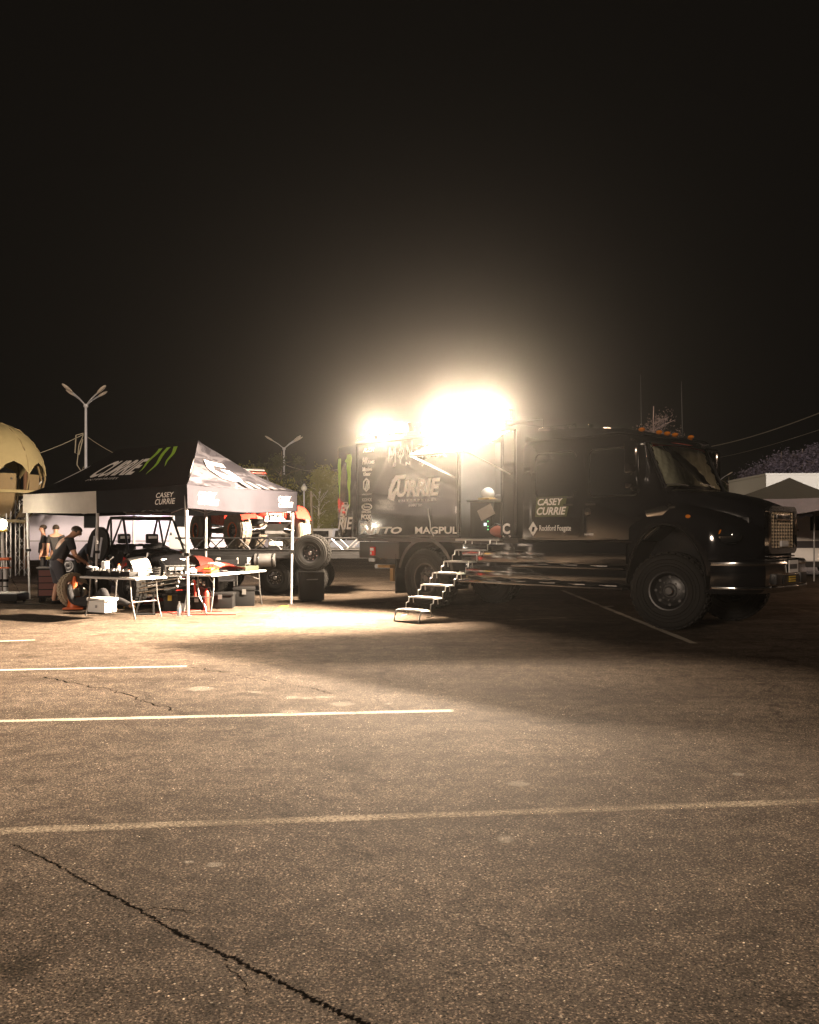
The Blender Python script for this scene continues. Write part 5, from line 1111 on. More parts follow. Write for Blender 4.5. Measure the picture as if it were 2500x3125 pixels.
o = put('tool_stand', 588, 1872, 'pale hooked tube stand holding red and silver tools by the tent leg', 'stand')
mb = MB(); mb.tube([(0.02, 0.35, 0.72), (0.03, 0.3, 0.5), (0.08, 0.2, 0.3), (0.22, 0.1, 0.12), (0.25, 0.06, 0.01), (0.18, 0.05, 0.01)], 0.014, 6); mb.tube([(0.02, 0.35, 0.72), (-0.15, 0.35, 0.74), (-0.18, 0.3, 0.5), (-0.15, 0.25, 0.25)], 0.014, 6); mb.build('tube_frame', ALU, o)
for k in range(5): MB().ball((-0.14 + 0.07 * k, 0.33, 0.55 + 0.05 * (k % 2)), 0.035, 0.03, 0.05, 8).build('silver_tool', CHR, o)
MB().cyl((-0.02, 0.3, 0.30), (-0.04, 0.3, 0.62), 0.022).build('red_tool', RDT, o)
# work light on a stand at the left edge
WL = thing('work_light_stand', (-8.95, 19.45, 0), 'work light burning on a pole with orange clamps at the left edge', 'work light')
MB().tube([(0.06, 0, 0.28), (0.03, 0, 1.0), (0, 0, 1.62)], 0.03, 8).build('pole', WHITE, WL)
mb = MB(); mb.box(-0.09, 0.09, -0.10, 0.06, 1.56, 1.61); hd_ = mb.build('lamp_head', YEL, WL, bevel=0.015)
MB().ball((0, -0.02, 1.73), 0.10, 0.10, 0.11, 14).build('lens', emis('work_light_lens', (1, 0.86, 0.66), 60), hd_)
lamp('work_light', 'POINT', WL, (0, -0.02, 1.73), (0, 0, 0), 1000, (1, 0.86, 0.66), 0.105)
mb = MB(); mb.box(-0.17, 0.17, -0.06, 0.08, 0.94, 1.0); mb.build('clamp', ORNG, WL, bevel=0.01); MB().box(-0.10, 0.16, -0.05, 0.07, 0.76, 0.79).build('clamp', ORNG, WL)
for x in (-0.04, 0.10):
    mb = MB(); mb.cyl((x, -0.06, 0.26), (x, -0.06, 0.74), 0.052, n=12); cb = mb.build('bottle_tube', WPLAS, WL)
    for z0, z1 in ((0.47, 0.53), (0.36, 0.38)): MB().cyl((x, -0.06, z0), (x, -0.06, z1), 0.056, n=12).build('band', BLKP, cb)
mb = MB(); mb.tube([(0.16, 0, 0.6), (0.3, 0.02, 0.35), (0.42, 0.0, 0.16)], 0.006, 5); mb.build('cable', BLKP, WL)
MB().box(-0.35, 0.42, -0.25, 0.3, 0.215, 0.235).build('base_board', WHITE, WL, bevel=0.005); mb = MB(); mb.box(-0.38, 0.45, -0.28, 0.32, 0.06, 0.21); mb.build('base_box', BLKP, WL, bevel=0.015)
for x in (-0.3, 0.36):
    for y in (-0.2, 0.24): MB().cyl((x, y, 0.03), (x + 0.03, y, 0.03), 0.03, n=10).build('caster', RUB, WL)
o = put('drill', 115, 1700, 'yellow cordless drill hanging behind the man in shorts', 'drill'); o.location = (-7.95, 19.6, 0.95)
MB().box(-0.1, 0.08, -0.03, 0.03, 0.0, 0.07).build('motor_housing', YEL, o, bevel=0.012); MB().box(-0.06, -0.01, -0.025, 0.025, -0.16, -0.002).build('grip', BLKP, o, bevel=0.01); MB().cyl((0.08, 0, 0.035), (0.17, 0, 0.035), 0.02, 0.01).build('chuck', STEEL, o)
o2 = thing('tool_cart', (-7.95, 19.62, 0), 'dark wheeled tool cart behind the man in shorts', 'cart', R(8))
MB().box(-0.25, 0.25, -0.15, 0.25, 0.12, 0.76).build('cart_body', BLKP, o2, bevel=0.015); MB().box(-0.27, 0.27, -0.17, 0.27, 0.762, 0.785).build('cart_top', STEEL, o2)
for k in range(4): MB().box(-0.22, 0.22, -0.165, -0.152, 0.16 + 0.145 * k, 0.285 + 0.145 * k).build('drawer', mat('dark_red_paint', (0.10, 0.02, 0.015), 0.5), o2)
for x in (-0.2, 0.2):
    for y in (-0.1, 0.2): MB().cyl((x - 0.02, y, 0.06), (x + 0.02, y, 0.06), 0.058, n=12).build('caster', RUB, o2)
o.location = (-7.95, 19.62, 0.95)

# more workshop clutter under the canopy
r1 = T1.rotation_euler.z
for k, lab in enumerate(('lowest of the bright steel rods sticking out beside the near table', 'second lowest bright steel rod beside the near table', 'second highest bright steel rod beside the near table', 'highest bright steel rod beside the near table')):
    o = thing('tie_rod', (-4.72 + 0.03 * k, 16.65, 0.42 + 0.085 * k), lab, 'rod', R(18 + 4 * k), 'steel rods by the near table')
    MB().cyl((-0.38, 0, 0.0), (0.30, 0, 0.10), 0.016, n=8).build('shaft', CHR, o); MB().ball((0.33, 0, 0.104), 0.032, n=10).build('ball_joint', STEEL, o)
o = thing('parts_stand', (-4.85, 16.75, 0), 'dark metal stand propping the steel rods beside the near table', 'stand', R(15))
MB().box(-0.22, 0.02, -0.12, 0.12, 0.40, 0.43).build('stand_top', BLKM, o); mb = MB()
for x in (-0.2, 0.0): mb.cyl((x, 0, 0.40), (x * 1.6, 0.0, 0.0), 0.018, n=8)
mb.build('leg', BLKM, o); MB().box(-0.34, 0.04, -0.14, 0.14, 0.001, 0.02).build('base', BLKM, o)
o = put('floor_jack', 452, 1848, 'red floor jack with a long handle under the black buggy', 'jack', R(40))
MB().prism([(-0.32, 0.05), (0.30, 0.05), (0.34, 0.14), (0.1, 0.19), (-0.32, 0.14)], lambda a, b, c: (a, c, b), -0.13, 0.13).build('jack_body', RDT, o, bevel=0.015); MB().cyl((-0.3, 0, 0.15), (-1.0, 0, 0.72), 0.017, n=8).build('handle', CHR, o); MB().cyl((0.24, 0, 0.19), (0.24, 0, 0.25), 0.05, n=12).build('saddle', STEEL, o)
for x in (-0.25, 0.25):
    for y in (-0.14, 0.14): MB().cyl((x, y - 0.02, 0.045), (x, y + 0.02, 0.045), 0.045, n=12).build('roller', STEEL, o)
for (x, y, lab) in ((-5.75, 18.2, 'yellow jack stand left of the black buggy front wheel'), (-4.55, 18.9, 'yellow jack stand right of the black buggy nose')):
    o = thing('jack_stand', (x, y, 0), lab, 'jack stand', 0.3, 'jack stands under the black buggy'); mb = MB()
    for a, b in ((-1, -1), (1, -1), (1, 1), (-1, 1)): mb.cyl((a * 0.12, b * 0.12, 0.0), (a * 0.03, b * 0.03, 0.27), 0.016, n=6)
    mb.box(-0.12, 0.12, -0.125, -0.115, 0.06, 0.08); mb.box(-0.12, 0.12, 0.115, 0.125, 0.06, 0.08); mb.build('tripod', YEL, o); MB().cyl((0, 0, 0.25), (0, 0, 0.38), 0.022, n=8).build('post', STEEL, o)
o = thing('tool_chest', (-6.0, 22.4, 0), 'tall red tool chest with steel drawer pulls at the back of the tent', 'tool chest', R(-40))
MB().box(-0.4, 0.4, -0.25, 0.25, 0.10, 1.02).build('chest_body', RDT, o, bevel=0.012)
for k in range(5):
    d = MB().box(-0.37, 0.37, -0.265, -0.252, 0.14 + 0.17 * k, 0.29 + 0.17 * k).build('drawer', RDT, o, bevel=0.004); MB().box(-0.30, 0.30, -0.285, -0.266, 0.255 + 0.17 * k, 0.275 + 0.17 * k).build('drawer_pull', CHR, d)
for x in (-0.34, 0.34):
    for y in (-0.2, 0.2): MB().cyl((x - 0.02, y, 0.05), (x + 0.02, y, 0.05), 0.048, n=12).build('caster', RUB, o)
for (x, y, a, lab) in ((-7.55, 21.2, 60, 'black folding camp chair behind the leaning person'), (-4.3, 20.6, 200, 'black folding camp chair in front of the trailer rail')):
    o = thing('camp_chair', (x, y, 0), lab, 'chair', R(a), 'camp chairs in the tent')
    MB().box(-0.25, 0.25, -0.22, 0.24, 0.42, 0.45).build('seat', CLOTHK, o, bevel=0.01); MB().slab((-0.25, 0.24, 0.46), (0.25, 0.24, 0.46), (-0.25, 0.34, 0.92), 0.015).build('backrest', CLOTHK, o)
    for x2, y2 in ((-0.25, -0.22), (0.25, -0.22), (0.25, 0.24), (-0.25, 0.24)): MB().cyl((x2, y2, 0.0), (x2 * 0.96, y2 * 0.96, 0.62 if y2 < 0 else 0.95), 0.012, n=6).build('leg', STEEL, o)
    for s in (-1, 1): MB().box(min(s * 0.22, s * 0.29), max(s * 0.22, s * 0.29), -0.25, 0.26, 0.625, 0.645).build('armrest', BLKP, o)
o = put('fire_extinguisher', 630, 1862, 'red fire extinguisher on the asphalt between the two dark crates', 'fire extinguisher')
mb = MB(); mb.lathe([(0.001, 0.002), (0.062, 0.0), (0.065, 0.03), (0.065, 0.34), (0.03, 0.40), (0.022, 0.43), (0.001, 0.43)], (0, 0, 0), 'z', 16); mb.build('cylinder', RDT, o); MB().box(-0.02, 0.08, -0.015, 0.015, 0.432, 0.455).build('lever', BLKM, o); MB().tube([(0.05, 0, 0.43), (0.10, 0, 0.36), (0.085, 0, 0.12)], 0.01, 6).build('hose', RUB, o)
mb = MB(); P0 = gp(470, 1878); pts = [P0 + Vector((0.55 * math.sin(i * 0.42) + 0.03 * i, 0.25 * math.cos(i * 0.31) - 0.02 * i + 0.9, 0.012)) for i in range(34)]; mb.tube(pts, 0.010, 6); tag(mb.build('air_hose', mat('dark_red_rubber', (0.22, 0.03, 0.02), 0.6)), 'dark red air hose looping over the asphalt under the near table', 'hose')
mb = MB(); mb.tube([Vector((-8.9, 19.4, 0.012)) + Vector((0.22 * i, -0.35 * math.sin(i * 0.5) - 0.03 * i, 0)) for i in range(18)], 0.009, 6); tag(mb.build('power_cable', BLKP), 'black power cable lying on the asphalt from the work light towards the cone', 'cable')
# ------------------------------------------------------------------ people
def skin_mesh(name, parent, nodes, edges, m, root=0, sub=2):
    me = bpy.data.meshes.new(name); me.from_pydata([n[0] for n in nodes], edges, []); o = link(name, me, parent)
    md = o.modifiers.new('skin', 'SKIN'); md.use_smooth_shade = True
    for i, n in enumerate(nodes):
        r = n[1]; r = r if isinstance(r, tuple) else (r, r)
        me.skin_vertices[0].data[i].radius = r; me.skin_vertices[0].data[i].use_root = (i == root)
    sd = o.modifiers.new('subdivision', 'SUBSURF'); sd.levels = sub; sd.render_levels = sub
    me.materials.append(m); return o
def hand(parent, wrist, d, up, m, curl=0.5, s=1.0):
    """palm, four fingers and a thumb in one mesh, reaching from the wrist along d"""
    d = Vector(d).normalized(); up = Vector(up); up = (up - d * up.dot(d)).normalized(); side = d.cross(up); w = Vector(wrist)
    nodes = [(w, 0.024 * s), (w + d * 0.045 * s, (0.036 * s, 0.018 * s)), (w + d * 0.085 * s, (0.038 * s, 0.016 * s))]; edges = [(0, 1), (1, 2)]
    for k, L_ in enumerate((0.062, 0.072, 0.068, 0.052)):
        b = w + d * 0.085 * s + side * (k - 1.5) * 0.021 * s; p1 = b + (d - up * curl * 0.4) .normalized() * L_ * 0.5 * s; p2 = p1 + (d - up * curl * 1.6).normalized() * L_ * 0.5 * s
        i = len(nodes); nodes += [(b + d * 0.008, 0.0095 * s), (p1, 0.009 * s), (p2, 0.0075 * s)]; edges += [(2, i), (i, i + 1), (i + 1, i + 2)]
    i = len(nodes); nodes += [(w + d * 0.035 * s - side * 0.045 * s, 0.011 * s), (w + d * 0.075 * s - side * 0.06 * s - up * 0.02 * curl, 0.009 * s)]; edges += [(1, i), (i, i + 1)]
    return nodes, edges
def person(loc, rz, label, pose, shirt, trousers, hairm, shorts=True, sleeves='short', grp=None, bald=False, shoe_m=None, skin=None):
    """pose: joint name -> local position (x forward, y left, z up)"""
    J = {k: Vector(v) for k, v in pose.items()}; Pn = thing('person', loc, label, 'person', rz, grp); skin = skin or SKIN
    nodes = [(J['pelvis'], (0.15, 0.115)), (J['waist'], (0.145, 0.11)), (J['chest'], (0.165, 0.12)), (J['neck'], 0.058), (J['head0'], 0.075), (J['head'], (0.098, 0.085)), (J['crown'], 0.055)]
    edges = [(0, 1), (1, 2), (2, 3), (3, 4), (4, 5), (5, 6)]; idx = {}
    def add(parent, key, r):
        nodes.append((J[key], r)); idx[key] = len(nodes) - 1; edges.append((parent, idx[key])); return idx[key]
    for s in 'lr':
        a = add(2, 'sho_' + s, 0.068); b = add(a, 'elb_' + s, 0.046); c = add(b, 'wri_' + s, 0.031)
        h = add(0, 'hip_' + s, 0.095); k = add(h, 'kne_' + s, 0.062); an = add(k, 'ank_' + s, 0.042); add(an, 'toe_' + s, 0.036)
        nodes.append((J['kne_' + s].lerp(J['ank_' + s], 0.3) , 0.064)); q = len(nodes) - 1; edges.remove((k, an)); edges += [(k, q), (q, an)]
        d = (J['wri_' + s] - J['elb_' + s]).normalized(); hn, he = hand(Pn, J['wri_' + s], d + Vector((0, 0, -0.15)), Vector((0.3, 0, 1)), skin, 0.6)
        base = len(nodes) - 1; nodes += hn[1:]; edges += [((c if x == 0 else base + x), base + y) for x, y in he]
    # face: nose, brow, ears grow from the head
    fwd = (J['face'] - J['head']).normalized(); upv = (J['crown'] - J['head0']).normalized(); sd = upv.cross(fwd).normalized()
    nodes.append((J['head'] + fwd * 0.115 - upv * 0.01, 0.013)); edges.append((5, len(nodes) - 1))
    skin_mesh('body', Pn, nodes, edges, skin)
    for k in (-1, 1):
        MB().ball(J['head'] + fwd * 0.083 + sd * 0.034 * k + upv * 0.02, 0.012, n=8).build('eye', mat('eye', (0.05, 0.035, 0.03), 0.2), Pn)
        MB().ball(J['head'] + sd * 0.092 * k, 0.022, 0.014, 0.032, 8).build('ear', skin, Pn)
    MB().ball(J['head'] + fwd * 0.088 - upv * 0.055, 0.012, 0.026, 0.007, 8).build('mouth', mat('lips', (0.35, 0.13, 0.1), 0.5), Pn)
    if not bald:
        c = J['head'] + upv * 0.035 - fwd * 0.018; mb = MB(); mb.ball((0, 0, 0), 0.108, 0.098, 0.092, 16); rot = Matrix((fwd, sd, upv)).transposed()
        mb.v = [c + rot @ Vector((v[0] * (1 + 0.03 * math.sin(40 * v[1])), v[1], max(v[2], -0.055 if v[0] < 0.02 else 0.012))) for v in mb.v]; mb.build('hair', hairm, Pn)
    # clothes: the same skeleton, a little thicker
    sn = [(J['pelvis'] + (J['waist'] - J['pelvis']) * 0.1, (0.168, 0.132)), (J['waist'], (0.172, 0.138)), (J['chest'], (0.188, 0.142)), (J['neck'].lerp(J['chest'], 0.3), 0.075)]; se = [(0, 1), (1, 2), (2, 3)]
    for s in 'lr':
        i = len(sn); end = J['sho_' + s].lerp(J['elb_' + s], 0.75) if sleeves == 'short' else J['elb_' + s]; sn += [(J['sho_' + s], 0.085), (end, 0.068 if sleeves == 'short' else 0.058)]; se += [(2, i), (i, i + 1)]
        if sleeves != 'short': sn.append((J['elb_' + s].lerp(J['wri_' + s], 0.95), 0.043)); se.append((i + 1, i + 2))
    skin_mesh('shirt', Pn, sn, se, shirt, 1)
    tn = [(J['pelvis'], (0.168, 0.135)), (J['pelvis'].lerp(J['waist'], 0.55), (0.160, 0.128))]; te = [(0, 1)]
    for s in 'lr':
        i = len(tn); kn = J['hip_' + s].lerp(J['kne_' + s], 1.0); tn += [(J['hip_' + s], 0.118), (kn, 0.098 if shorts else 0.082)]; te += [(0, i), (i, i + 1)]
        if not shorts: tn.append((J['kne_' + s].lerp(J['ank_' + s], 0.93), 0.062)); te.append((i + 1, i + 2))
        else: tn.append((J['kne_' + s].lerp(J['ank_' + s], 0.12), 0.095)); te.append((i + 1, i + 2))
    skin_mesh('shorts' if shorts else 'trousers', Pn, tn, te, trousers)
    for s in 'lr':
        a, t = J['ank_' + s], J['toe_' + s]; d = (t - a); d.z = 0; d = d.normalized() if d.length > 0.02 else Vector((1, 0, 0)); al = a - d * 0.05
        base = min(a.z - 0.06, t.z - 0.03)
        skin_mesh('shoe', Pn, [(Vector((al.x, al.y, base + 0.045)), (0.045, 0.045)), (Vector((a.x, a.y, base + 0.055)), (0.052, 0.05)), (Vector((t.x, t.y, base + 0.036)) + d * 0.03, (0.05, 0.036)), (a + Vector((0, 0, 0.01)), 0.05)], [(0, 1), (1, 2), (1, 3)], shoe_m or BLKP, 1)
    return Pn
bend = dict(pelvis=(-0.06, 0, 0.90), waist=(0.0, 0, 1.08), chest=(0.13, 0, 1.30), neck=(0.22, 0, 1.46), head0=(0.26, 0, 1.50), head=(0.32, 0, 1.56), crown=(0.35, 0, 1.66), face=(0.42, 0, 1.50),
            sho_l=(0.13, 0.22, 1.37), elb_l=(0.20, 0.32, 1.08), wri_l=(0.42, 0.18, 0.95), sho_r=(0.13, -0.22, 1.37), elb_r=(0.18, -0.33, 1.07), wri_r=(0.40, -0.20, 0.93),
            hip_l=(-0.06, 0.12, 0.86), kne_l=(0.02, 0.15, 0.48), ank_l=(-0.06, 0.17, 0.09), toe_l=(0.10, 0.20, 0.04), hip_r=(-0.06, -0.12, 0.86), kne_r=(0.04, -0.13, 0.48), ank_r=(0.02, -0.15, 0.09), toe_r=(0.18, -0.17, 0.04))
MAN = person((-7.50, 18.95, 0), R(38), 'person in a dark T-shirt and shorts seen from behind beside the traffic cone', bend, CLOTHK, mat('charcoal_cotton', (0.07, 0.07, 0.085), 0.9, bump=0.3, bscale=200), HAIR, True, shoe_m=BLKP); MAN.scale = (1.14, 1.14, 1.0)
bend2 = {k: Vector(v) for k, v in bend.items()}
for k, (dx, dz) in dict(waist=(0.05, -0.02), chest=(0.14, -0.10), neck=(0.2, -0.16), head0=(0.22, -0.18), head=(0.24, -0.2), crown=(0.28, -0.24), face=(0.2, -0.26), sho_l=(0.14, -0.12), sho_r=(0.14, -0.12), elb_l=(0.2, -0.1), elb_r=(0.2, -0.1), wri_l=(0.2, -0.08), wri_r=(0.2, -0.08)).items(): bend2[k] = bend2[k] + Vector((dx, 0, dz))
person((-7.30, 19.75, 0), R(-12), 'person in a slate shirt leaning forward between the man in shorts and the tent leg', bend2, CLOTHG, CLOTHK, HAIR, False, bald=True)
stand = dict(pelvis=(0, 0, 0.92), waist=(0, 0, 1.10), chest=(0.01, 0, 1.34), neck=(0.01, 0, 1.52), head0=(0.02, 0, 1.57), head=(0.03, 0, 1.66), crown=(0.02, 0, 1.76), face=(0.13, 0, 1.65),
             sho_l=(0, 0.19, 1.42), elb_l=(-0.02, 0.24, 1.13), wri_l=(0.08, 0.23, 0.88), sho_r=(0, -0.19, 1.42), elb_r=(-0.02, -0.24, 1.13), wri_r=(0.08, -0.23, 0.88),
             hip_l=(0, 0.10, 0.88), kne_l=(0.02, 0.11, 0.49), ank_l=(0, 0.12, 0.09), toe_l=(0.15, 0.14, 0.04), hip_r=(0, -0.10, 0.88), kne_r=(0.02, -0.11, 0.49), ank_r=(0, -0.12, 0.09), toe_r=(0.15, -0.14, 0.04))
person((-11.0, 26.6, 0), R(200), 'person in dark clothes standing with their back turned far behind the tent, on the left', stand, CLOTHK, CLOTHK, HAIR, True)
person((-10.55, 26.4, 0), R(120), 'person in a grey shirt standing beside another one far behind the tent', stand, mat('grey_cotton', (0.045, 0.042, 0.042), 0.9, bump=0.3, bscale=200), CLOTHK, HAIR, True)
lie = dict(pelvis=(0, 0, 0.16), waist=(0.18, 0, 0.15), chest=(0.42, 0, 0.16), neck=(0.62, 0, 0.17), head0=(0.67, 0, 0.17), head=(0.77, 0, 0.17), crown=(0.88, 0, 0.17), face=(0.77, 0, 0.28),
           sho_l=(0.52, 0.20, 0.16), elb_l=(0.50, 0.28, 0.36), wri_l=(0.66, 0.14, 0.50), sho_r=(0.52, -0.20, 0.16), elb_r=(0.50, -0.28, 0.36), wri_r=(0.66, -0.14, 0.50),
           hip_l=(-0.05, 0.11, 0.14), kne_l=(-0.34, 0.16, 0.42), ank_l=(-0.56, 0.17, 0.10), toe_l=(-0.71, 0.19, 0.05), hip_r=(-0.05, -0.11, 0.14), kne_r=(-0.40, -0.14, 0.20), ank_r=(-0.78, -0.17, 0.09), toe_r=(-0.83, -0.19, 0.20))
person((-6.25, 17.75, 0), R(150), 'person in black trousers lying on the asphalt at work beside the buggy', lie, CLOTHK, CLOTHK, HAIR, False, 'long', shoe_m=mat('tan_suede', (0.35, 0.26, 0.15), 0.8))
# ------------------------------------------------------------------ street lamps, poles, wires
GALV = mat('galvanised_steel', (0.45, 0.45, 0.47), 0.5, 0.4, bump=0.15)
def street_lamp(loc, h, arms, label, grp='tall unlit street lamps', reach=0.85, rise=0.6, sc=0.72):
    S = thing('street_lamp', loc, label, 'street lamp', 0, grp)
    mb = MB(); mb.cyl((0, 0, 0), (0, 0, h), 0.13 * sc, 0.085 * sc, 10); mb.build('pole', GALV, S)
    mb = MB(); mb.lathe([(0.12 * sc, h - 0.1), (0.17 * sc, h - 0.05), (0.17 * sc, h + 0.05), (0.05, h + 0.1)], (0, 0, 0), 'z', 10)
    for z in (h * 0.32, h * 0.36): mb.lathe([(0.12 * sc, z), (0.15 * sc, z + 0.01), (0.15 * sc, z + 0.05), (0.12 * sc, z + 0.06)], (0, 0, 0), 'z', 10)
    mb.build('collar', GALV, S)
    for a in arms:
        d = Vector((math.cos(R(a)), math.sin(R(a)), 0)); e = d * reach + Vector((0, 0, h + rise)); s = d * (reach * 0.5) + Vector((0, 0, h + rise * 0.58))
        ar = MB().tube([(0, 0, h), s, e], 0.05 * sc, 6).build('arm', GALV, S)
        q = Vector((-d.y, d.x, 0)); t = (e - s).normalized(); n = t.cross(q); mb = MB()
        rings = [(-0.05, 0.06, 0.05), (0.12, 0.13, 0.09), (0.38, 0.17, 0.10), (0.58, 0.11, 0.06), (0.64, 0.02, 0.02)]
        vs = []
        for f, w, hh in rings:
            for i in range(10):
                an = 2 * math.pi * i / 10; vs.append(e + t * f + q * w * sc * math.cos(an) + n * hh * sc * math.sin(an))
        mb.add(vs, [(k * 10 + i, k * 10 + (i + 1) % 10, (k + 1) * 10 + (i + 1) % 10, (k + 1) * 10 + i) for k in range(4) for i in range(10)]); mb.build('lamp_head', mat('lamp_housing', (0.42, 0.36, 0.30), 0.5), ar)
    return S
L1 = street_lamp(((262 - 1250) / 2700 * 45, 45, 0), 8.0, (153, 238, 62, 332), 'tall street lamp with four arms behind the canopy tent')
L2 = street_lamp(((867 - 1250) / 2700 * 66, 66, 0), 7.8, (190, 18, -20), 'tall street lamp with three arms between tent and truck')
L3 = street_lamp(((2197 - 1250) / 2700 * 96, 96, 0), 7.2, (180, 0), 'far street lamp with two arms seen beside the truck windscreen')
mb = MB(); c = Vector(L1.location)
mb.tube([(-0.12, 0, 6.6), (-0.5, 0, 6.5), (-0.55, 0, 5.6), (-0.35, 0, 5.5), (-0.15, 0, 6.3)], 0.03, 5); mb.tube([(-0.13, 0, 6.5), (-0.35, 0, 6.0), (-0.45, 0, 5.0), (-0.2, 0, 4.6), (-0.12, 0, 4.9)], 0.025, 5); mb.build('cable_loop', mat('cable_sheath', (0.3, 0.27, 0.2), 0.7), L1)
def wire(name, a, b, sag, label, r=0.02):
    a, b = Vector(a), Vector(b); mb = MB(); mb.tube([a.lerp(b, i / 24) - Vector((0, 0, sag * 4 * (i / 24) * (1 - i / 24))) for i in range(25)], r, 5)
    return tag(mb.build(name, mat('cable_sheath', (0.3, 0.27, 0.2), 0.7)), label, 'cable')
lp = Vector(L1.location)
wire('cable', lp + Vector((-0.1, 0, 6.55)), at(-40, 1425, 42), 0.2, 'cable running down to the left from the four-armed street lamp')
wire('cable', lp + Vector((0.1, 0, 6.4)), at(440, 1420, 44), 0.15, 'cable running down to the right from the four-armed street lamp', 0.012)
l2 = Vector(L2.location)
wire('cable', l2 + Vector((-0.1, 0, 6.6)), at(740, 1465, 64), 0.6, 'upper of two cables slanting left from the three-armed street lamp')
wire('cable', l2 + Vector((-0.1, 0, 6.5)), at(800, 1475, 60), 0.9, 'lower of two cables slanting left from the three-armed street lamp')
wire('cable', l2 + Vector((0.1, 0, 6.6)), at(1060, 1425, 60), 0.4, 'cable sagging right from the three-armed street lamp towards the truck')
wire('cable', at(2172, 1362, 70), at(2620, 1212, 40), 0.25, 'bright cable rising to the right above the pale building', 0.028)
wire('cable', at(2172, 1400, 90), at(2620, 1270, 45), 0.25, 'faint lower cable rising to the right above the violet trees', 0.014)
# slim posts between tent and truck
o = thing('globe_lamp', at(928, 1625, 50) * 1.0, 'small globe lamp on a thin post right of the tent', 'lamp post'); o.location.z = 0
MB().cyl((0, 0, 0), (0, 0, 3.9), 0.04, n=8).build('pole', GALV, o); MB().ball((0, 0, 4.05), 0.17, n=12).build('globe', mat('frosted_globe', (0.6, 0.58, 0.5), 0.3), o); MB().cyl((0, 0, 4.2), (0, 0, 4.3), 0.1, 0.03).build('cap', GALV, o)
o = thing('utility_post', at(952, 1625, 48), 'bare wooden post right of the globe lamp', 'post'); o.location.z = 0
MB().tube([(-0.02, 0, 0), (0.0, 0, 2.0), (-0.05, 0, 3.75)], 0.09, 8, 0.06).build('post', mat('grey_wood', (0.22, 0.18, 0.12), 0.8, bump=0.4), o); MB().box(-0.14, 0.10, -0.03, 0.03, 3.5, 3.58).build('cross_piece', mat('grey_wood', (0.22, 0.18, 0.12), 0.8), o)

# ------------------------------------------------------------------ trees
BARK = mat('bark', (0.16, 0.12, 0.085), 0.85, bump=0.6, bscale=9)
BIRCH = mat('pale_bark', (0.50, 0.46, 0.36), 0.8, bump=0.4, bscale=9)
def leaf_mat(name, col, var):
    m = mat(name, col, 0.6, var=var, vscale=1.2, trans=0.3); return m
LEAF_Y = leaf_mat('yellow_green_leaf', (0.21, 0.20, 0.04), 0.55); LEAF_D = leaf_mat('dark_green_leaf', (0.05, 0.055, 0.018), 0.5)
LEAF_V = leaf_mat('violet_lit_leaf', (0.17, 0.145, 0.17), 0.45)  # violet cast of the floodlight put into the leaf colour
def tree(px, Y, h, w, label, leaf, bark, seed, n=3000, base=0.18, ls=0.16, trunk=0.13, lean=0.0, grp=None, gap=0.35, depth=0.7):
    rnd = random.Random(seed); X = (px - 1250) / 2700 * Y
    T = thing('tree', (X, Y, 0), label, 'tree', 0, grp)
    mb = MB(); top = Vector((lean, 0, h * 0.93)); trunkp = [Vector((0, 0, 0)), Vector((lean * 0.2 + 0.1, 0, h * 0.3)), Vector((lean * 0.6 - 0.05, 0, h * 0.6)), top]; mb.tube(trunkp, trunk, 8, trunk * 0.2)
    tips = []
    for i in range(26):
        f = base + (0.9 - base) * i / 26; p = trunkp[0].lerp(top, f); p.x = lean * f; a = rnd.uniform(0, 6.28)
        prof = math.sin(math.pi * min(1, 0.18 + 0.86 * (f - base) / (1 - base))) ** 0.8
        r = w / 2 * prof * rnd.uniform(0.55, 1.05); q = p + Vector((r * math.cos(a), r * depth * math.sin(a), rnd.uniform(0.2, 0.5) * r + 0.2))
        m_ = p.lerp(q, 0.5) + Vector((0, 0, 0.1)); mb.tube([p, m_, q], trunk * 0.35 * (1 - f * 0.6), 5, 0.015); tips += [q, p.lerp(q, 0.7), m_]
    mb.build('trunk', bark, T)
    mb = MB(); clumps = [(t + Vector((rnd.gauss(0, 0.2), rnd.gauss(0, 0.2), rnd.gauss(0, 0.2))), rnd.uniform(0.25, 0.62) * w / 5.0 + 0.12) for t in tips if rnd.random() > gap]
    for i in range(n):
        c, r = rnd.choice(clumps); d = Vector((rnd.gauss(0, 1), rnd.gauss(0, 1), rnd.gauss(0, 0.8))) * r * 0.62; p = c + d
        if p.z < h * base * 0.8: continue
        a = Vector((rnd.gauss(0, 1), rnd.gauss(0, 1), rnd.gauss(0, 1))).normalized() * ls * rnd.uniform(0.5, 1.2); b = a.orthogonal().normalized() * ls * rnd.uniform(0.25, 0.5)
        mb.add([p - a * 0.5, p + b * 0.5, p + a * 0.5, p - b * 0.5], [(0, 1, 2, 3)])
    me = bpy.data.meshes.new('crown'); me.from_pydata(mb.v, [], mb.f); me.materials.append(leaf); link('crown', me, T)
    return T
GT = 'trees behind the tent'
tree(775, 56, 6.2, 4.2, 'yellow-green tree whose crown shows just above the tent roof', LEAF_Y, BARK, 11, 7000, 0.2, 0.24, grp=GT)
tree(860, 60, 7.6, 3.6, 'dark green tree directly behind the three-armed street lamp', LEAF_D, BARK, 12, 5500, 0.2, 0.24, grp=GT)
tree(962, 52, 5.9, 2.9, 'tall pale-barked tree left of the truck box', LEAF_Y, BIRCH, 13, 7500, 0.28, 0.18, 0.09, 0.45, grp=GT)
tree(1010, 54, 4.4, 3.2, 'bushy yellow-green tree beside the open truck door', LEAF_Y, BIRCH, 14, 7500, 0.22, 0.18, grp=GT)
tree(915, 58, 4.4, 3.0, 'thin leafy tree behind the globe lamp', LEAF_D, BARK, 15, 4500, 0.2, 0.2, grp=GT)
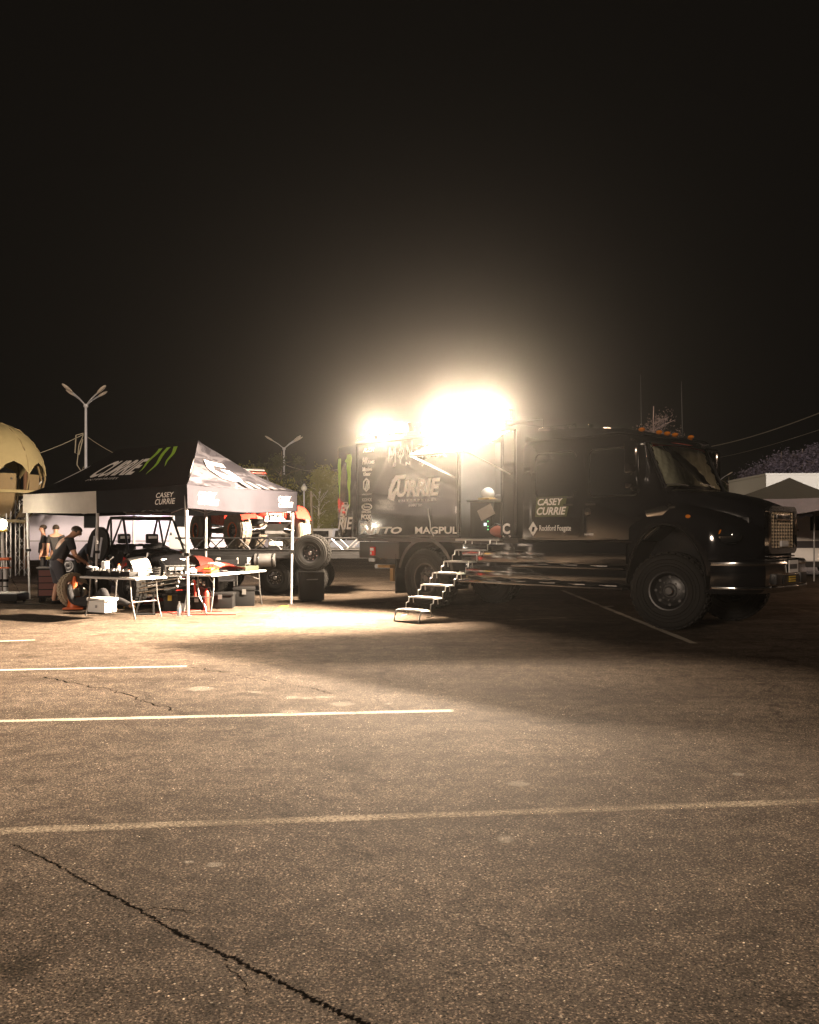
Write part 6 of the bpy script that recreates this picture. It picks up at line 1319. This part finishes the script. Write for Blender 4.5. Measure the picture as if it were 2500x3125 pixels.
tree(1015, 56, 2.5, 2.6, 'low dark bush behind the parked white cars', LEAF_D, BARK, 16, 1800, 0.05, 0.15, 0.06, grp=GT)
tree(690, 62, 5.2, 4.0, 'dark tree behind the far end of the tent roof', LEAF_D, BARK, 17, 1500, 0.2, 0.2, grp=GT)
GV = 'violet-lit trees at the right'
for k, (px, Y, h, w, lab) in enumerate(((2305, 80, 7.7, 6.0, 'leftmost and faintest of the violet-lit trees above the right canopy'), (2385, 78, 9.3, 5.6, 'tall violet-lit tree above the peak of the right canopy'), (2450, 77, 9.5, 5.6, 'violet-lit tree second from the right edge'), (2525, 76, 9.9, 6.0, 'violet-lit tree at the right edge of the picture'))):
    tree(px, Y, h, w, lab, LEAF_V, BARK, 30 + k, 8000, 0.25, 0.28, grp=GV, gap=0.42)
tree(1995, 70, 12.4, 6.2, 'bare tall tree rising behind the truck cab roof', mat('dry_leaf', (0.20, 0.14, 0.11), 0.8), mat('dry_twig', (0.32, 0.23, 0.18), 0.8), 40, 2600, 0.3, 0.22, 0.16)
tree(2100, 88, 8.6, 6.0, 'dark tree mass behind the truck windscreen', LEAF_D, BARK, 41, 1500, 0.2, 0.25)
tree(2225, 92, 8.0, 6.0, 'dark tree left of the violet-lit trees', LEAF_D, BARK, 42, 1500, 0.2, 0.25)

# ------------------------------------------------------------------ parked white cars
def car(loc, rz, label, suv, body):
    Cc = thing('parked_car', loc, label, 'car', rz, 'white cars parked behind the trailer'); L_ = 4.5; H = 1.78 if suv else 1.48
    if suv: side = [(0, 0.45), (0.05, 0.95), (0.25, 1.05), (0.42, H - 0.06), (0.6, H), (2.7, H), (3.35, 1.10), (4.35, 0.98), (4.5, 0.7), (4.45, 0.35), (0.1, 0.33)]
    else: side = [(0, 0.5), (0.03, 0.92), (0.45, 1.0), (1.05, H - 0.03), (1.4, H), (2.35, H - 0.02), (3.2, 1.02), (4.3, 0.86), (4.5, 0.62), (4.45, 0.32), (0.1, 0.3)]
    Qx = lambda a, b, c: (a, c, b)
    MB().prism(side, Qx, -0.86, 0.86).build('body', body, Cc, bevel=0.06, seg=3)
    sidew = [(0.52, 1.08), (0.66, H - 0.12), (2.62, H - 0.12), (3.12, 1.10)] if suv else [(0.72, 1.02), (1.15, H - 0.1), (2.3, H - 0.1), (2.95, 1.03)]
    for s in (-1, 1):
        MB().prism(sidew, Qx, s * 0.862, s * 0.872).build('side_window', GLS, Cc)
        mb = MB(); xm = 1.75; mb.box(xm, xm + 0.08, min(s * 0.872, s * 0.88), max(s * 0.872, s * 0.88), 1.02, H - 0.1); mb.build('window_pillar', body, Cc)
        MB().box(-0.02, 0.10, min(s * 0.62, s * 0.84), max(s * 0.62, s * 0.84), 0.80, 0.98).build('tail_lamp', REDL, Cc, bevel=0.01)
        MB().box(4.34, 4.49, min(s * 0.55, s * 0.82), max(s * 0.55, s * 0.82), 0.68, 0.82).build('headlamp', CHR, Cc, bevel=0.01)
    if suv: MB().slab((0.165, -0.70, 1.06), (0.165, 0.70, 1.06), (0.335, -0.62, H - 0.14), -0.02).build('rear_window', GLS, Cc); MB().slab((3.38, -0.70, 1.12), (3.38, 0.70, 1.12), (2.80, -0.62, H - 0.07), 0.02).build('windscreen', GLS, Cc)
    else: MB().slab((0.50, -0.68, 1.03), (0.50, 0.68, 1.03), (1.0, -0.58, H - 0.05), -0.02).build('rear_window', GLS, Cc); MB().slab((3.15, -0.68, 1.05), (3.15, 0.68, 1.05), (2.42, -0.58, H - 0.05), 0.02).build('windscreen', GLS, Cc)
    MB().box(-0.012, 0.02, -0.26, 0.26, 0.62, 0.74).build('licence_plate', WPLAS, Cc); MB().box(-0.06, 0.06, -0.8, 0.8, 0.36, 0.56).build('rear_bumper', GREYP, Cc, bevel=0.03)
    ct = tyre_mesh('tyre', 0.33, 0.21, 0.2, RUB, 20, 2, 0.008); cr = rim_mesh('wheel', 0.2, 0.21, ALU, BLKM, -1, 5, 5)
    for x in (0.85, 3.55):
        for y in (-0.80, 0.80): w = link('wheel', cr, Cc, (x, y, 0.33), (0, 0, R(180) if y > 0 else 0)); link('tyre', ct, w)
    return Cc
car(at(965, 1625, 50).xyz.to_2d().to_3d(), R(62), 'white estate car seen from behind, left of the other parked cars', True, WHITE)
car(at(1012, 1625, 53).xyz.to_2d().to_3d(), R(25), 'white saloon car parked beside the open truck door', False, WHITE)
car(at(990, 1625, 58).xyz.to_2d().to_3d(), R(48), 'dark car half hidden between the two white cars', True, mat('dark_car_paint', (0.03, 0.03, 0.032), 0.3))
# low wall with pillars behind the cars
o = thing('perimeter_wall', at(935, 1625, 60).xyz.to_2d().to_3d(), 'low pale wall with square pillars behind the parked cars', 'wall')
CONC = mat('pale_concrete', (0.34, 0.32, 0.28), 0.85, bump=0.3)
MB().box(-6, 3.5, 0, 0.2, 0, 1.45).build('wall', CONC, o); MB().box(-6, 3.5, -0.05, 0.25, 1.45, 1.55).build('coping', CONC, o)
for x in (-5, -2.5, 0, 2.5): MB().box(x - 0.2, x + 0.2, -0.1, 0.3, 0, 1.8).build('pillar', CONC, o)

# ------------------------------------------------------------------ motorhome behind the tent
MH = thing('motorhome', (-13.6, 31.5, 0), 'long white motorhome with lit lamps and small windows behind the tent', 'motorhome', R(0))
CWH = mat('cool_white_panel', (0.58, 0.56, 0.68), 0.5, var=0.06)
MB().box(0, 8.2, 0, 2.4, 0.55, 2.62).build('body', CWH, MH, bevel=0.06)
mb = MB(); mb.box(-0.02, 8.22, -0.02, 2.42, 2.625, 2.70); mb.build('roof', WPLAS, MH, bevel=0.03)
for x0, x1, z0, z1 in ((2.05, 2.45, 1.75, 2.2), (5.25, 5.6, 1.75, 2.25), (6.0, 6.9, 1.78, 2.25)): f = MB().box(x0 - 0.04, x1 + 0.04, -0.015, -0.001, z0 - 0.04, z1 + 0.04).build('window_frame', BLKP, MH); MB().box(x0, x1, -0.026, -0.016, z0, z1).build('pane', GLS, f)
d = MB().box(5.05, 5.78, -0.02, -0.001, 0.62, 2.42).build('door', WPLAS, MH, bevel=0.006); MB().box(5.10, 5.13, -0.05, -0.021, 1.45, 1.55).build('handle', BLKP, d)
MB().box(2.5, 2.85, -0.02, -0.001, 1.1, 1.35).build('service_hatch', BLKP, MH); MB().box(0.0, 8.2, -0.012, -0.001, 1.22, 1.27).build('stripe', mat('grey_stripe', (0.3, 0.3, 0.34), 0.5), MH)
VL = emis('violet_white_lens', (0.78, 0.76, 1.0), 30); 
for x, z in ((4.35, 2.32), (6.75, 2.28)):
    lm = MB().box(x - 0.10, x + 0.10, -0.10, -0.001, z + 0.09, z + 0.13).build('lamp', BLKP, MH); MB().ball((x, -0.07, z), 0.085, 0.06, 0.085, 10).build('lens', VL, lm); lamp('motorhome_lamp', 'POINT', lm, (x, -0.20, z), (0, 0, 0), 60, (0.78, 0.76, 1.0), 0.09)
mt = tyre_mesh('tyre', 0.36, 0.22, 0.2, RUB, 20, 2, 0.01); mr = rim_mesh('wheel', 0.2, 0.22, STEEL, BLKM, -1, 6, 6)
for x in (1.4, 6.3):
    for y in (0.14, 2.26): w = link('wheel', mr, MH, (x, y, 0.36), (0, 0, R(180) if y > 1 else 0)); link('tyre', mt, w)
# ------------------------------------------------------------------ dome-shaped dish shelter at the left edge
DM = thing('dome_shelter', (-14.6, 31.0, 0), 'cream dome-shaped shelter on lattice legs at the left edge', 'shelter')
CREAMD = mat('cream_dome_fabric', (0.30, 0.25, 0.125), 0.75, bump=0.2, var=0.15, trans=0.15); OLIVE = mat('brown_dome_lining', (0.14, 0.10, 0.045), 0.8, bump=0.4, bscale=12)
dc = Vector((0, 0, 3.45)); dr = 1.75
def dpt(lon, lat, r=dr): return dc + Vector((r * math.cos(lat) * math.cos(lon), r * math.cos(lat) * math.sin(lon), r * 1.12 * math.sin(lat)))
NF = 10
for k in range(NF):
    a0, a1 = 2 * math.pi * k / NF + 0.2, 2 * math.pi * (k + 1) / NF + 0.2; mb = MB()
    mb.grid(lambda u, v: dpt(a0 + (a1 - a0) * u, (0.12 - 0.30 * (math.sin(math.pi * u) * -1 + 1) * (1 - v)) + (R(90) - 0.12) * v), 6, 5) if False else mb.grid(lambda u, v: dpt(a0 + (a1 - a0) * (0.5 + (u - 0.5)), (0.05 + 0.22 * math.sin(math.pi * u)) * (1 - v) + R(90) * v), 4, 4); mb.build('dome_panel', CREAMD, DM)
    MB().tube([dpt(a0, R(x), dr * 1.002) for x in (3, 20, 40, 60, 80, 89)], 0.016, 5).build('seam', mat('dome_seam_tape', (0.25, 0.20, 0.10), 0.8), DM)
    mb = MB(); mb.tube([dpt(a0, R(x), dr * 0.985) for x in (88, 60, 30, 0, -30, -55)], 0.035, 6); mb.build('rib', OLIVE, DM)
    mb = MB(); mb.grid(lambda u, v: dpt(a0 + (a1 - a0) * (0.08 + 0.50 * u), R(3 - 50 * v), dr * 0.96), 4, 4); mb.build('side_curtain', OLIVE, DM)
mb = MB(); mb.lathe([(dr * 0.99, -0.10), (dr * 1.0, -0.05), (dr * 0.98, 0.0)], dc - Vector((0, 0, 0.45)), 'z', 20); mb.lathe([(dr * 0.62, -0.1), (dr * 0.66, 0.0)], dc - Vector((0, 0, 1.45)), 'z', 20); mb.build('ring_beam', CREAMD, DM)
def lattice(x, y, z1, name='lattice_leg'):
    mb = MB(); w = 0.16
    cs = [(x - w, y - w), (x + w, y - w), (x + w, y + w), (x - w, y + w)]
    for a, b in cs: mb.cyl((a, b, 0), (a, b, z1), 0.022, n=6)
    n = int(z1 / 0.35)
    for i in range(n):
        for j in range(4):
            p, q = cs[j], cs[(j + 1) % 4]
            if i % 2: p, q = q, p
            mb.cyl((*p, i * z1 / n), (*q, (i + 1) * z1 / n), 0.012, n=5)
    return mb.build(name, STEEL, DM)
for k in range(4): a = R(45 + 90 * k); lattice(1.0 * math.cos(a), 1.0 * math.sin(a), 2.7)
mb = MB()
for k in range(4): a = R(45 + 90 * k); mb.cyl((1.0 * math.cos(a), 1.0 * math.sin(a), 2.7), (1.7 * math.cos(a), 1.7 * math.sin(a), 3.4), 0.03, n=6)
mb.build('strut', STEEL, DM)
o = thing('wooden_pole', at(78, 1625, 38).to_2d().to_3d(), 'brown wooden pole with insulators in front of the dome shelter', 'pole')
MB().cyl((0, 0, 0), (0, 0, 5.15), 0.11, 0.08, 8).build('pole', mat('brown_wood', (0.14, 0.07, 0.035), 0.8, bump=0.4), o)
for z in (4.3, 4.6): MB().box(-0.18, 0.18, -0.05, 0.05, z, z + 0.06).build('insulator_arm', mat('brown_wood', (0.14, 0.07, 0.035), 0.8), o)

# ------------------------------------------------------------------ right side: building, canopy, caravan, bucket
BG = thing('flat_roofed_building', (25.0, 62, 0), 'pale flat-roofed building behind the right canopy', 'building', R(-4))
BWL = mat('pale_render', (0.55, 0.54, 0.46), 0.8, bump=0.15, var=0.08)
MB().box(0, 14, 0, 9, 0, 5.55).build('wall', BWL, BG); MB().box(-0.05, 14.05, -0.05, 9.05, 5.552, 5.7).build('parapet', BWL, BG)
for x in (2.5, 5.5, 8.5): f = MB().box(x - 0.06, x + 1.26, -0.03, -0.001, 2.2, 3.6).build('window', BLKP, BG); MB().box(x, x + 1.2, -0.045, -0.031, 2.26, 3.54).build('pane', GLS, f)
SH = thing('low_shed', (20.4, 70, 0), 'low grey shed between the street lamp and the pale building', 'shed', 0)
MB().box(0, 7.5, 0, 5, 0, 4.2).build('wall', CONC, SH); MB().box(-0.1, 7.6, -0.1, 5.1, 4.202, 4.4).build('roof', GREYP, SH)
def pop_canopy(name, c, sx, sy, ez, rz_, vz, rot, label, m, vm):
    T = thing(name, c, label, 'canopy', rot, None); ap = Vector((sx / 2, sy / 2, rz_)); cs = [Vector((0, 0, ez)), Vector((sx, 0, ez)), Vector((sx, sy, ez)), Vector((0, sy, ez))]
    for i in range(4):
        a, b = cs[i], cs[(i + 1) % 4]
        mb = MB(); mb.grid(lambda u, v: Vector((*(a.lerp(b, u).lerp(ap, v)).to_2d(), ez + (rz_ - ez) * v ** 1.15 - 0.05 * math.sin(math.pi * u) * (1 - v))), 8, 6); mb.build('roof_panel', m, T)
        n = Vector(((b - a).y, -(b - a).x, 0)).normalized()
        mb = MB(); mb.grid(lambda u, v: a.lerp(b, u) - Vector((0, 0, 0.04 * math.sin(math.pi * u) + v * (ez - vz) * (1 + 0.1 * math.sin(13 * u + i)))) + n * 0.03 * math.sin(21 * u) * v, 16, 3); mb.build('valance', vm, T)
        mb = MB(); mb.cyl((a.x, a.y, 0), (a.x, a.y, ez), 0.025, n=8); mb.build('leg', STEEL, T)
    return T
GT1 = mat('grey_green_tent_fabric', (0.15, 0.145, 0.12), 0.8, bump=0.3, bscale=5, var=0.15, trans=0.1); GT2 = mat('mauve_grey_fabric', (0.26, 0.235, 0.25), 0.8, bump=0.4, bscale=6, var=0.25)
pop_canopy('canopy', (9.75, 26.8, 0), 3.0, 3.0, 2.58, 3.25, 2.18, R(-28), 'dark grey pop-up canopy with a sagging pale valance right of the truck', GT1, GT2)
pop_canopy('canopy', (12.9, 28.2, 0), 3.0, 3.0, 2.5, 3.15, 2.1, R(-12), 'green-grey pop-up canopy cut off by the right edge', GT1, GT2)
CV = thing('caravan', (12.0, 30.4, 0), 'white caravan with a dark stripe behind the right canopy', 'caravan', R(-6))
MB().box(0, 6.5, 0, 2.2, 0.55, 2.55).build('body', WHITE, CV, bevel=0.08, seg=3); MB().box(-0.01, 6.4, -0.012, -0.001, 1.02, 1.26).build('stripe', mat('dark_stripe', (0.03, 0.03, 0.04), 0.4), CV)
f = MB().box(1.7, 3.2, -0.02, -0.001, 1.62, 2.25).build('window', BLKP, CV); MB().box(1.76, 3.14, -0.03, -0.021, 1.68, 2.19).build('pane', GLS, f)
for x in (0.2, 1.0): MB().box(x, x + 0.32, -0.03, -0.001, 1.62, 1.65).build('vent', BLKP, CV)
MB().box(0.05, 6.4, 0.05, 2.1, 0.36, 0.55).build('chassis', BLKM, CV)
w = link('wheel', mr, CV, (3.0, 0.12, 0.36)); link('tyre', mt, w); w = link('wheel', mr, CV, (3.0, 2.08, 0.36), (0, 0, R(180))); link('tyre', mt, w)
for dx, lab in ((0, 'left of two pale buckets standing below the caravan'), (0.36, 'right of two pale buckets standing below the caravan')):
    o = thing('bucket', gp(2428, 1722) + Vector((dx, 0.0, 0)), lab, 'bucket', 0, 'pale buckets by the caravan')
    MB().lathe([(0.001, 0.0), (0.14, 0), (0.165, 0.36), (0.155, 0.36), (0.13, 0.02), (0.001, 0.02)], (0, 0, 0), 'z', 16).build('bucket_wall', mat('dirty_white_plastic', (0.45, 0.44, 0.36), 0.6), o); MB().tube([(-0.165, 0, 0.33), (-0.12, 0.0, 0.46), (0, 0, 0.52), (0.12, 0, 0.46), (0.165, 0, 0.33)], 0.006, 5).build('handle', STEEL, o)
# unseen lamp post added on the right to light the pale building and trees
FLP = thing('added_floodlight_post', (27.0, 30, 0), 'added unseen floodlight on a post beyond the right edge', 'floodlight')
MB().cyl((0, 0, 0), (0, 0, 7.0), 0.09, 0.06, 8).build('pole', GALV, FLP); fh = MB().box(-0.45, 0.45, 0.0, 0.22, 6.9, 7.4).build('lamp_head', BLKM, FLP, bevel=0.02)
MB().box(-0.4, 0.4, 0.221, 0.235, 6.95, 7.35).build('lens', emis('added_flood_lens', (0.92, 0.80, 0.92), 40), fh)
lamp('added_violet_flood', 'AREA', fh, (0, 0.25, 7.15), (R(75), 0, 0), 13000, (0.97, 0.88, 0.90), 0.8, 0.4)

SLP = thing('added_lamp_post', (17.5, 18.8, 0), 'added unseen warm street lamp beyond the right edge of the picture', 'street lamp')  # unseen lamp post added to light the truck grille
MB().cyl((0, 0, 0), (0, 0, 5.0), 0.08, 0.06, 8).build('pole', GALV, SLP); fh = MB().box(-1.0, 0.05, -0.35, 0.35, 5.0, 5.12).build('lamp_head', BLKM, SLP, bevel=0.02)
MB().box(-0.95, -0.1, -0.3, 0.3, 4.98, 4.998).build('lens', emis('added_lamp_lens', (1.0, 0.66, 0.44), 40), fh)
lamp('grille_fill_light', 'AREA', fh, (-0.5, 0, 4.97), (0, 0, 0), 700, (1.0, 0.66, 0.44), 0.85, 0.6)

# ------------------------------------------------------------------ night haze
HZ = bpy.data.materials.new('haze'); HZ.cycles.volume_sampling = 'EQUIANGULAR'; HZ.cycles.homogeneous_volume = True; HZ.use_nodes = True; N = HZ.node_tree.nodes; N.remove(N['Principled BSDF'])
pv = N.new('ShaderNodeVolumePrincipled'); pv.inputs['Color'].default_value = (0.95, 0.93, 0.88, 1); pv.inputs['Density'].default_value = 0.00042; pv.inputs['Anisotropy'].default_value = 0.96
HZ.node_tree.links.new(pv.outputs[0], N['Material Output'].inputs['Volume'])
hz = MB().box(-110, 110, -12, 150, -1, 13).build('haze', HZ); hz['kind'] = 'stuff'
